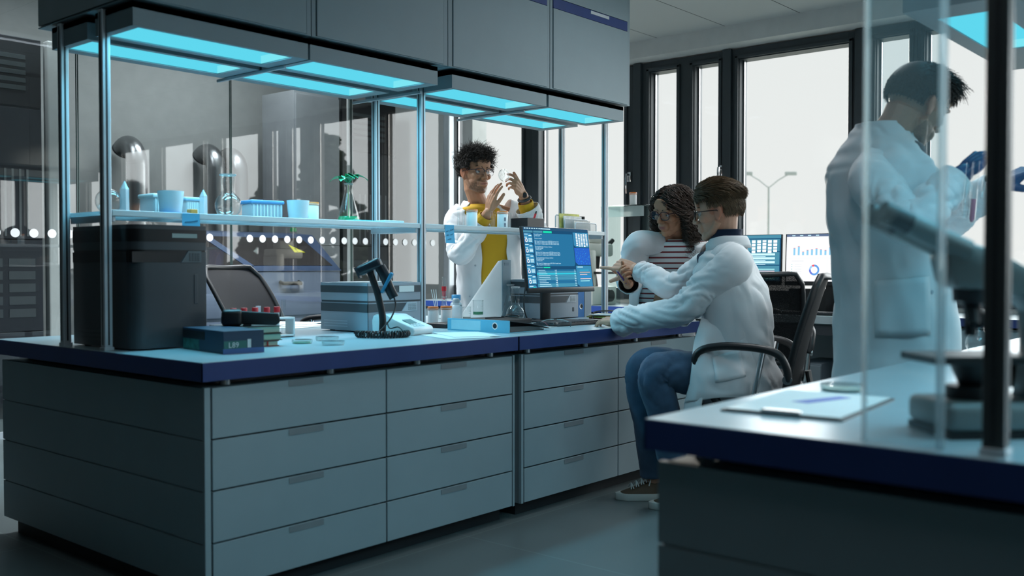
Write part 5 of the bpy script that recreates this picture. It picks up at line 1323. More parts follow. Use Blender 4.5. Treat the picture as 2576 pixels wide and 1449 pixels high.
def head_sculpt(me, H, skin, lips, beard=None, beard_fn=None):
    """eye sockets, mouth line and the tone attribute, in head coordinates"""
    I = H.inverted(); at = me.attributes.get('tone') or me.attributes.new('tone', 'FLOAT_COLOR', 'POINT')
    up = H.to_3x3()
    for v in me.vertices:
        p = I @ v.co; c = Vector(skin)
        if p.length < .17:
            for s_ in (-1, 1):
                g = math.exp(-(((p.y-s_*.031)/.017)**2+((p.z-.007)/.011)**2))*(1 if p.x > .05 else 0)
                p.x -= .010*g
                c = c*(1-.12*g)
                g2 = math.exp(-(((p.y-s_*.079)/.008)**2+((p.x+.004)/.010)**2+((p.z-.002)/.016)**2)); p.y -= s_*.004*g2
                if abs(p.y) > .066 and abs(p.z) < .035 and abs(p.x) < .03: c = Vector((c.x*1.0, c.y*.88, c.z*.85))
            if p.x > .07:
                g = math.exp(-(((p.z+.0608)/.0022)**2+(p.y/.021)**4)); p.x -= .005*g; c = c*(1-.45*g)
                l_ = math.exp(-(((p.z+.0612)/.0095)**4+(p.y/(.022))**4))
                if p.x > .083: c = c.lerp(Vector(lips), .75*l_)
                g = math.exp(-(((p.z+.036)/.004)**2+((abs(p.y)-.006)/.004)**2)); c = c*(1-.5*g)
            if beard_fn:
                w_ = max(0, min(1, beard_fn(p)))
                if w_ > 0:
                    nz = .75+.5*noise.noise(p*260); c = c.lerp(Vector(beard), max(0, min(1, w_*nz)))
            v.co = H @ p
        at.data[v.index].color = (c.x, c.y, c.z, 1)
def eyes(parent, H, iris=(.05,.03,.015), skin=None, look=(0,0), openness=.55, browc=None):
    HS = H.to_scale().x; R3 = H.to_3x3().normalized().to_4x4()
    for s_ in (-1, 1):
        c = H @ Vector((.0745,s_*.031,.007)); d = (H.to_3x3() @ Vector((1, look[0]+.05*s_, look[1]))).normalized()
        a = MB(); a.ell(c, (.0122*HS,)*3, T=R3, seg=16, rings=12); o = a.build('eyeball', pmat('eye_white', (.62,.60,.58), .25), parent, smooth=True)
        b_ = MB(); T = frame(c+d*.0105*HS, d.orthogonal(), d.cross(d.orthogonal()), d)
        b_.lathe([(0,.0022*HS), (.003*HS,.0020*HS), (.0060*HS,.0)], seg=16, T=T); b_.build('iris', pmat('iris_dark', iris, .15), o, smooth=True)
        lid = MB(); rows = []
        for i in range(7):
            el = rad(84-i*(84-openness*24)/6); rows.append([H @ Vector((.0745+.0138*math.cos(el)*math.cos(rad(az)), s_*.031+.0145*math.cos(el)*math.sin(rad(az)), .007+.0135*math.sin(el))) for az in range(-80, 81, 16)])
        lid.grid(rows); ob = lid.build('eyelid', skin, parent, smooth=True, angle=180)
        at = ob.data.attributes.new('tone', 'FLOAT_COLOR', 'POINT')
        for k in range(len(at.data)): at.data[k].color = (SKC[0]*.85, SKC[1]*.82, SKC[2]*.8, 1)
        if browc:
            pts = [H @ Vector((.0925-.020*u*u*1.0, s_*(.012+.036*u), .0285+.008*math.sin(u*2.3))) for u in [i/8 for i in range(9)]]
            MB().tube(pts, [.0028*HS]+[.0042*HS]*5+[.0034*HS,.0026*HS,.0012*HS], 8, flat=.8).build('eyebrow', browc, parent, smooth=True)
def spectacles(parent, H, rimc, w=.026, h=.020, rim=.0018, zc=.004, top_only=False, clear=None):
    mb = MB(); V = lambda *q: H @ Vector(q); HS = H.to_scale().x
    for s_ in (-1, 1):
        pts = []
        for k in range(24):
            a = 2*PI*k/24; cx_, sz_ = math.cos(a), math.sin(a)
            pts.append(V(.104-.007*(abs(cx_*w+.031)/.06)**2, s_*(.032+w*abs(cx_)**.75*(1 if cx_ > 0 else -1)), zc+h*abs(sz_)**.75*(1 if sz_ > 0 else -1)))
        if top_only: mb.tube(pts[0:13], rim*1.5*HS, 6); mb.tube(pts[12:]+[pts[0]], rim*.55*HS, 6)
        else: mb.tube(pts, rim*HS, 6, closed=True)
        mb.tube([V(.095,s_*.058,zc+.010), V(.088,s_*.066,zc+.011), V(.04,s_*.077,zc+.009), V(-.004,s_*.083,zc+.006), V(-.022,s_*.082,zc-.014)], rim*1.1*HS, 6)
    mb.tube([V(.104,-.0075,zc+.006), V(.108,0,zc+.009), V(.104,.0075,zc+.006)], rim*HS, 6)
    o = mb.build('glasses', rimc, parent, smooth=True)
    for s_ in (-1, 1):
        g = MB(); pts = []
        for k in range(20):
            a = 2*PI*k/20; cx_, sz_ = math.cos(a), math.sin(a)
            pts.append(V(.104-.007*(abs(cx_*w+.031)/.06)**2, s_*(.032+w*abs(cx_)**.75*(1 if cx_ > 0 else -1)), zc+h*abs(sz_)**.75*(1 if sz_ > 0 else -1)))
        g.f([g.v(p) for p in pts]); g.build('lens', gmat('spectacle_lens', tint=(.93,.94,.97), edge=(.8,.82,.88), refl=1.0), o)
def strands(H, n, rnd, root_fn, path_fn, r, seg=4, np_=7):
    """many tapered locks: root_fn -> head-space root and normal, path_fn -> head-space points"""
    mb = MB(); HS = H.to_scale().x
    for i in range(n):
        q = root_fn(rnd)
        if q is None: continue
        pts = path_fn(q, rnd)
        m = len(pts); rr_ = [max(.0004, r*rnd.uniform(.7, 1.2)*(1-(k/(m-1))**2.2*.85))*HS for k in range(m)]
        mb.tube([H @ p for p in pts], rr_, seg, cap=False)
    return mb
def scalp(th, ph, g=0.0):
    """point on the skull, th from the front round to the back, ph elevation"""
    c = Vector((-.014,0,.034)); r = Vector((.104+g, .080+g, .092+g))
    return c + Vector((r.x*math.cos(ph)*math.cos(th), r.y*math.cos(ph)*math.sin(th), r.z*math.sin(ph)))
def folds(p, amp, fx, seed=0.0, ridge=True):
    n_ = noise.noise(Vector((p.x*fx+seed, p.y*fx-seed, p.z*fx*.45+seed*.7)))
    n2 = noise.noise(Vector((p.x*fx*1.7-seed+p.z*fx*.8, p.y*fx*1.7, p.z*fx*.8+seed)))
    n3 = noise.noise(Vector((p.x*fx*.6, p.y*fx*.6+seed, p.z*fx*.4)))
    return amp*(-1.0*max(0, 1-3.0*abs(n_))**1.3-.7*max(0, 1-3.4*abs(n2))**1.3+.9*n3+.3)
def garment(name, rings, mat, parent, gap=0, rows_per=7, cols=56, amp=.006, fx=9.0, seed=1.0, thick=.004, n=2.3, tail=0.0):
    """cloth shell lofted through body rings (centre, forward, up, half width, half depth, gap degrees)"""
    R = []
    cs = spline([r[0] for r in rings], rows_per); m = len(cs)
    def lerp_list(k):
        vals = [r[k] for r in rings]; out = []
        for i in range(m):
            u = i/rows_per; a = min(int(u), len(vals)-2); t = min(1, u-a); t = t*t*(3-2*t) if not isinstance(vals[0], Vector) else t
            out.append(vals[a]*(1-t)+vals[a+1]*t)
        return out
    F = lerp_list(1); U = lerp_list(2); A = lerp_list(3); B = lerp_list(4); G = lerp_list(5)
    mb = MB(); rows = []
    for i in range(m):
        f = F[i].normalized(); u = U[i].normalized(); l_ = u.cross(f).normalized(); row = []
        for j in range(cols+1 if gap or max(G) > 0 else cols):
            th = rad(G[i]) + (2*PI-2*rad(G[i]))*j/cols
            c_, s_ = math.cos(th), math.sin(th); e = 2.0/n
            q = f*B[i]*(abs(c_)**e)*(1 if c_ > 0 else -1) + l_*A[i]*(abs(s_)**e)*(1 if s_ > 0 else -1)
            p = cs[i]+q
            edge = min(1, i/4)*1.0
            p = p + q.normalized()*folds(p, amp, fx, seed)*edge
            row.append(p)
        rows.append(row)
    mb.grid(rows, closed=not (gap or max(G) > 0))
    o = mb.build(name, mat, parent, smooth=True, angle=180)
    if thick:
        md = o.modifiers.new('cloth', 'SOLIDIFY'); md.thickness = thick; md.offset = 0
    return o
def sleeve(name, pts, rs, mat, parent, amp=.006, seed=2.0, thick=.004, per=22, seg=44, bends=None, flat=1.0):
    P = spline(pts, per); m = len(P); rr_ = []
    for i in range(m):
        u = i/per; a = min(int(u), len(rs)-2); t = min(1, u-a); rr_.append(rs[a]*(1-t)+rs[a+1]*t)
    mb = MB(); mb.tube(P, rr_, seg, cap=False, flat=flat)
    k = 0; dist = sum((P[i+1]-P[i]).length for i in range(m-1))
    mb.bm.verts.ensure_lookup_table()
    for i in range(m):
        u = i/(m-1)
        w_ = 1.0
        if bends: w_ = .45+sum(1.5*math.exp(-((u-b_)/.12)**2) for b_ in bends)
        if i == m-1: w_ = .2
        for j in range(seg):
            v = mb.bm.verts[k]; k += 1; q = (v.co-P[i])
            if q.length > 0:
                ph = 2*PI*j/seg; s_ = u*dist
                n1 = noise.noise(Vector((math.cos(ph)*.8+seed, math.sin(ph)*.8, s_*15+1.6*math.sin(ph+seed))))
                n2 = noise.noise(Vector((math.cos(ph)*1.3-seed, math.sin(ph)*1.3+seed, s_*24-1.8*math.sin(ph+seed*2))))
                n3 = noise.noise(Vector((math.cos(ph)*.6, math.sin(ph)*.6+seed, s_*6)))
                v.co += q.normalized()*amp*w_*(-1.25*max(0, 1-3.2*abs(n1))**1.3-.8*max(0, 1-3.6*abs(n2))**1.3+1.3*n3+.4)
    o = mb.build(name, mat, parent, smooth=True, angle=180)
    if thick: md = o.modifiers.new('cloth', 'SOLIDIFY'); md.thickness = thick; md.offset = 0
    return o
def sheet(name, rows, mat, parent, amp=.004, fx=9, seed=0, thick=.004, sub=3):
    """cloth panel through a coarse grid of points, refined and gently creased"""
    R = [spline(r, sub) for r in rows]; C = [spline([r[k] for r in R], sub) for k in range(len(R[0]))]
    mb = MB(); G = [[C[k][i] for k in range(len(C))] for i in range(len(C[0]))]
    if amp: G = [[p+Vector((0,0,1)).cross(Vector(FW)).cross(Vector((0,0,1)))*0+(-FW)*folds(p, amp, fx, seed) for p in r] for r in G]
    mb.grid(G); o = mb.build(name, mat, parent, smooth=True, angle=180)
    if thick: md = o.modifiers.new('cloth', 'SOLIDIFY'); md.thickness = thick; md.offset = 0
    return o
def head_frame(c, fwd, up, s_=1.0):
    f = Vector(fwd).normalized(); u = Vector(up); u = (u-f*u.dot(f)).normalized(); l_ = u.cross(f)
    return frame(c, f, l_, u) @ Matrix.Diagonal((s_,s_,s_,1))
COAT = cloth_mat('lab_coat_white', (.74,.76,.78))
SKC = (.5,.3,.2)
ZUP = Vector((0,0,1))

from mathutils.bvhtree import BVHTree
def drape(name, target, grid, mat, parent, off=.004, thick=.003, sub=4):
    """panel that lies on a garment: the grid points are dropped onto the cloth surface and lifted by off"""
    dg = bpy.context.evaluated_depsgraph_get(); tree = BVHTree.FromObject(target, dg)
    W = len(grid[0]); rows = []
    R = [spline([Vector((p[0], p[1], 0)) for p in r], sub) for r in grid]
    C = [spline([r[k] for r in R], sub) for k in range(len(R[0]))]
    last = None; dcen = None
    for i in range(len(C[0])):
        row = []
        for k in range(len(C)):
            q = C[k][i]; d = ray(q.x, q.y).normalized(); hit = tree.ray_cast(CAM, d)
            if hit[0] is None: p = (CAM+d*dcen) if dcen else CAM+d*4
            else: p = hit[0]; dcen = (p-CAM).length; n_ = hit[1] if hit[1].dot(d) < 0 else -hit[1]; p = p+n_*off
            row.append(p)
        rows.append(row)
    mb = MB(); mb.grid(rows); o = mb.build(name, mat, parent, smooth=True, angle=180)
    md = o.modifiers.new('cloth', 'SOLIDIFY'); md.thickness = thick; md.offset = 0
    return o
def snap_button(target, px, py, parent, r=.006):
    dg = bpy.context.evaluated_depsgraph_get(); tree = BVHTree.FromObject(target, dg); d = ray(px, py).normalized(); hit = tree.ray_cast(CAM, d)
    if hit[0] is None: return
    n_ = hit[1] if hit[1].dot(d) < 0 else -hit[1]
    MB().lathe([(0,.003), (r*.55,.003), (r*.6,.001), (r,.0012), (r,0)], seg=16, T=frame(hit[0]+n_*.003, n_.orthogonal(), n_.cross(n_.orthogonal()), n_)).build('snap_button', pmat('snap_grey', (.42,.47,.52), .4), parent, smooth=True)
# ================================================================== the seated man
LEFTV = -RT
def person(label): return thing('person', label, 'person', (0,0,0))
def seated():
    global SKC
    SKC = (.66,.36,.245); SK = skin_mat('skin_fair', SKC)
    t = person('seated man in white lab coat and navy turtleneck pointing at the screen')
    f = (LEFTV*.88+FW*.47).normalized()
    hip = at_d(1866,955,4.52); waist = at_d(1852,860,4.51); chest = at_d(1846,725,4.50); nb = at_d(1822,622,4.50)
    H = head_frame(at_d(1808,536,4.50), LEFTV*.93+FW*.34-ZUP*.13, ZUP+LEFTV*.05, 1.02)
    shL, shR = at_d(1838,672,4.34), at_d(1797,660,4.68)
    elL, wrL = at_d(1716,778,4.42), at_d(1557,811,4.76)
    elR, wrR = at_d(1692,722,4.72), at_d(1600,677,4.90)
    hpL, hpR = at_d(1862,965,4.43), at_d(1852,958,4.60)
    knL, knR = at_d(1654,938,4.36), at_d(1622,930,4.56)
    anL, anR = at_d(1690,1150,4.44), at_d(1646,1210,4.62)
    mb = MB(); head_pieces(mb, H)
    mb.tube([H @ Vector((-.026,0,-.02)), H @ Vector((-.020,0,-.08)), nb, chest, waist, hip], [.058,.052,.060,.10,.10,.10], 16)
    for a, b_, c in ((shL, elL, wrL), (shR, elR, wrR)): capsule(mb, [a, b_, c], [.050,.040,.029], 12); mb.tube([nb, a], [.05,.05], 10)
    for a, b_, c in ((hpL, knL, anL), (hpR, knR, anR)): capsule(mb, [a, b_, c], [.07,.05,.038], 12)
    # hand on the keyboard edge, pointing hand
    dL = (at_d(1478,801,4.88)-wrL); hand(mb, wrL, dL, ZUP*.9+(-FW)*.3, -1, curls=((22,30,20),(24,32,22),(26,34,24),(30,36,24)), thumb=(.75,.5,-.45), sc=1.0)
    dR = (at_d(1540,662,4.95)-wrR)
    hand(mb, wrR, dR, ZUP*.55-FW*.75, 1, curls=((4,6,4),(58,72,45),(66,78,50),(70,80,50)), thumb=(.80,.42,-.55), sc=1.10, spread=.4, tcurl=8)
    o = mb.build('body', SK, t); bake(o, .0032, 4); head_sculpt(o.data, H, SKC, (.50,.20,.17), (.30,.19,.13), lambda p: .25*math.exp(-((p.z+.085)/.04)**2) if p.x > .0 and p.z < -.045 else 0)
    HAIR = pmat('hair_brown', (.13,.082,.042), .5, var=.35, scale=50)
    eyes(t, H, (.05,.08,.10), SK, (0,-.15), .5, HAIR)
    spectacles(t, H, pmat('rim_black', (.012,.012,.014), .3), top_only=False, rim=.0019)
    rnd = random.Random(3)
    def root(r):
        th = r.uniform(-PI, PI); ph = math.asin(r.uniform(-.50, 1))
        p = scalp(th, ph)
        front = math.cos(th)
        lim = .068 if front > .5 else (.012+.055*max(0, front) if front > -.15 else -.074)
        if p.z < lim: return None
        if abs(p.y) > .06 and -.032 < p.x < .030 and p.z < .035: return None
        return p
    def path(p, r):
        nrm = (p-Vector((-.014,0,.03))).normalized(); top = max(0, min(1, (p.z-.060)/.045)); fr = max(0, min(1, (p.x-.0)/.07))
        L = .014+.046*top+r.uniform(0, .008); nape = max(0, min(1, (-.02-p.z)/.04)); L *= 1-.45*nape
        d = Vector((-.35*(1-top)-.80*top, .22*top+.16*r.uniform(-1,1), -.9*(1-top)+.10*top)); d = (d-nrm*d.dot(nrm)*.9).normalized()
        lift = (.003+.020*top+.016*top*fr)*(1-.7*nape)
        return [p+nrm*(lift*math.sin(PI*.5*min(1, u*2.2))-.010*top*max(0, u-.5))+d*L*u+Vector((.020*fr*top*math.sin(PI*min(1, u*1.3)),0,0)) for u in (0,.2,.4,.6,.8,1)]
    s_ = strands(H, 5200, rnd, root, path, .0019, 4)
    cap = []
    for i in range(15):
        ph = rad(-28+118*i/14); row = []
        for j in range(29):
            th = -PI+2*PI*j/28; fr = math.cos(th); p = scalp(th, ph, .002+.010*max(0, math.sin(ph))**2)
            lim = .072 if fr > .5 else (.040 if fr > -.12 else -.058)
            if p.z < lim: p = scalp(th, ph, -.02)
            row.append(H @ p)
        cap.append(row)
    s_.grid(cap); s_.build('hair', HAIR, t, smooth=True, angle=180)
    # turtleneck
    NAVY = cloth_mat('turtleneck_navy', (.012,.024,.055), .85)
    nk = H @ Vector((-.028,0,-.090))
    g = garment('turtleneck', [(nk+ZUP*.012, f, (nk-nb)*-1*-1, .062, .064, 0.0), ((nk*.5+nb*.5), f, ZUP, .066, .070, 0.0), (nb-ZUP*.01, f, ZUP, .085, .080, 0.0), (nb-ZUP*.05+f*.02, f, ZUP, .14, .095, 0.0), (chest+f*.015, f, ZUP, .165, .115, 0.0), (waist+f*.02, f, ZUP, .15, .115, 0.0), (hip+f*.02, f, ZUP, .15, .13, 0.0)], NAVY, t, amp=.003, fx=14)
    # coat
    up = (nb-hip).normalized()
    ct = garment('lab_coat', [(nb+ZUP*.032-f*.012, f, ZUP, .082, .080, 38.0), (nb-ZUP*.005-f*.008, f, ZUP, .105, .088, 30.0), (nb-ZUP*.052-f*.012, f, ZUP, .185, .105, 22.0), (nb-ZUP*.12-f*.01, f, up, .215, .128, 18.0), (chest-ZUP*.03, f, up, .215, .148, 14.0),
        (waist+ZUP*.02-f*.005, f, up, .195, .155, 12.0), (waist-ZUP*.08+f*.005, f, up, .205, .17, 12.0), (hip-ZUP*.005+f*.015, f, up, .225, .195, 14.0), (hip-ZUP*.075+f*.02, f, up, .235, .215, 16.0)], COAT, t, gap=1, amp=.013, fx=7.5, seed=4.0, rows_per=8, cols=72)
    sleeve('sleeve', [shL+(nb-shL)*.35, shL, (shL+elL)*.5+FW*-.004, elL, (elL*.45+wrL*.55), wrL-(wrL-elL).normalized()*.012], [.088,.086,.078,.070,.060,.066], COAT, ct, amp=.0062, seed=3.0, bends=(.5,.9))
    sleeve('sleeve', [shR+(nb-shR)*.35, shR, (shR+elR)*.5, elR, (elR*.45+wrR*.55), wrR-(wrR-elR).normalized()*.03], [.085,.082,.074,.066,.056,.054], COAT, ct, amp=.0055, seed=6.0, bends=(.5,.9))
    # collar with notch, folded outward
    col_rows = []
    l_ = ZUP.cross(f)
    for k, (dz, gr) in enumerate(((.040,0),(.048,.006),(.026,.018),(-.004,.026))):
        row = []
        for j in range(17):
            th = rad(42+276*j/16); c_, s2 = math.cos(th), math.sin(th)
            row.append(nb-f*.014+f*c_*(.080+gr)+l_*s2*(.080+gr)+ZUP*(dz-.010*(1-c_)*.0-.018*max(0, c_)))
        col_rows.append(row)
    sheet('collar', col_rows, COAT, ct, amp=.0, sub=2)
    # lapel on the near side
    # skirt of the coat falling over the thigh and in front of the seat
    th0 = hpL
    D = lambda px, py, d: at_d(px, py, d)
    dg = bpy.context.evaluated_depsgraph_get(); tree = BVHTree.FromObject(ct, dg)
    def S(px, py, off=.004):
        d = ray(px, py).normalized(); h = tree.ray_cast(CAM, d)
        return h[0]-d*off if h[0] else at_d(px, py, 4.36)
    sk = sheet('coat_skirt', [[S(1764,800,-.012), S(1790,806,-.012), S(1830,812,-.012), S(1868,818,-.012), S(1900,822,-.012)],
                         [D(1745,868,4.315), D(1776,874,4.290), S(1822,880,.010), S(1868,884,.004), S(1912,886,-.012)],
                         [D(1740,925,4.275), D(1772,934,4.245), D(1820,938,4.236), D(1872,938,4.250), S(1920,936,-.012)],
                         [D(1733,975,4.280), D(1764,982,4.245), D(1816,984,4.234), D(1876,986,4.245), S(1926,982,-.010)],
                         [D(1722,1012,4.290), D(1756,1008,4.260), D(1812,1000,4.245), D(1880,1000,4.258), S(1930,992,-.010)]], COAT, ct, amp=.008, fx=8, seed=7, sub=6, thick=.0016)
    sheet('coat_skirt', [[D(1734,968,4.300), D(1750,974,4.272), D(1770,978,4.250)],
                         [D(1724,1008,4.300), D(1744,1012,4.270), D(1766,1014,4.250)],
                         [D(1712,1062,4.310), D(1736,1064,4.285), D(1760,1056,4.265)]], COAT, ct, amp=.006, fx=10, seed=9, sub=5)
    drape('pocket', sk, [[(1790,900),(1826,889),(1862,880)], [(1796,930),(1832,922),(1868,914)], [(1800,962),(1838,955),(1874,948)]], COAT, ct, off=.005)
    # jeans and shoes
    DEN = cloth_mat('denim_blue', (.055,.105,.175), .9, var=.25, scale=12)
    j = sleeve('jeans', [hpL+f*-.02, (hpL+knL)*.5+ZUP*.012, knL+ZUP*.0, (knL+anL)*.5, anL], [.105,.098,.082,.070,.064], DEN, t, amp=.004, seed=1.0, bends=(.5,))
    sleeve('trouser_leg', [hpR+f*-.02, (hpR+knR)*.5+ZUP*.012, knR, (knR+anR)*.5, anR+ZUP*.03], [.105,.098,.082,.070,.066], DEN, j, amp=.004, seed=5.0, bends=(.5,))
    for an, nm, gz in ((anR+RT*.022, 'shoe', 0.0), (Vector((anL.x, anL.y, .10))+RT*.10, 'shoe', 0.0)):
        fd = (LEFTV*.96-FW*.10); fd.z = 0; fd.normalize(); T = frame((an.x, an.y, gz), fd, ZUP.cross(fd), ZUP)
        s2 = MB(); rows = []
        for i in range(13):
            u = i/12; x = -.075+.275*u; wd = .036+.012*math.sin(PI*min(1, u*1.05))-.022*max(0, u-.86)/.14; hh = .095 if u < .35 else .095-.055*min(1, (u-.35)/.5)
            hh -= .018*max(0, u-.88)/.12
            rows.append([T @ Vector((x, wd*math.cos(a), .028+(hh-.028)*max(0, math.sin(a))**.7)) for a in [PI*k/10 for k in range(11)]])
        s2.grid(rows); sh = s2.build(nm, pmat('shoe_brown', (.10,.068,.042), .7, var=.15), t, smooth=True, angle=180)
        so = MB(); poly = []
        for i in range(25):
            u = i/24; x = -.082+.29*u; wd = .040+.012*math.sin(PI*min(1, u*1.02))-.03*max(0, (u-.84)/.16)**1.5-.02*max(0, (.08-u)/.08); poly.append((x, wd))
        pl = poly+[(x, -w_) for x, w_ in poly[::-1]]
        so.prism(pl, .0, .032, 'z', T, bevel=.004); so.build('sole', pmat('sole_white', (.55,.57,.54), .6), sh, smooth=True)
        lc = MB()
        for k in range(4):
            x = .055+.024*k; z = .096-.010*k
            lc.tube(spline([T @ Vector((x,-.03,z-.012)), T @ Vector((x+.006,0,z+.006)), T @ Vector((x+.012,.03,z-.014))], 4), .0028, 6)
            lc.tube(spline([T @ Vector((x,.03,z-.012)), T @ Vector((x+.006,0,z+.008)), T @ Vector((x+.012,-.03,z-.014))], 4), .0028, 6)
        lc.tube(spline([T @ Vector((.055,0,.105)), T @ Vector((.04,.03,.13)), T @ Vector((.05,.045,.10)), T @ Vector((.06,.05,.07))], 5), .0026, 6)
        lc.build('laces', pmat('lace_white', (.62,.66,.66), .7), sh, smooth=True)
    return t
seated()

# ================================================================== the leaning woman
def woman():
    global SKC
    SKC = (.50,.25,.145); SK = skin_mat('skin_tan', SKC)
    t = person('curly haired woman with glasses and striped top leaning in, holding a pen')
    f = (-FW*.84-RT*.45-ZUP*.10).normalized()
    hip = at_d(1660,822,5.78); waist = at_d(1664,742,5.56); chest = at_d(1688,665,5.22); nb = at_d(1708,594,5.08)
    H = head_frame(at_d(1692,532,5.00), -FW*.60-RT*.74-ZUP*.30, ZUP-RT*.12-FW*.25, .98)
    shR, shL = at_d(1608,616,5.04), at_d(1776,620,5.24)
    elR, wrR = at_d(1586,702,5.14), at_d(1580,716,4.93)
    elL, wrL = at_d(1772,735,5.25), at_d(1712,800,5.10)
    mb = MB(); head_pieces(mb, H, True)
    mb.tube([H @ Vector((-.030,0,-.03)), H @ Vector((-.024,0,-.08)), nb, chest, waist, hip], [.050,.047,.055,.09,.085,.10], 16)
    for a, b_, c in ((shL, elL, wrL), (shR, elR, wrR)): capsule(mb, [a, b_, c], [.042,.034,.024], 12); mb.tube([nb, a], [.045,.042], 10)
    for s_ in (-1, 1):
        hp = hip+RT*.09*s_; kn = Vector((hp.x, hp.y, .46)); capsule(mb, [hp, kn, Vector((hp.x, hp.y, .09))], [.07,.05,.036], 12)
        mb.ell((hp.x-FW.x*.06, hp.y-FW.y*.06, .04), (.045,.045,.04))
    dR = (at_d(1556,690,4.84)-wrR)
    tips = hand(mb, wrR, dR, -RT*.85-FW*.4-ZUP*.2, 1, curls=((40,50,30),(48,58,36),(55,60,40),(60,60,40)), thumb=(.7,.55,-.55), sc=.92, spread=.5)
    o = mb.build('body', SK, t); bake(o, .0030, 4); head_sculpt(o.data, H, SKC, (.42,.13,.13))
    HAIR = pmat('hair_dark_curl', (.035,.019,.011), .45, var=.4, scale=40)
    eyes(t, H, (.03,.015,.008), SK, (0,-.25), .3, HAIR)
    spectacles(t, H, pmat('rim_plum', (.045,.012,.022), .3), w=.027, h=.021, rim=.0022)
    rnd = random.Random(11)
    def root(r):
        th = r.uniform(-PI, PI); ph = math.asin(r.uniform(-.35, 1)); p = scalp(th, ph, .002); fr = math.cos(th)
        lim = .052 if fr > .45 else (.005 if fr > 0 else -.06)
        return p if p.z > lim else None
    def path(p, r):
        side = 1 if p.y > 0 else -1; q0 = p-Vector((-.014,0,0)); th0 = abs(math.atan2(q0.y, q0.x)); r0 = math.hypot(q0.x, q0.y)
        th1 = max(th0, rad(r.uniform(66, 96))); L = r.uniform(.16, .28); ph0 = r.uniform(0, 6.28); ra = r.uniform(.007, .014); tw = r.uniform(11, 18); R1 = r.uniform(.085, .148)+.012*(th0 > 1.8); out = []; n_ = 36
        for k in range(n_):
            u = k/(n_-1); e = min(1, u*2.6); e = e*e*(3-2*e)
            th = th0+(th1-th0)*e; rr2 = r0+(R1-r0)*min(1, u*2.2)**.7
            z = p.z+.016*math.sin(min(1, u*3.5)*PI)-(p.z+.02)*e*.65-L*max(0, u-.12)**1.2
            a = ph0+tw*u*PI; g = min(1, u*4)*ra
            out.append(Vector((-.014+rr2*math.cos(th)+math.cos(a)*g, side*(rr2*math.sin(th)*.92)+math.sin(a)*g, z+g*.5*math.sin(a*1.3))))
        return out
    s_ = strands(H, 2300, rnd, root, path, .0017, 4)
    cap = []
    for i in range(13):
        ph = rad(-35+125*i/12); row = []
        for j in range(29):
            th = -PI+2*PI*j/28; fr = math.cos(th); p = scalp(th, ph, .006)
            lim = .056 if fr > .45 else (.02 if fr > 0 else -.07)
            if p.z < lim: p = scalp(th, ph, -.02)
            row.append(H @ p)
        cap.append(row)
    s_.grid(cap); s_.build('hair', HAIR, t, smooth=True, angle=180)
    # striped top
    m, nt, out = new_mat('striped_jersey')
    b = nt.nodes.new('ShaderNodeBsdfPrincipled'); b.inputs['Roughness'].default_value = .85
    tc = nt.nodes.new('ShaderNodeTexCoord'); sx = nt.nodes.new('ShaderNodeSeparateXYZ'); ml = nt.nodes.new('ShaderNodeMath'); ml.operation = 'MULTIPLY'; ml.inputs[1].default_value = 36.0
    fr = nt.nodes.new('ShaderNodeMath'); fr.operation = 'FRACT'; cr = nt.nodes.new('ShaderNodeValToRGB'); cr.color_ramp.interpolation = 'CONSTANT'
    e = cr.color_ramp.elements; e[0].color = (.72,.74,.74,1); e[1].position = .55; e[1].color = (.20,.025,.03,1); q = e.new(.84); q.color = (.72,.74,.74,1)
    nt.links.new(tc.outputs['Object'], sx.inputs[0]); nt.links.new(sx.outputs['Z'], ml.inputs[0]); nt.links.new(ml.outputs[0], fr.inputs[0]); nt.links.new(fr.outputs[0], cr.inputs[0]); nt.links.new(cr.outputs[0], b.inputs['Base Color']); nt.links.new(b.outputs[0], out.inputs[0])
    garment('striped_top', [(nb-ZUP*.012+f*.012, f, ZUP, .075, .070, 0.0), (nb-ZUP*.045+f*.012, f, ZUP, .165, .092, 0.0), (chest+f*.03, f, ZUP, .160, .120, 0.0), (waist+f*.02, f, ZUP, .135, .105, 0.0), (hip+ZUP*.07+f*.02, f, ZUP, .15, .115, 0.0)], m, t, amp=.004, fx=10)
    TR = cloth_mat('trousers_black', (.015,.016,.02), .85)
    tr = garment('trousers', [(hip+ZUP*.085, f, ZUP, .152, .118, 0.0), (hip, f, ZUP, .165, .13, 0.0), (hip-ZUP*.12, f, ZUP, .165, .125, 0.0)], TR, t, amp=.004)
    for s_ in (-1, 1):
        hp = hip+RT*.085*s_-ZUP*.06; sleeve('trouser_leg', [hp, Vector((hp.x, hp.y, .45)), Vector((hp.x, hp.y, .07))], [.085,.070,.062], TR, tr, amp=.005)
    ct = garment('lab_coat', [(nb+ZUP*.012-f*.012, f, ZUP, .088, .080, 44.0), (nb-ZUP*.02-f*.005, f, ZUP, .140, .092, 36.0), (nb-ZUP*.062, f, ZUP, .185, .110, 34.0), (chest+ZUP*.02+f*.012, f, ZUP, .200, .140, 26.0), (chest*.4+waist*.6, f, ZUP, .190, .135, 24.0), (waist-ZUP*.03, f, ZUP, .185, .135, 26.0),
         (hip-ZUP*.02, f, ZUP, .205, .155, 34.0), (hip-ZUP*.25, f, ZUP, .225, .17, 36.0), (hip-ZUP*.46, f, ZUP, .235, .18, 38.0)], COAT, t, gap=1, amp=.009, fx=8, seed=2.0, rows_per=7, cols=64)
    sleeve('sleeve', [shR+(nb-shR)*.58-ZUP*.018, shR, (shR+elR)*.5-RT*.010, elR-RT*.008, (elR+wrR)*.5, wrR+(elR-wrR).normalized()*.03], [.050,.072,.070,.064,.058,.052], COAT, ct, amp=.0052, seed=4.0, bends=(.45,.7))
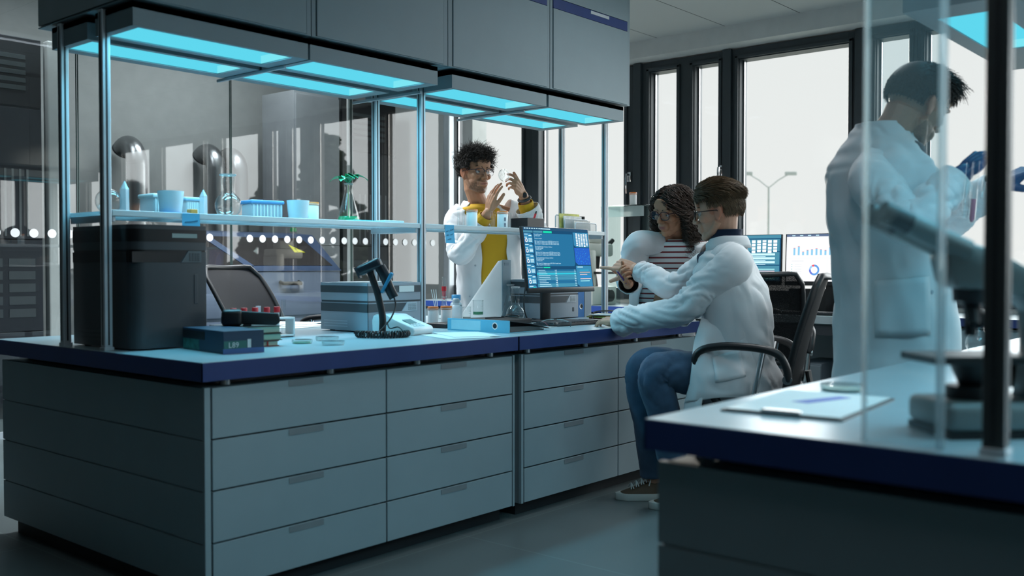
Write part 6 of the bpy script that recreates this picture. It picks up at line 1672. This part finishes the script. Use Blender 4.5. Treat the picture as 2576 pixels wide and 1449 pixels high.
    sleeve('sleeve', [shL+(nb-shL)*.35+ZUP*.012, shL, (shL+elL)*.5, elL, (elL+wrL)*.5, wrL], [.078,.080,.070,.062,.055,.052], COAT, ct, amp=.005, seed=8.0, bends=(.5,))
    l_ = ZUP.cross(f)
    col_rows = []
    for k, (dz, gr) in enumerate(((.012,.0),(.026,.004),(.010,.020),(-.020,.032))):
        col_rows.append([nb-f*.012+f*math.cos(th)*(.086+gr)+l_*math.sin(th)*(.090+gr)+ZUP*(dz-.03*max(0, math.cos(th))) for th in [rad(52+256*j/16) for j in range(17)]])
    sheet('collar', col_rows, COAT, ct, amp=0, sub=2)
    D = at_d
    drape('lapel', ct, [[(1650,598),(1640,603),(1632,610)], [(1652,640),(1636,640),(1618,634)], [(1657,700),(1648,702),(1640,706)]], COAT, ct, off=.007)
    snap_button(ct, 1632, 640, ct); snap_button(ct, 1637, 737, ct)
    # closed pen in the hand
    pn = thing('pen', 'violet pen held in the fingers of the curly haired woman', 'pen', (0,0,0))
    a, b_ = at_d(1553,683,4.83), at_d(1575,713,4.86)
    MB().tube([a, b_], .0042, 10).build('barrel', pmat('pen_violet', (.08,.03,.20), .3), pn, smooth=True); MB().tube([a-(b_-a)*.12, a], [.0015,.0042], 10).build('nib', STEEL, pn, smooth=True)
    return t
woman()

# ================================================================== the curly haired man with the dish
def dishman():
    global SKC
    SKC = (.54,.285,.17); SK = skin_mat('skin_olive', SKC)
    t = person('bearded man with curly hair, glasses and yellow shirt examining a petri dish')
    f = (-FW*.95+RT*.28).normalized()
    hip = at_d(1234,796,6.64); waist = at_d(1231,700,6.54); chest = at_d(1226,600,6.40); nb = at_d(1207,518,6.38)
    H = head_frame(at_d(1196,437,6.32), -FW*.82+RT*.56-ZUP*.04, ZUP+RT*.04, 1.12)
    shR, shL = at_d(1153,556,6.36), at_d(1303,548,6.46)
    elR, wrR = at_d(1160,632,6.22), at_d(1229,533,6.08)
    elL, wrL = at_d(1346,592,6.28), at_d(1316,490,6.16)
    mb = MB(); head_pieces(mb, H)
    mb.tube([H @ Vector((-.030,0,-.03)), H @ Vector((-.024,0,-.08)), nb, chest, waist, hip], [.060,.056,.062,.11,.105,.11], 16)
    for a, b_, c in ((shL, elL, wrL), (shR, elR, wrR)): capsule(mb, [a, b_, c], [.052,.042,.030], 12); mb.tube([nb, a], [.052,.05], 10)
    for s_ in (-1, 1):
        hp = hip+RT*.10*s_; capsule(mb, [hp, Vector((hp.x, hp.y, .48)), Vector((hp.x, hp.y, .09))], [.08,.055,.04], 12); mb.ell((hp.x-FW.x*.05, hp.y-FW.y*.05, .04), (.05,.05,.04))
    dR = (at_d(1248,452,6.02)-wrR)
    hand(mb, wrR, dR, -RT*.75-FW*.55, -1, curls=((8,14,10),(10,18,12),(14,20,14),(22,24,16)), thumb=(.9,.30,-.35), sc=1.12, spread=1.1)
    dL = (at_d(1284,442,6.05)-wrL)
    hand(mb, wrL, dL, -FW*.75+RT*.55+ZUP*.25, -1, curls=((18,34,26),(42,52,34),(50,56,36),(56,58,36)), thumb=(.62,.62,-.35), sc=1.10, spread=.6, tcurl=12)
    o = mb.build('body', SK, t); bake(o, .0034, 4)
    def ss(a, b_, x): t_ = max(0, min(1, (x-a)/(b_-a))); return t_*t_*(3-2*t_)
    def beard(p):
        if p.x < -.01: return 0
        low = ss(-.036, -.062, p.z)*ss(-.125, -.108, p.z); jaw = ss(.0, .03, p.x)
        w_ = .75*low*jaw*(.45+.55*ss(.02, .05, p.x))
        if abs(p.y) < .030 and p.x > .06: w_ = max(w_*(1 if p.z < -.076 or p.z > -.05 else .15), .8*math.exp(-((p.z+.0455)/.0055)**2), .9*math.exp(-((p.z+.098)/.018)**2))
        return w_
    head_sculpt(o.data, H, SKC, (.42,.19,.16), (.045,.028,.02), beard)
    HAIR = pmat('hair_black_curl', (.020,.015,.012), .55, var=.4, scale=40)
    eyes(t, H, (.03,.018,.01), SK, (.1,0), .62, HAIR)
    spectacles(t, H, pmat('rim_navy', (.015,.018,.035), .3), w=.027, h=.019, rim=.0015, top_only=True)
    rnd = random.Random(5)
    def root(r):
        th = r.uniform(-PI, PI); ph = math.asin(r.uniform(-.40, 1)); p = scalp(th, ph, .0); fr = math.cos(th)
        lim = .060 if fr > .55 else (.02 if fr > -.1 else -.055)
        if abs(p.y) > .06 and abs(p.x) < .03 and p.z < .03: return None
        return p if p.z > lim else None
    def path(p, r):
        nrm = (p-Vector((-.014,0,.03))).normalized(); top = max(0, min(1, (p.z-.02)/.07)); L = .022+.045*top*r.uniform(.6, 1.25); a0 = r.uniform(0, 6.28); rad_ = r.uniform(.005, .011); out = []
        d = Vector((r.uniform(-.4,.8), r.uniform(-.8,.8), r.uniform(-.2,.5)*top-.6*(1-top)))
        a_ = nrm.orthogonal().normalized(); b_ = nrm.cross(a_)
        for k in range(12):
            u = k/11; g = a0+u*8.5
            out.append(p+nrm*(L*u*.8)+d*L*.5*u+(a_*math.cos(g)+b_*math.sin(g))*rad_*min(1, u*3))
        return out
    s_ = strands(H, 2600, rnd, root, path, .0017, 4)
    cap = []
    for i in range(13):
        ph = rad(-28+118*i/12); row = []
        for j in range(29):
            th = -PI+2*PI*j/28; fr = math.cos(th); p = scalp(th, ph, .006)
            lim = .066 if fr > .5 else (.035 if fr > -.1 else -.06)
            if p.z < lim: p = scalp(th, ph, -.02)
            row.append(H @ p)
        cap.append(row)
    s_.grid(cap); s_.build('hair', HAIR, t, smooth=True, angle=180)
    YEL = cloth_mat('shirt_yellow', (.62,.36,.02), .85)
    yt = garment('yellow_shirt', [(nb+ZUP*.005+f*.012, f, ZUP, .082, .078, 0.0), (nb-ZUP*.04+f*.012, f, ZUP, .15, .10, 0.0), (chest+ZUP*.05+f*.02, f, ZUP, .175, .128, 0.0), (waist+f*.02, f, ZUP, .165, .125, 0.0), (hip-ZUP*.06+f*.02, f, ZUP, .17, .13, 0.0)], YEL, t, amp=.004, fx=10)
    sleeve('shirt_cuff', [wrR+(elR-wrR)*.32, wrR+(elR-wrR)*.10], [.045,.042], YEL, yt, amp=.002); sleeve('shirt_cuff', [wrL+(elL-wrL)*.50, wrL+(elL-wrL)*.18], [.050,.046], YEL, yt, amp=.002)
    TR = cloth_mat('trousers_grey', (.06,.065,.075), .85)
    tr = garment('trousers', [(hip+ZUP*.06, f, ZUP, .165, .125, 0.0), (hip-ZUP*.05, f, ZUP, .175, .13, 0.0), (hip-ZUP*.15, f, ZUP, .175, .13, 0.0)], TR, t, amp=.004)
    for s_ in (-1, 1):
        hp = hip+RT*.09*s_-ZUP*.08; sleeve('trouser_leg', [hp, Vector((hp.x, hp.y, .45)), Vector((hp.x, hp.y, .07))], [.095,.078,.066], TR, tr, amp=.005)
    ct = garment('lab_coat', [(nb+ZUP*.018-f*.012, f, ZUP, .096, .088, 52.0), (nb-ZUP*.012-f*.008, f, ZUP, .135, .098, 42.0), (nb-ZUP*.058-f*.005, f, ZUP, .205, .118, 34.0), (chest+ZUP*.06+f*.005, f, ZUP, .225, .150, 22.0), (chest*.5+waist*.5+f*.01, f, ZUP, .215, .155, 20.0), (waist-ZUP*.02, f, ZUP, .215, .155, 23.0),
         (hip, f, ZUP, .225, .16, 22.0), (hip-ZUP*.25, f, ZUP, .24, .175, 22.0), (hip-ZUP*.46, f, ZUP, .25, .185, 22.0)], COAT, t, gap=1, amp=.010, fx=7.5, seed=6.0, rows_per=7, cols=64)
    sleeve('sleeve', [shR+(nb-shR)*.35+ZUP*.012, shR, (shR+elR)*.5-RT*.008, elR-ZUP*.012, (elR+wrR)*.5-ZUP*.01, wrR+(elR-wrR)*.24], [.088,.090,.082,.074,.066,.062], COAT, ct, amp=.0055, seed=2.0, bends=(.45,.75))
    sleeve('sleeve', [shL+(nb-shL)*.35+ZUP*.012, shL, (shL+elL)*.5, elL, (elL+wrL)*.5+RT*.006, wrL+(elL-wrL)*.32], [.088,.090,.084,.078,.074,.076], COAT, ct, amp=.0055, seed=5.0, bends=(.45,.75))
    l_ = ZUP.cross(f); col_rows = []
    for k, (dz, gr) in enumerate(((.020,.0),(.034,.004),(.012,.020),(-.020,.034))):
        col_rows.append([nb-f*.012+f*math.cos(th)*(.092+gr)+l_*math.sin(th)*(.096+gr)+ZUP*(dz-.035*max(0, math.cos(th))) for th in [rad(52+256*j/16) for j in range(17)]])
    sheet('collar', col_rows, COAT, ct, amp=0, sub=2)
    D = at_d
    snap_button(ct, 1196, 668, ct); snap_button(ct, 1182, 745, ct)
    w_ = wrL+(elL-wrL)*.10; ax = (elL-wrL).normalized()
    wt = thing('wrist_watch', 'dark watch on the raised wrist of the man with the petri dish', 'watch', (0,0,0))
    pts = [w_+(ax.orthogonal().normalized()*math.cos(a)+ax.cross(ax.orthogonal().normalized())*math.sin(a))*.037 for a in [2*PI*k/20 for k in range(20)]]
    MB().tube(pts, .0085, 8, closed=True, flat=1.0).build('strap', DARK, wt, smooth=True)
    q = w_+(-FW*.8+ZUP*.5).normalized()*.040; MB().ell(q, (.018,.018,.010), T=frame((0,0,0), RT, UP, -FW), seg=18, rings=8).build('watch_face', BLACK, wt, smooth=True)
    dn = (-FW*.80+RT*.55).normalized(); dc = at_d(1267,441,6.02); T = frame(dc, dn.orthogonal(), dn.cross(dn.orthogonal()), dn)
    pd = thing('petri_dish', 'petri dish held up against the light by the bearded man', 'petri dish', (0,0,0))
    MB().lathe([(0,-.006), (.036,-.006), (.036,.007), (.0345,.007), (.0345,-.004)], seg=28, T=T).build('dish', GW, pd, smooth=True)
    MB().lathe([(.038,-.002), (.038,.009), (0,.009)], seg=28, T=T).build('lid', GW, pd, smooth=True)
    sp = MB(); rr_ = random.Random(4)
    for k in range(22):
        a, r_ = rr_.uniform(0, 6.28), .030*math.sqrt(rr_.random()); sp.ell(T @ Vector((r_*math.cos(a), r_*math.sin(a), -.003)), (.002,.002,.001), seg=8, rings=4)
    o = sp.build('colonies', pmat('colony_green', (.12,.20,.12), .5), pd); o['kind'] = 'stuff'
    return t
dishman()

# ================================================================== the man in profile at the nearest bench
def profileman():
    global SKC
    SKC = (.42,.225,.145); SK = skin_mat('skin_medium', SKC)
    t = person('dark haired man in white coat and blue gloves standing in profile, looking down')
    f = (RT*.93+FW*.32).normalized()
    hip = at_d(2252,822,3.62); waist = at_d(2240,688,3.56); chest = at_d(2218,520,3.48); nb = at_d(2222,352,3.46)
    H = head_frame(at_d(2304,268,3.44), RT*.86+FW*.34-ZUP*.42, ZUP+RT*.42, 1.10)
    shR, shL = at_d(2196,450,3.31), at_d(2240,428,3.66)
    elR, wrR = at_d(2290,560,3.18), at_d(2412,446,3.20)
    elL, wrL = at_d(2350,560,3.62), at_d(2510,470,3.42)
    mb = MB(); head_pieces(mb, H)
    mb.tube([H @ Vector((-.034,0,-.03)), H @ Vector((-.034,0,-.075)), nb+f*.01, chest, waist, hip], [.064,.062,.072,.11,.105,.11], 16)
    for a, b_, c in ((shL, elL, wrL), (shR, elR, wrR)): capsule(mb, [a, b_, c], [.052,.042,.030], 12); mb.tube([nb, a], [.052,.05], 10)
    l_ = ZUP.cross(f)
    for s_ in (-1, 1):
        hp = hip+l_*.10*s_; capsule(mb, [hp, Vector((hp.x, hp.y, .48)), Vector((hp.x, hp.y, .09))], [.08,.055,.04], 12); mb.ell((hp.x+f.x*.05, hp.y+f.y*.05, .04), (.05,.05,.04))
    o = mb.build('body', SK, t); bake(o, .0036, 4)
    head_sculpt(o.data, H, SKC, (.34,.17,.15), (.10,.065,.05), lambda p: .6 if (p.z < -.046 and p.x > .0) else 0)
    HAIR = pmat('hair_dark', (.022,.017,.014), .65, var=.4, scale=40)
    eyes(t, H, (.03,.018,.01), SK, (0,-.3), .3, HAIR)
    rnd = random.Random(8)
    def root(r):
        th = r.uniform(-PI, PI); ph = math.asin(r.uniform(-.45, 1)); p = scalp(th, ph, .0); fr = math.cos(th)
        lim = .060 if fr > .55 else (.02 if fr > -.1 else -.062)
        if abs(p.y) > .06 and abs(p.x) < .03 and p.z < .03: return None
        return p if p.z > lim else None
    def path(p, r):
        nrm = (p-Vector((-.014,0,.03))).normalized(); top = max(0, min(1, (p.z-.05)/.05)); fr = max(0, min(1, (p.x+.02)/.08)); L = .016+.042*top*(.45+.75*fr)*r.uniform(.6, 1.2); a0 = r.uniform(0, 6.28); rad_ = .002+.012*top*fr; out = []
        d = Vector((.9*top, .4*r.uniform(-1,1), -.7*(1-top)+.1)); a_ = nrm.orthogonal().normalized(); b_ = nrm.cross(a_)
        for k in range(9):
            u = k/8; g = a0+u*6
            out.append(p+nrm*(.003+L*.55*u*(top*.9+.05))+d*L*u+(a_*math.cos(g)+b_*math.sin(g))*rad_*min(1, u*2)-Vector((0,0,.030*u*u*top*fr)))
        return out
    s_ = strands(H, 4200, rnd, root, path, .0018, 4)
    cap = []
    for i in range(13):
        ph = rad(-28+118*i/12); row = []
        for j in range(29):
            th = -PI+2*PI*j/28; fr = math.cos(th); p = scalp(th, ph, .004+.008*max(0, math.sin(ph))**2)
            lim = .066 if fr > .5 else (.035 if fr > -.1 else -.062)
            if p.z < lim: p = scalp(th, ph, -.02)
            row.append(H @ p)
        cap.append(row)
    s_.grid(cap); s_.build('hair', HAIR, t, smooth=True, angle=180)
    TR = cloth_mat('trousers_dark', (.03,.035,.045), .85)
    tr = garment('trousers', [(hip+ZUP*.06, f, ZUP, .165, .125, 0.0), (hip-ZUP*.05, f, ZUP, .175, .13, 0.0), (hip-ZUP*.15, f, ZUP, .175, .13, 0.0)], TR, t, amp=.004)
    for s_ in (-1, 1):
        hp = hip+l_*.09*s_-ZUP*.08; sleeve('trouser_leg', [hp, Vector((hp.x, hp.y, .45)), Vector((hp.x, hp.y, .07))], [.095,.078,.066], TR, tr, amp=.005)
    garment('undershirt', [(nb+ZUP*.01+f*.015, f, ZUP, .076, .074, 0.0), (nb-ZUP*.05+f*.012, f, ZUP, .15, .10, 0.0), (chest+f*.02, f, ZUP, .175, .125, 0.0), (waist+f*.02, f, ZUP, .165, .125, 0.0), (hip+f*.02, f, ZUP, .165, .125, 0.0)], cloth_mat('undershirt_dark', (.04,.05,.065), .9), t, amp=.003)
    ct = garment('lab_coat', [(nb+ZUP*.055-f*.002, f, ZUP, .085, .088, 20.0), (nb+ZUP*.015-f*.012, f, ZUP, .10, .098, 16.0), (nb-ZUP*.040-f*.018, f, ZUP, .165, .112, 12.0), (nb-ZUP*.095-f*.018, f, ZUP, .205, .132, 10.0), (nb*.4+chest*.6-f*.01, f, ZUP, .215, .150, 8.0), (chest-ZUP*.04, f, ZUP, .210, .156, 7.0), (chest*.4+waist*.6, f, ZUP, .21, .160, 7.0), (waist-ZUP*.03, f, ZUP, .215, .168, 8.0),
         (hip, f, ZUP, .235, .19, 9.0), (hip-ZUP*.25, f, ZUP, .24, .195, 10.0), (hip-ZUP*.46, f, ZUP, .245, .20, 10.0)], COAT, t, gap=1, amp=.012, fx=6.5, seed=3.0, rows_per=7, cols=64)
    sleeve('sleeve', [shR+(nb-shR)*.50-ZUP*.005, shR-ZUP*.006, (shR+elR)*.5, elR, (elR+wrR)*.5, wrR-(wrR-elR).normalized()*.01], [.058,.078,.078,.074,.066,.058], COAT, ct, amp=.0055, seed=2.0, bends=(.45,.75))
    sleeve('sleeve', [shL+(nb-shL)*.50-ZUP*.005, shL-ZUP*.006, (shL+elL)*.5, elL, (elL+wrL)*.5, wrL-(wrL-elL).normalized()*.01], [.058,.078,.078,.074,.066,.058], COAT, ct, amp=.0055, seed=7.0, bends=(.45,.75))
    drape('pocket', ct, [[(2200,705),(2270,700),(2335,694)], [(2200,770),(2272,768),(2338,764)], [(2203,845),(2276,846),(2340,840)]], COAT, ct, off=.006)
    snap_button(ct, 2342, 735, ct, .008)
    GLV = pmat('nitrile_blue', (.035,.085,.20), .4)
    for wr, d, bk, sd, nm in ((wrR, at_d(2472,392,3.20)-wrR, -RT*.5+ZUP*.7-FW*.3, 1, 'glove'), (wrL, at_d(2580,430,3.38)-wrL, ZUP*.8-FW*.3, -1, 'glove')):
        g = MB(); hand(g, wr, d, bk, sd, curls=((34,44,30),(38,48,32),(44,50,34),(48,52,34)), thumb=(.7,.5,-.5), sc=1.12, spread=.5)
        capsule(g, [wr-d.normalized()*.05, wr+d.normalized()*.02], [.038,.032], 14)
        o = g.build(nm, GLV, t); bake(o, .0034, 3)
    for k, (px, py0, py1, d, liq) in enumerate(((2432,408,548,3.12,None), (2450,405,560,3.15,(.55,.22,.30)), (2478,420,500,3.18,None), (2492,430,520,3.2,(.6,.35,.3)))):
        a, b_ = at_d(px+8, py0, d), at_d(px-6, py1, d)
        tb = thing('glass_tube', ('clear test tube held by the man in profile, leftmost of his four', 'test tube with pink liquid held by the man in profile, second from the left', 'clear test tube held by the man in profile, second from the right', 'test tube with rosy liquid held by the man in profile, nearest the dark post')[k], 'test tube', (0,0,0), group='test tubes held by the man in profile')
        MB().tube([b_, b_+(a-b_)*.05, a], [.006,.0095,.0095], 14, cap=False).build('glass', GW, tb, smooth=True)
        if liq: MB().tube([b_+(a-b_)*.01, b_+(a-b_)*.06, b_+(a-b_)*.38], [.004,.008,.008], 12).build('liquid', pmat('tube_liquid_%d' % k, liq, .2), tb, smooth=True)
    return t
profileman()
SKY = 3.6
LP, CP, RP = 2.6, 14.0, 20.0
# ------------------------------------------------------------------ camera, world, lights
cd = bpy.data.cameras.new('camera'); cam = bpy.data.objects.new('camera', cd); col.objects.link(cam)
cd.sensor_width = 36; cd.lens = FPX*36/2576
M = Matrix.Identity(4)
for i, a in enumerate((RT, UP, -FW)):
    for k in range(3): M[k][i] = a[k]
M.translation = CAM
cam.matrix_world = M
cd.dof.use_dof = True; cd.dof.focus_distance = 5.4; cd.dof.aperture_fstop = 2.4
cd.clip_start = .05
scn.camera = cam
w = bpy.data.worlds.new('overcast_sky'); scn.world = w; w.use_nodes = True; nt = w.node_tree; nt.nodes.clear()
out = nt.nodes.new('ShaderNodeOutputWorld'); bg = nt.nodes.new('ShaderNodeBackground')
tc = nt.nodes.new('ShaderNodeTexCoord'); sx = nt.nodes.new('ShaderNodeSeparateXYZ'); cr = nt.nodes.new('ShaderNodeValToRGB')
nt.links.new(tc.outputs['Generated'], sx.inputs[0]); nt.links.new(sx.outputs['Z'], cr.inputs[0])
e = cr.color_ramp.elements; e[0].position = 0; e[0].color = (.985,1.0,.985,1); e[1].position = .5; e[1].color = (.88,.92,.92,1)
nt.links.new(cr.outputs[0], bg.inputs[0]); bg.inputs[1].default_value = .66; nt.links.new(bg.outputs[0], out.inputs[0])
def area(name, loc, rot, sx, sy, power, c, portal=False, spread=180):
    L = bpy.data.lights.new(name, 'AREA'); L.shape = 'RECTANGLE'; L.size = sx; L.size_y = sy; L.energy = power; L.color = c
    L.spread = rad(spread)
    o = bpy.data.objects.new(name, L); col.objects.link(o); o.location = loc; o.rotation_euler = [rad(a) for a in rot]
    if portal: L.cycles.is_portal = True
    return o
area('window_portal', (5.12, -1.37, 1.76), (0, 90, 0), 1.9, 10.4, 1, (1,1,1), portal=True)
S = bpy.data.lights.new('sun', 'SUN'); S.energy = 4.0; S.angle = rad(2.0); S.color = (1.0,.93,.82)
so = bpy.data.objects.new('sun', S); col.objects.link(so)
sd = ray(1380, 330); so.rotation_euler = sd.to_track_quat('Z', 'Y').to_euler(); so.location = (12, 8, 4)
# the bright overcast sky as two very soft suns
for nm, az, el, en in (('sky_glow', 20, 24, SKY), ('sky_glow', -38, 26, SKY)):
    L = bpy.data.lights.new(nm, 'SUN'); L.energy = en; L.angle = rad(75); L.color = (.93,.98,1.0)
    o = bpy.data.objects.new(nm, L); col.objects.link(o); o.location = (14, 0, 6)
    o.rotation_euler = Vector((math.cos(rad(az))*math.cos(rad(el)), math.sin(rad(az))*math.cos(rad(el)), math.sin(rad(el)))).to_track_quat('Z', 'Y').to_euler()
# lamps: the cyan louvred lamps in the boxes, added unseen fill panels on both ceilings
CYL = (.20,.73,1.0)
for i_, (a_, b_) in enumerate(bx):
    for y_ in (.545, .88): area('cyan_lamp', ((a_+b_)/2, y_, 1.930), (0,0,0), (b_-a_)*.8, .14, LP*(2.2,1.9,.5,.2)[i_]*(1 if y_ < .7 else .38), CYL if y_ < .7 else (.42,.84,1.0), spread=150)
area('cyan_lamp', (2.31, -1.71, 1.960), (0,0,0), 1.1, .24, LP*.6, CYL, spread=150)
for x_ in (.38, 1.07): area('cyan_lamp', (x_, -2.34, 1.93), (0,0,0), .6, .3, LP*1.3, CYL, spread=160)
def fill_panel(label, x, y, p, c, z=ZC, sx=1.2, sy=.30, cat_room='added fill lights of the laboratory', sp=170):  # unseen panel with a lamp, added only to brighten the rooms
    t = thing('fill_panel', label, 'fill light', (x, y, z-.045), group=cat_room)
    MB().box((-sx/2-.02,-sy/2-.02,.0), (sx/2+.02,-sy/2,.045)).box((-sx/2-.02,sy/2,.0), (sx/2+.02,sy/2+.02,.045)).box((-sx/2-.02,-sy/2,.0), (-sx/2,sy/2,.045)).box((sx/2,-sy/2,.0), (sx/2+.02,sy/2,.045)).build('frame', ALU, t)
    MB().box((-sx/2,-sy/2,.03), (sx/2,sy/2,.044)).build('diffuser', PLW, t)
    area('fill_lamp', (x, y, z-.03), (0,0,0), sx, sy, p, c, spread=sp)
COOL = (.93,.97,1.0)
for k, (x_, y_) in enumerate(((1.6,-4.4), (.2,-5.2), (3.4,-4.4), (2.7,-.75), (-.1,-1.9))):
    fill_panel('added fill light panel over the laboratory, out of the picture', x_, y_, CP*(1.2 if y_ < -4 else (.9 if x_ > 0 else .55)), (.48,.86,.97) if y_ < -4 else COOL)
for x_ in (1.9, 2.9): fill_panel('added unseen fill light panel between the long bench and the glass partition', x_, 2.65, 52 if x_ < 2 else 26, (.90,.96,1.0), sp=125)  # added fill to brighten the standing man and the partition side
for x_ in (1.3, 3.2): fill_panel('added unseen fill light panel in the room behind the glass', x_, 4.35, RP*(.55 if x_ < 2 else 1), (.86,.95,1.0), z=3.5, cat_room='added fill lights behind the glass')  # added fill to brighten the room beyond
bpy.ops.object.select_all(action='DESELECT')
scn.view_settings.view_transform = 'Standard'; scn.view_settings.look = 'None'
scn.view_settings.exposure = 0.45; scn.view_settings.gamma = 1.0; scn.view_settings.use_curve_mapping = False
cy = scn.cycles
cy.max_bounces = 6; cy.diffuse_bounces = 3; cy.glossy_bounces = 3; cy.transmission_bounces = 6; cy.transparent_max_bounces = 20
cy.caustics_reflective = False; cy.caustics_refractive = False; cy.sample_clamp_indirect = 4.0; cy.use_denoising = True
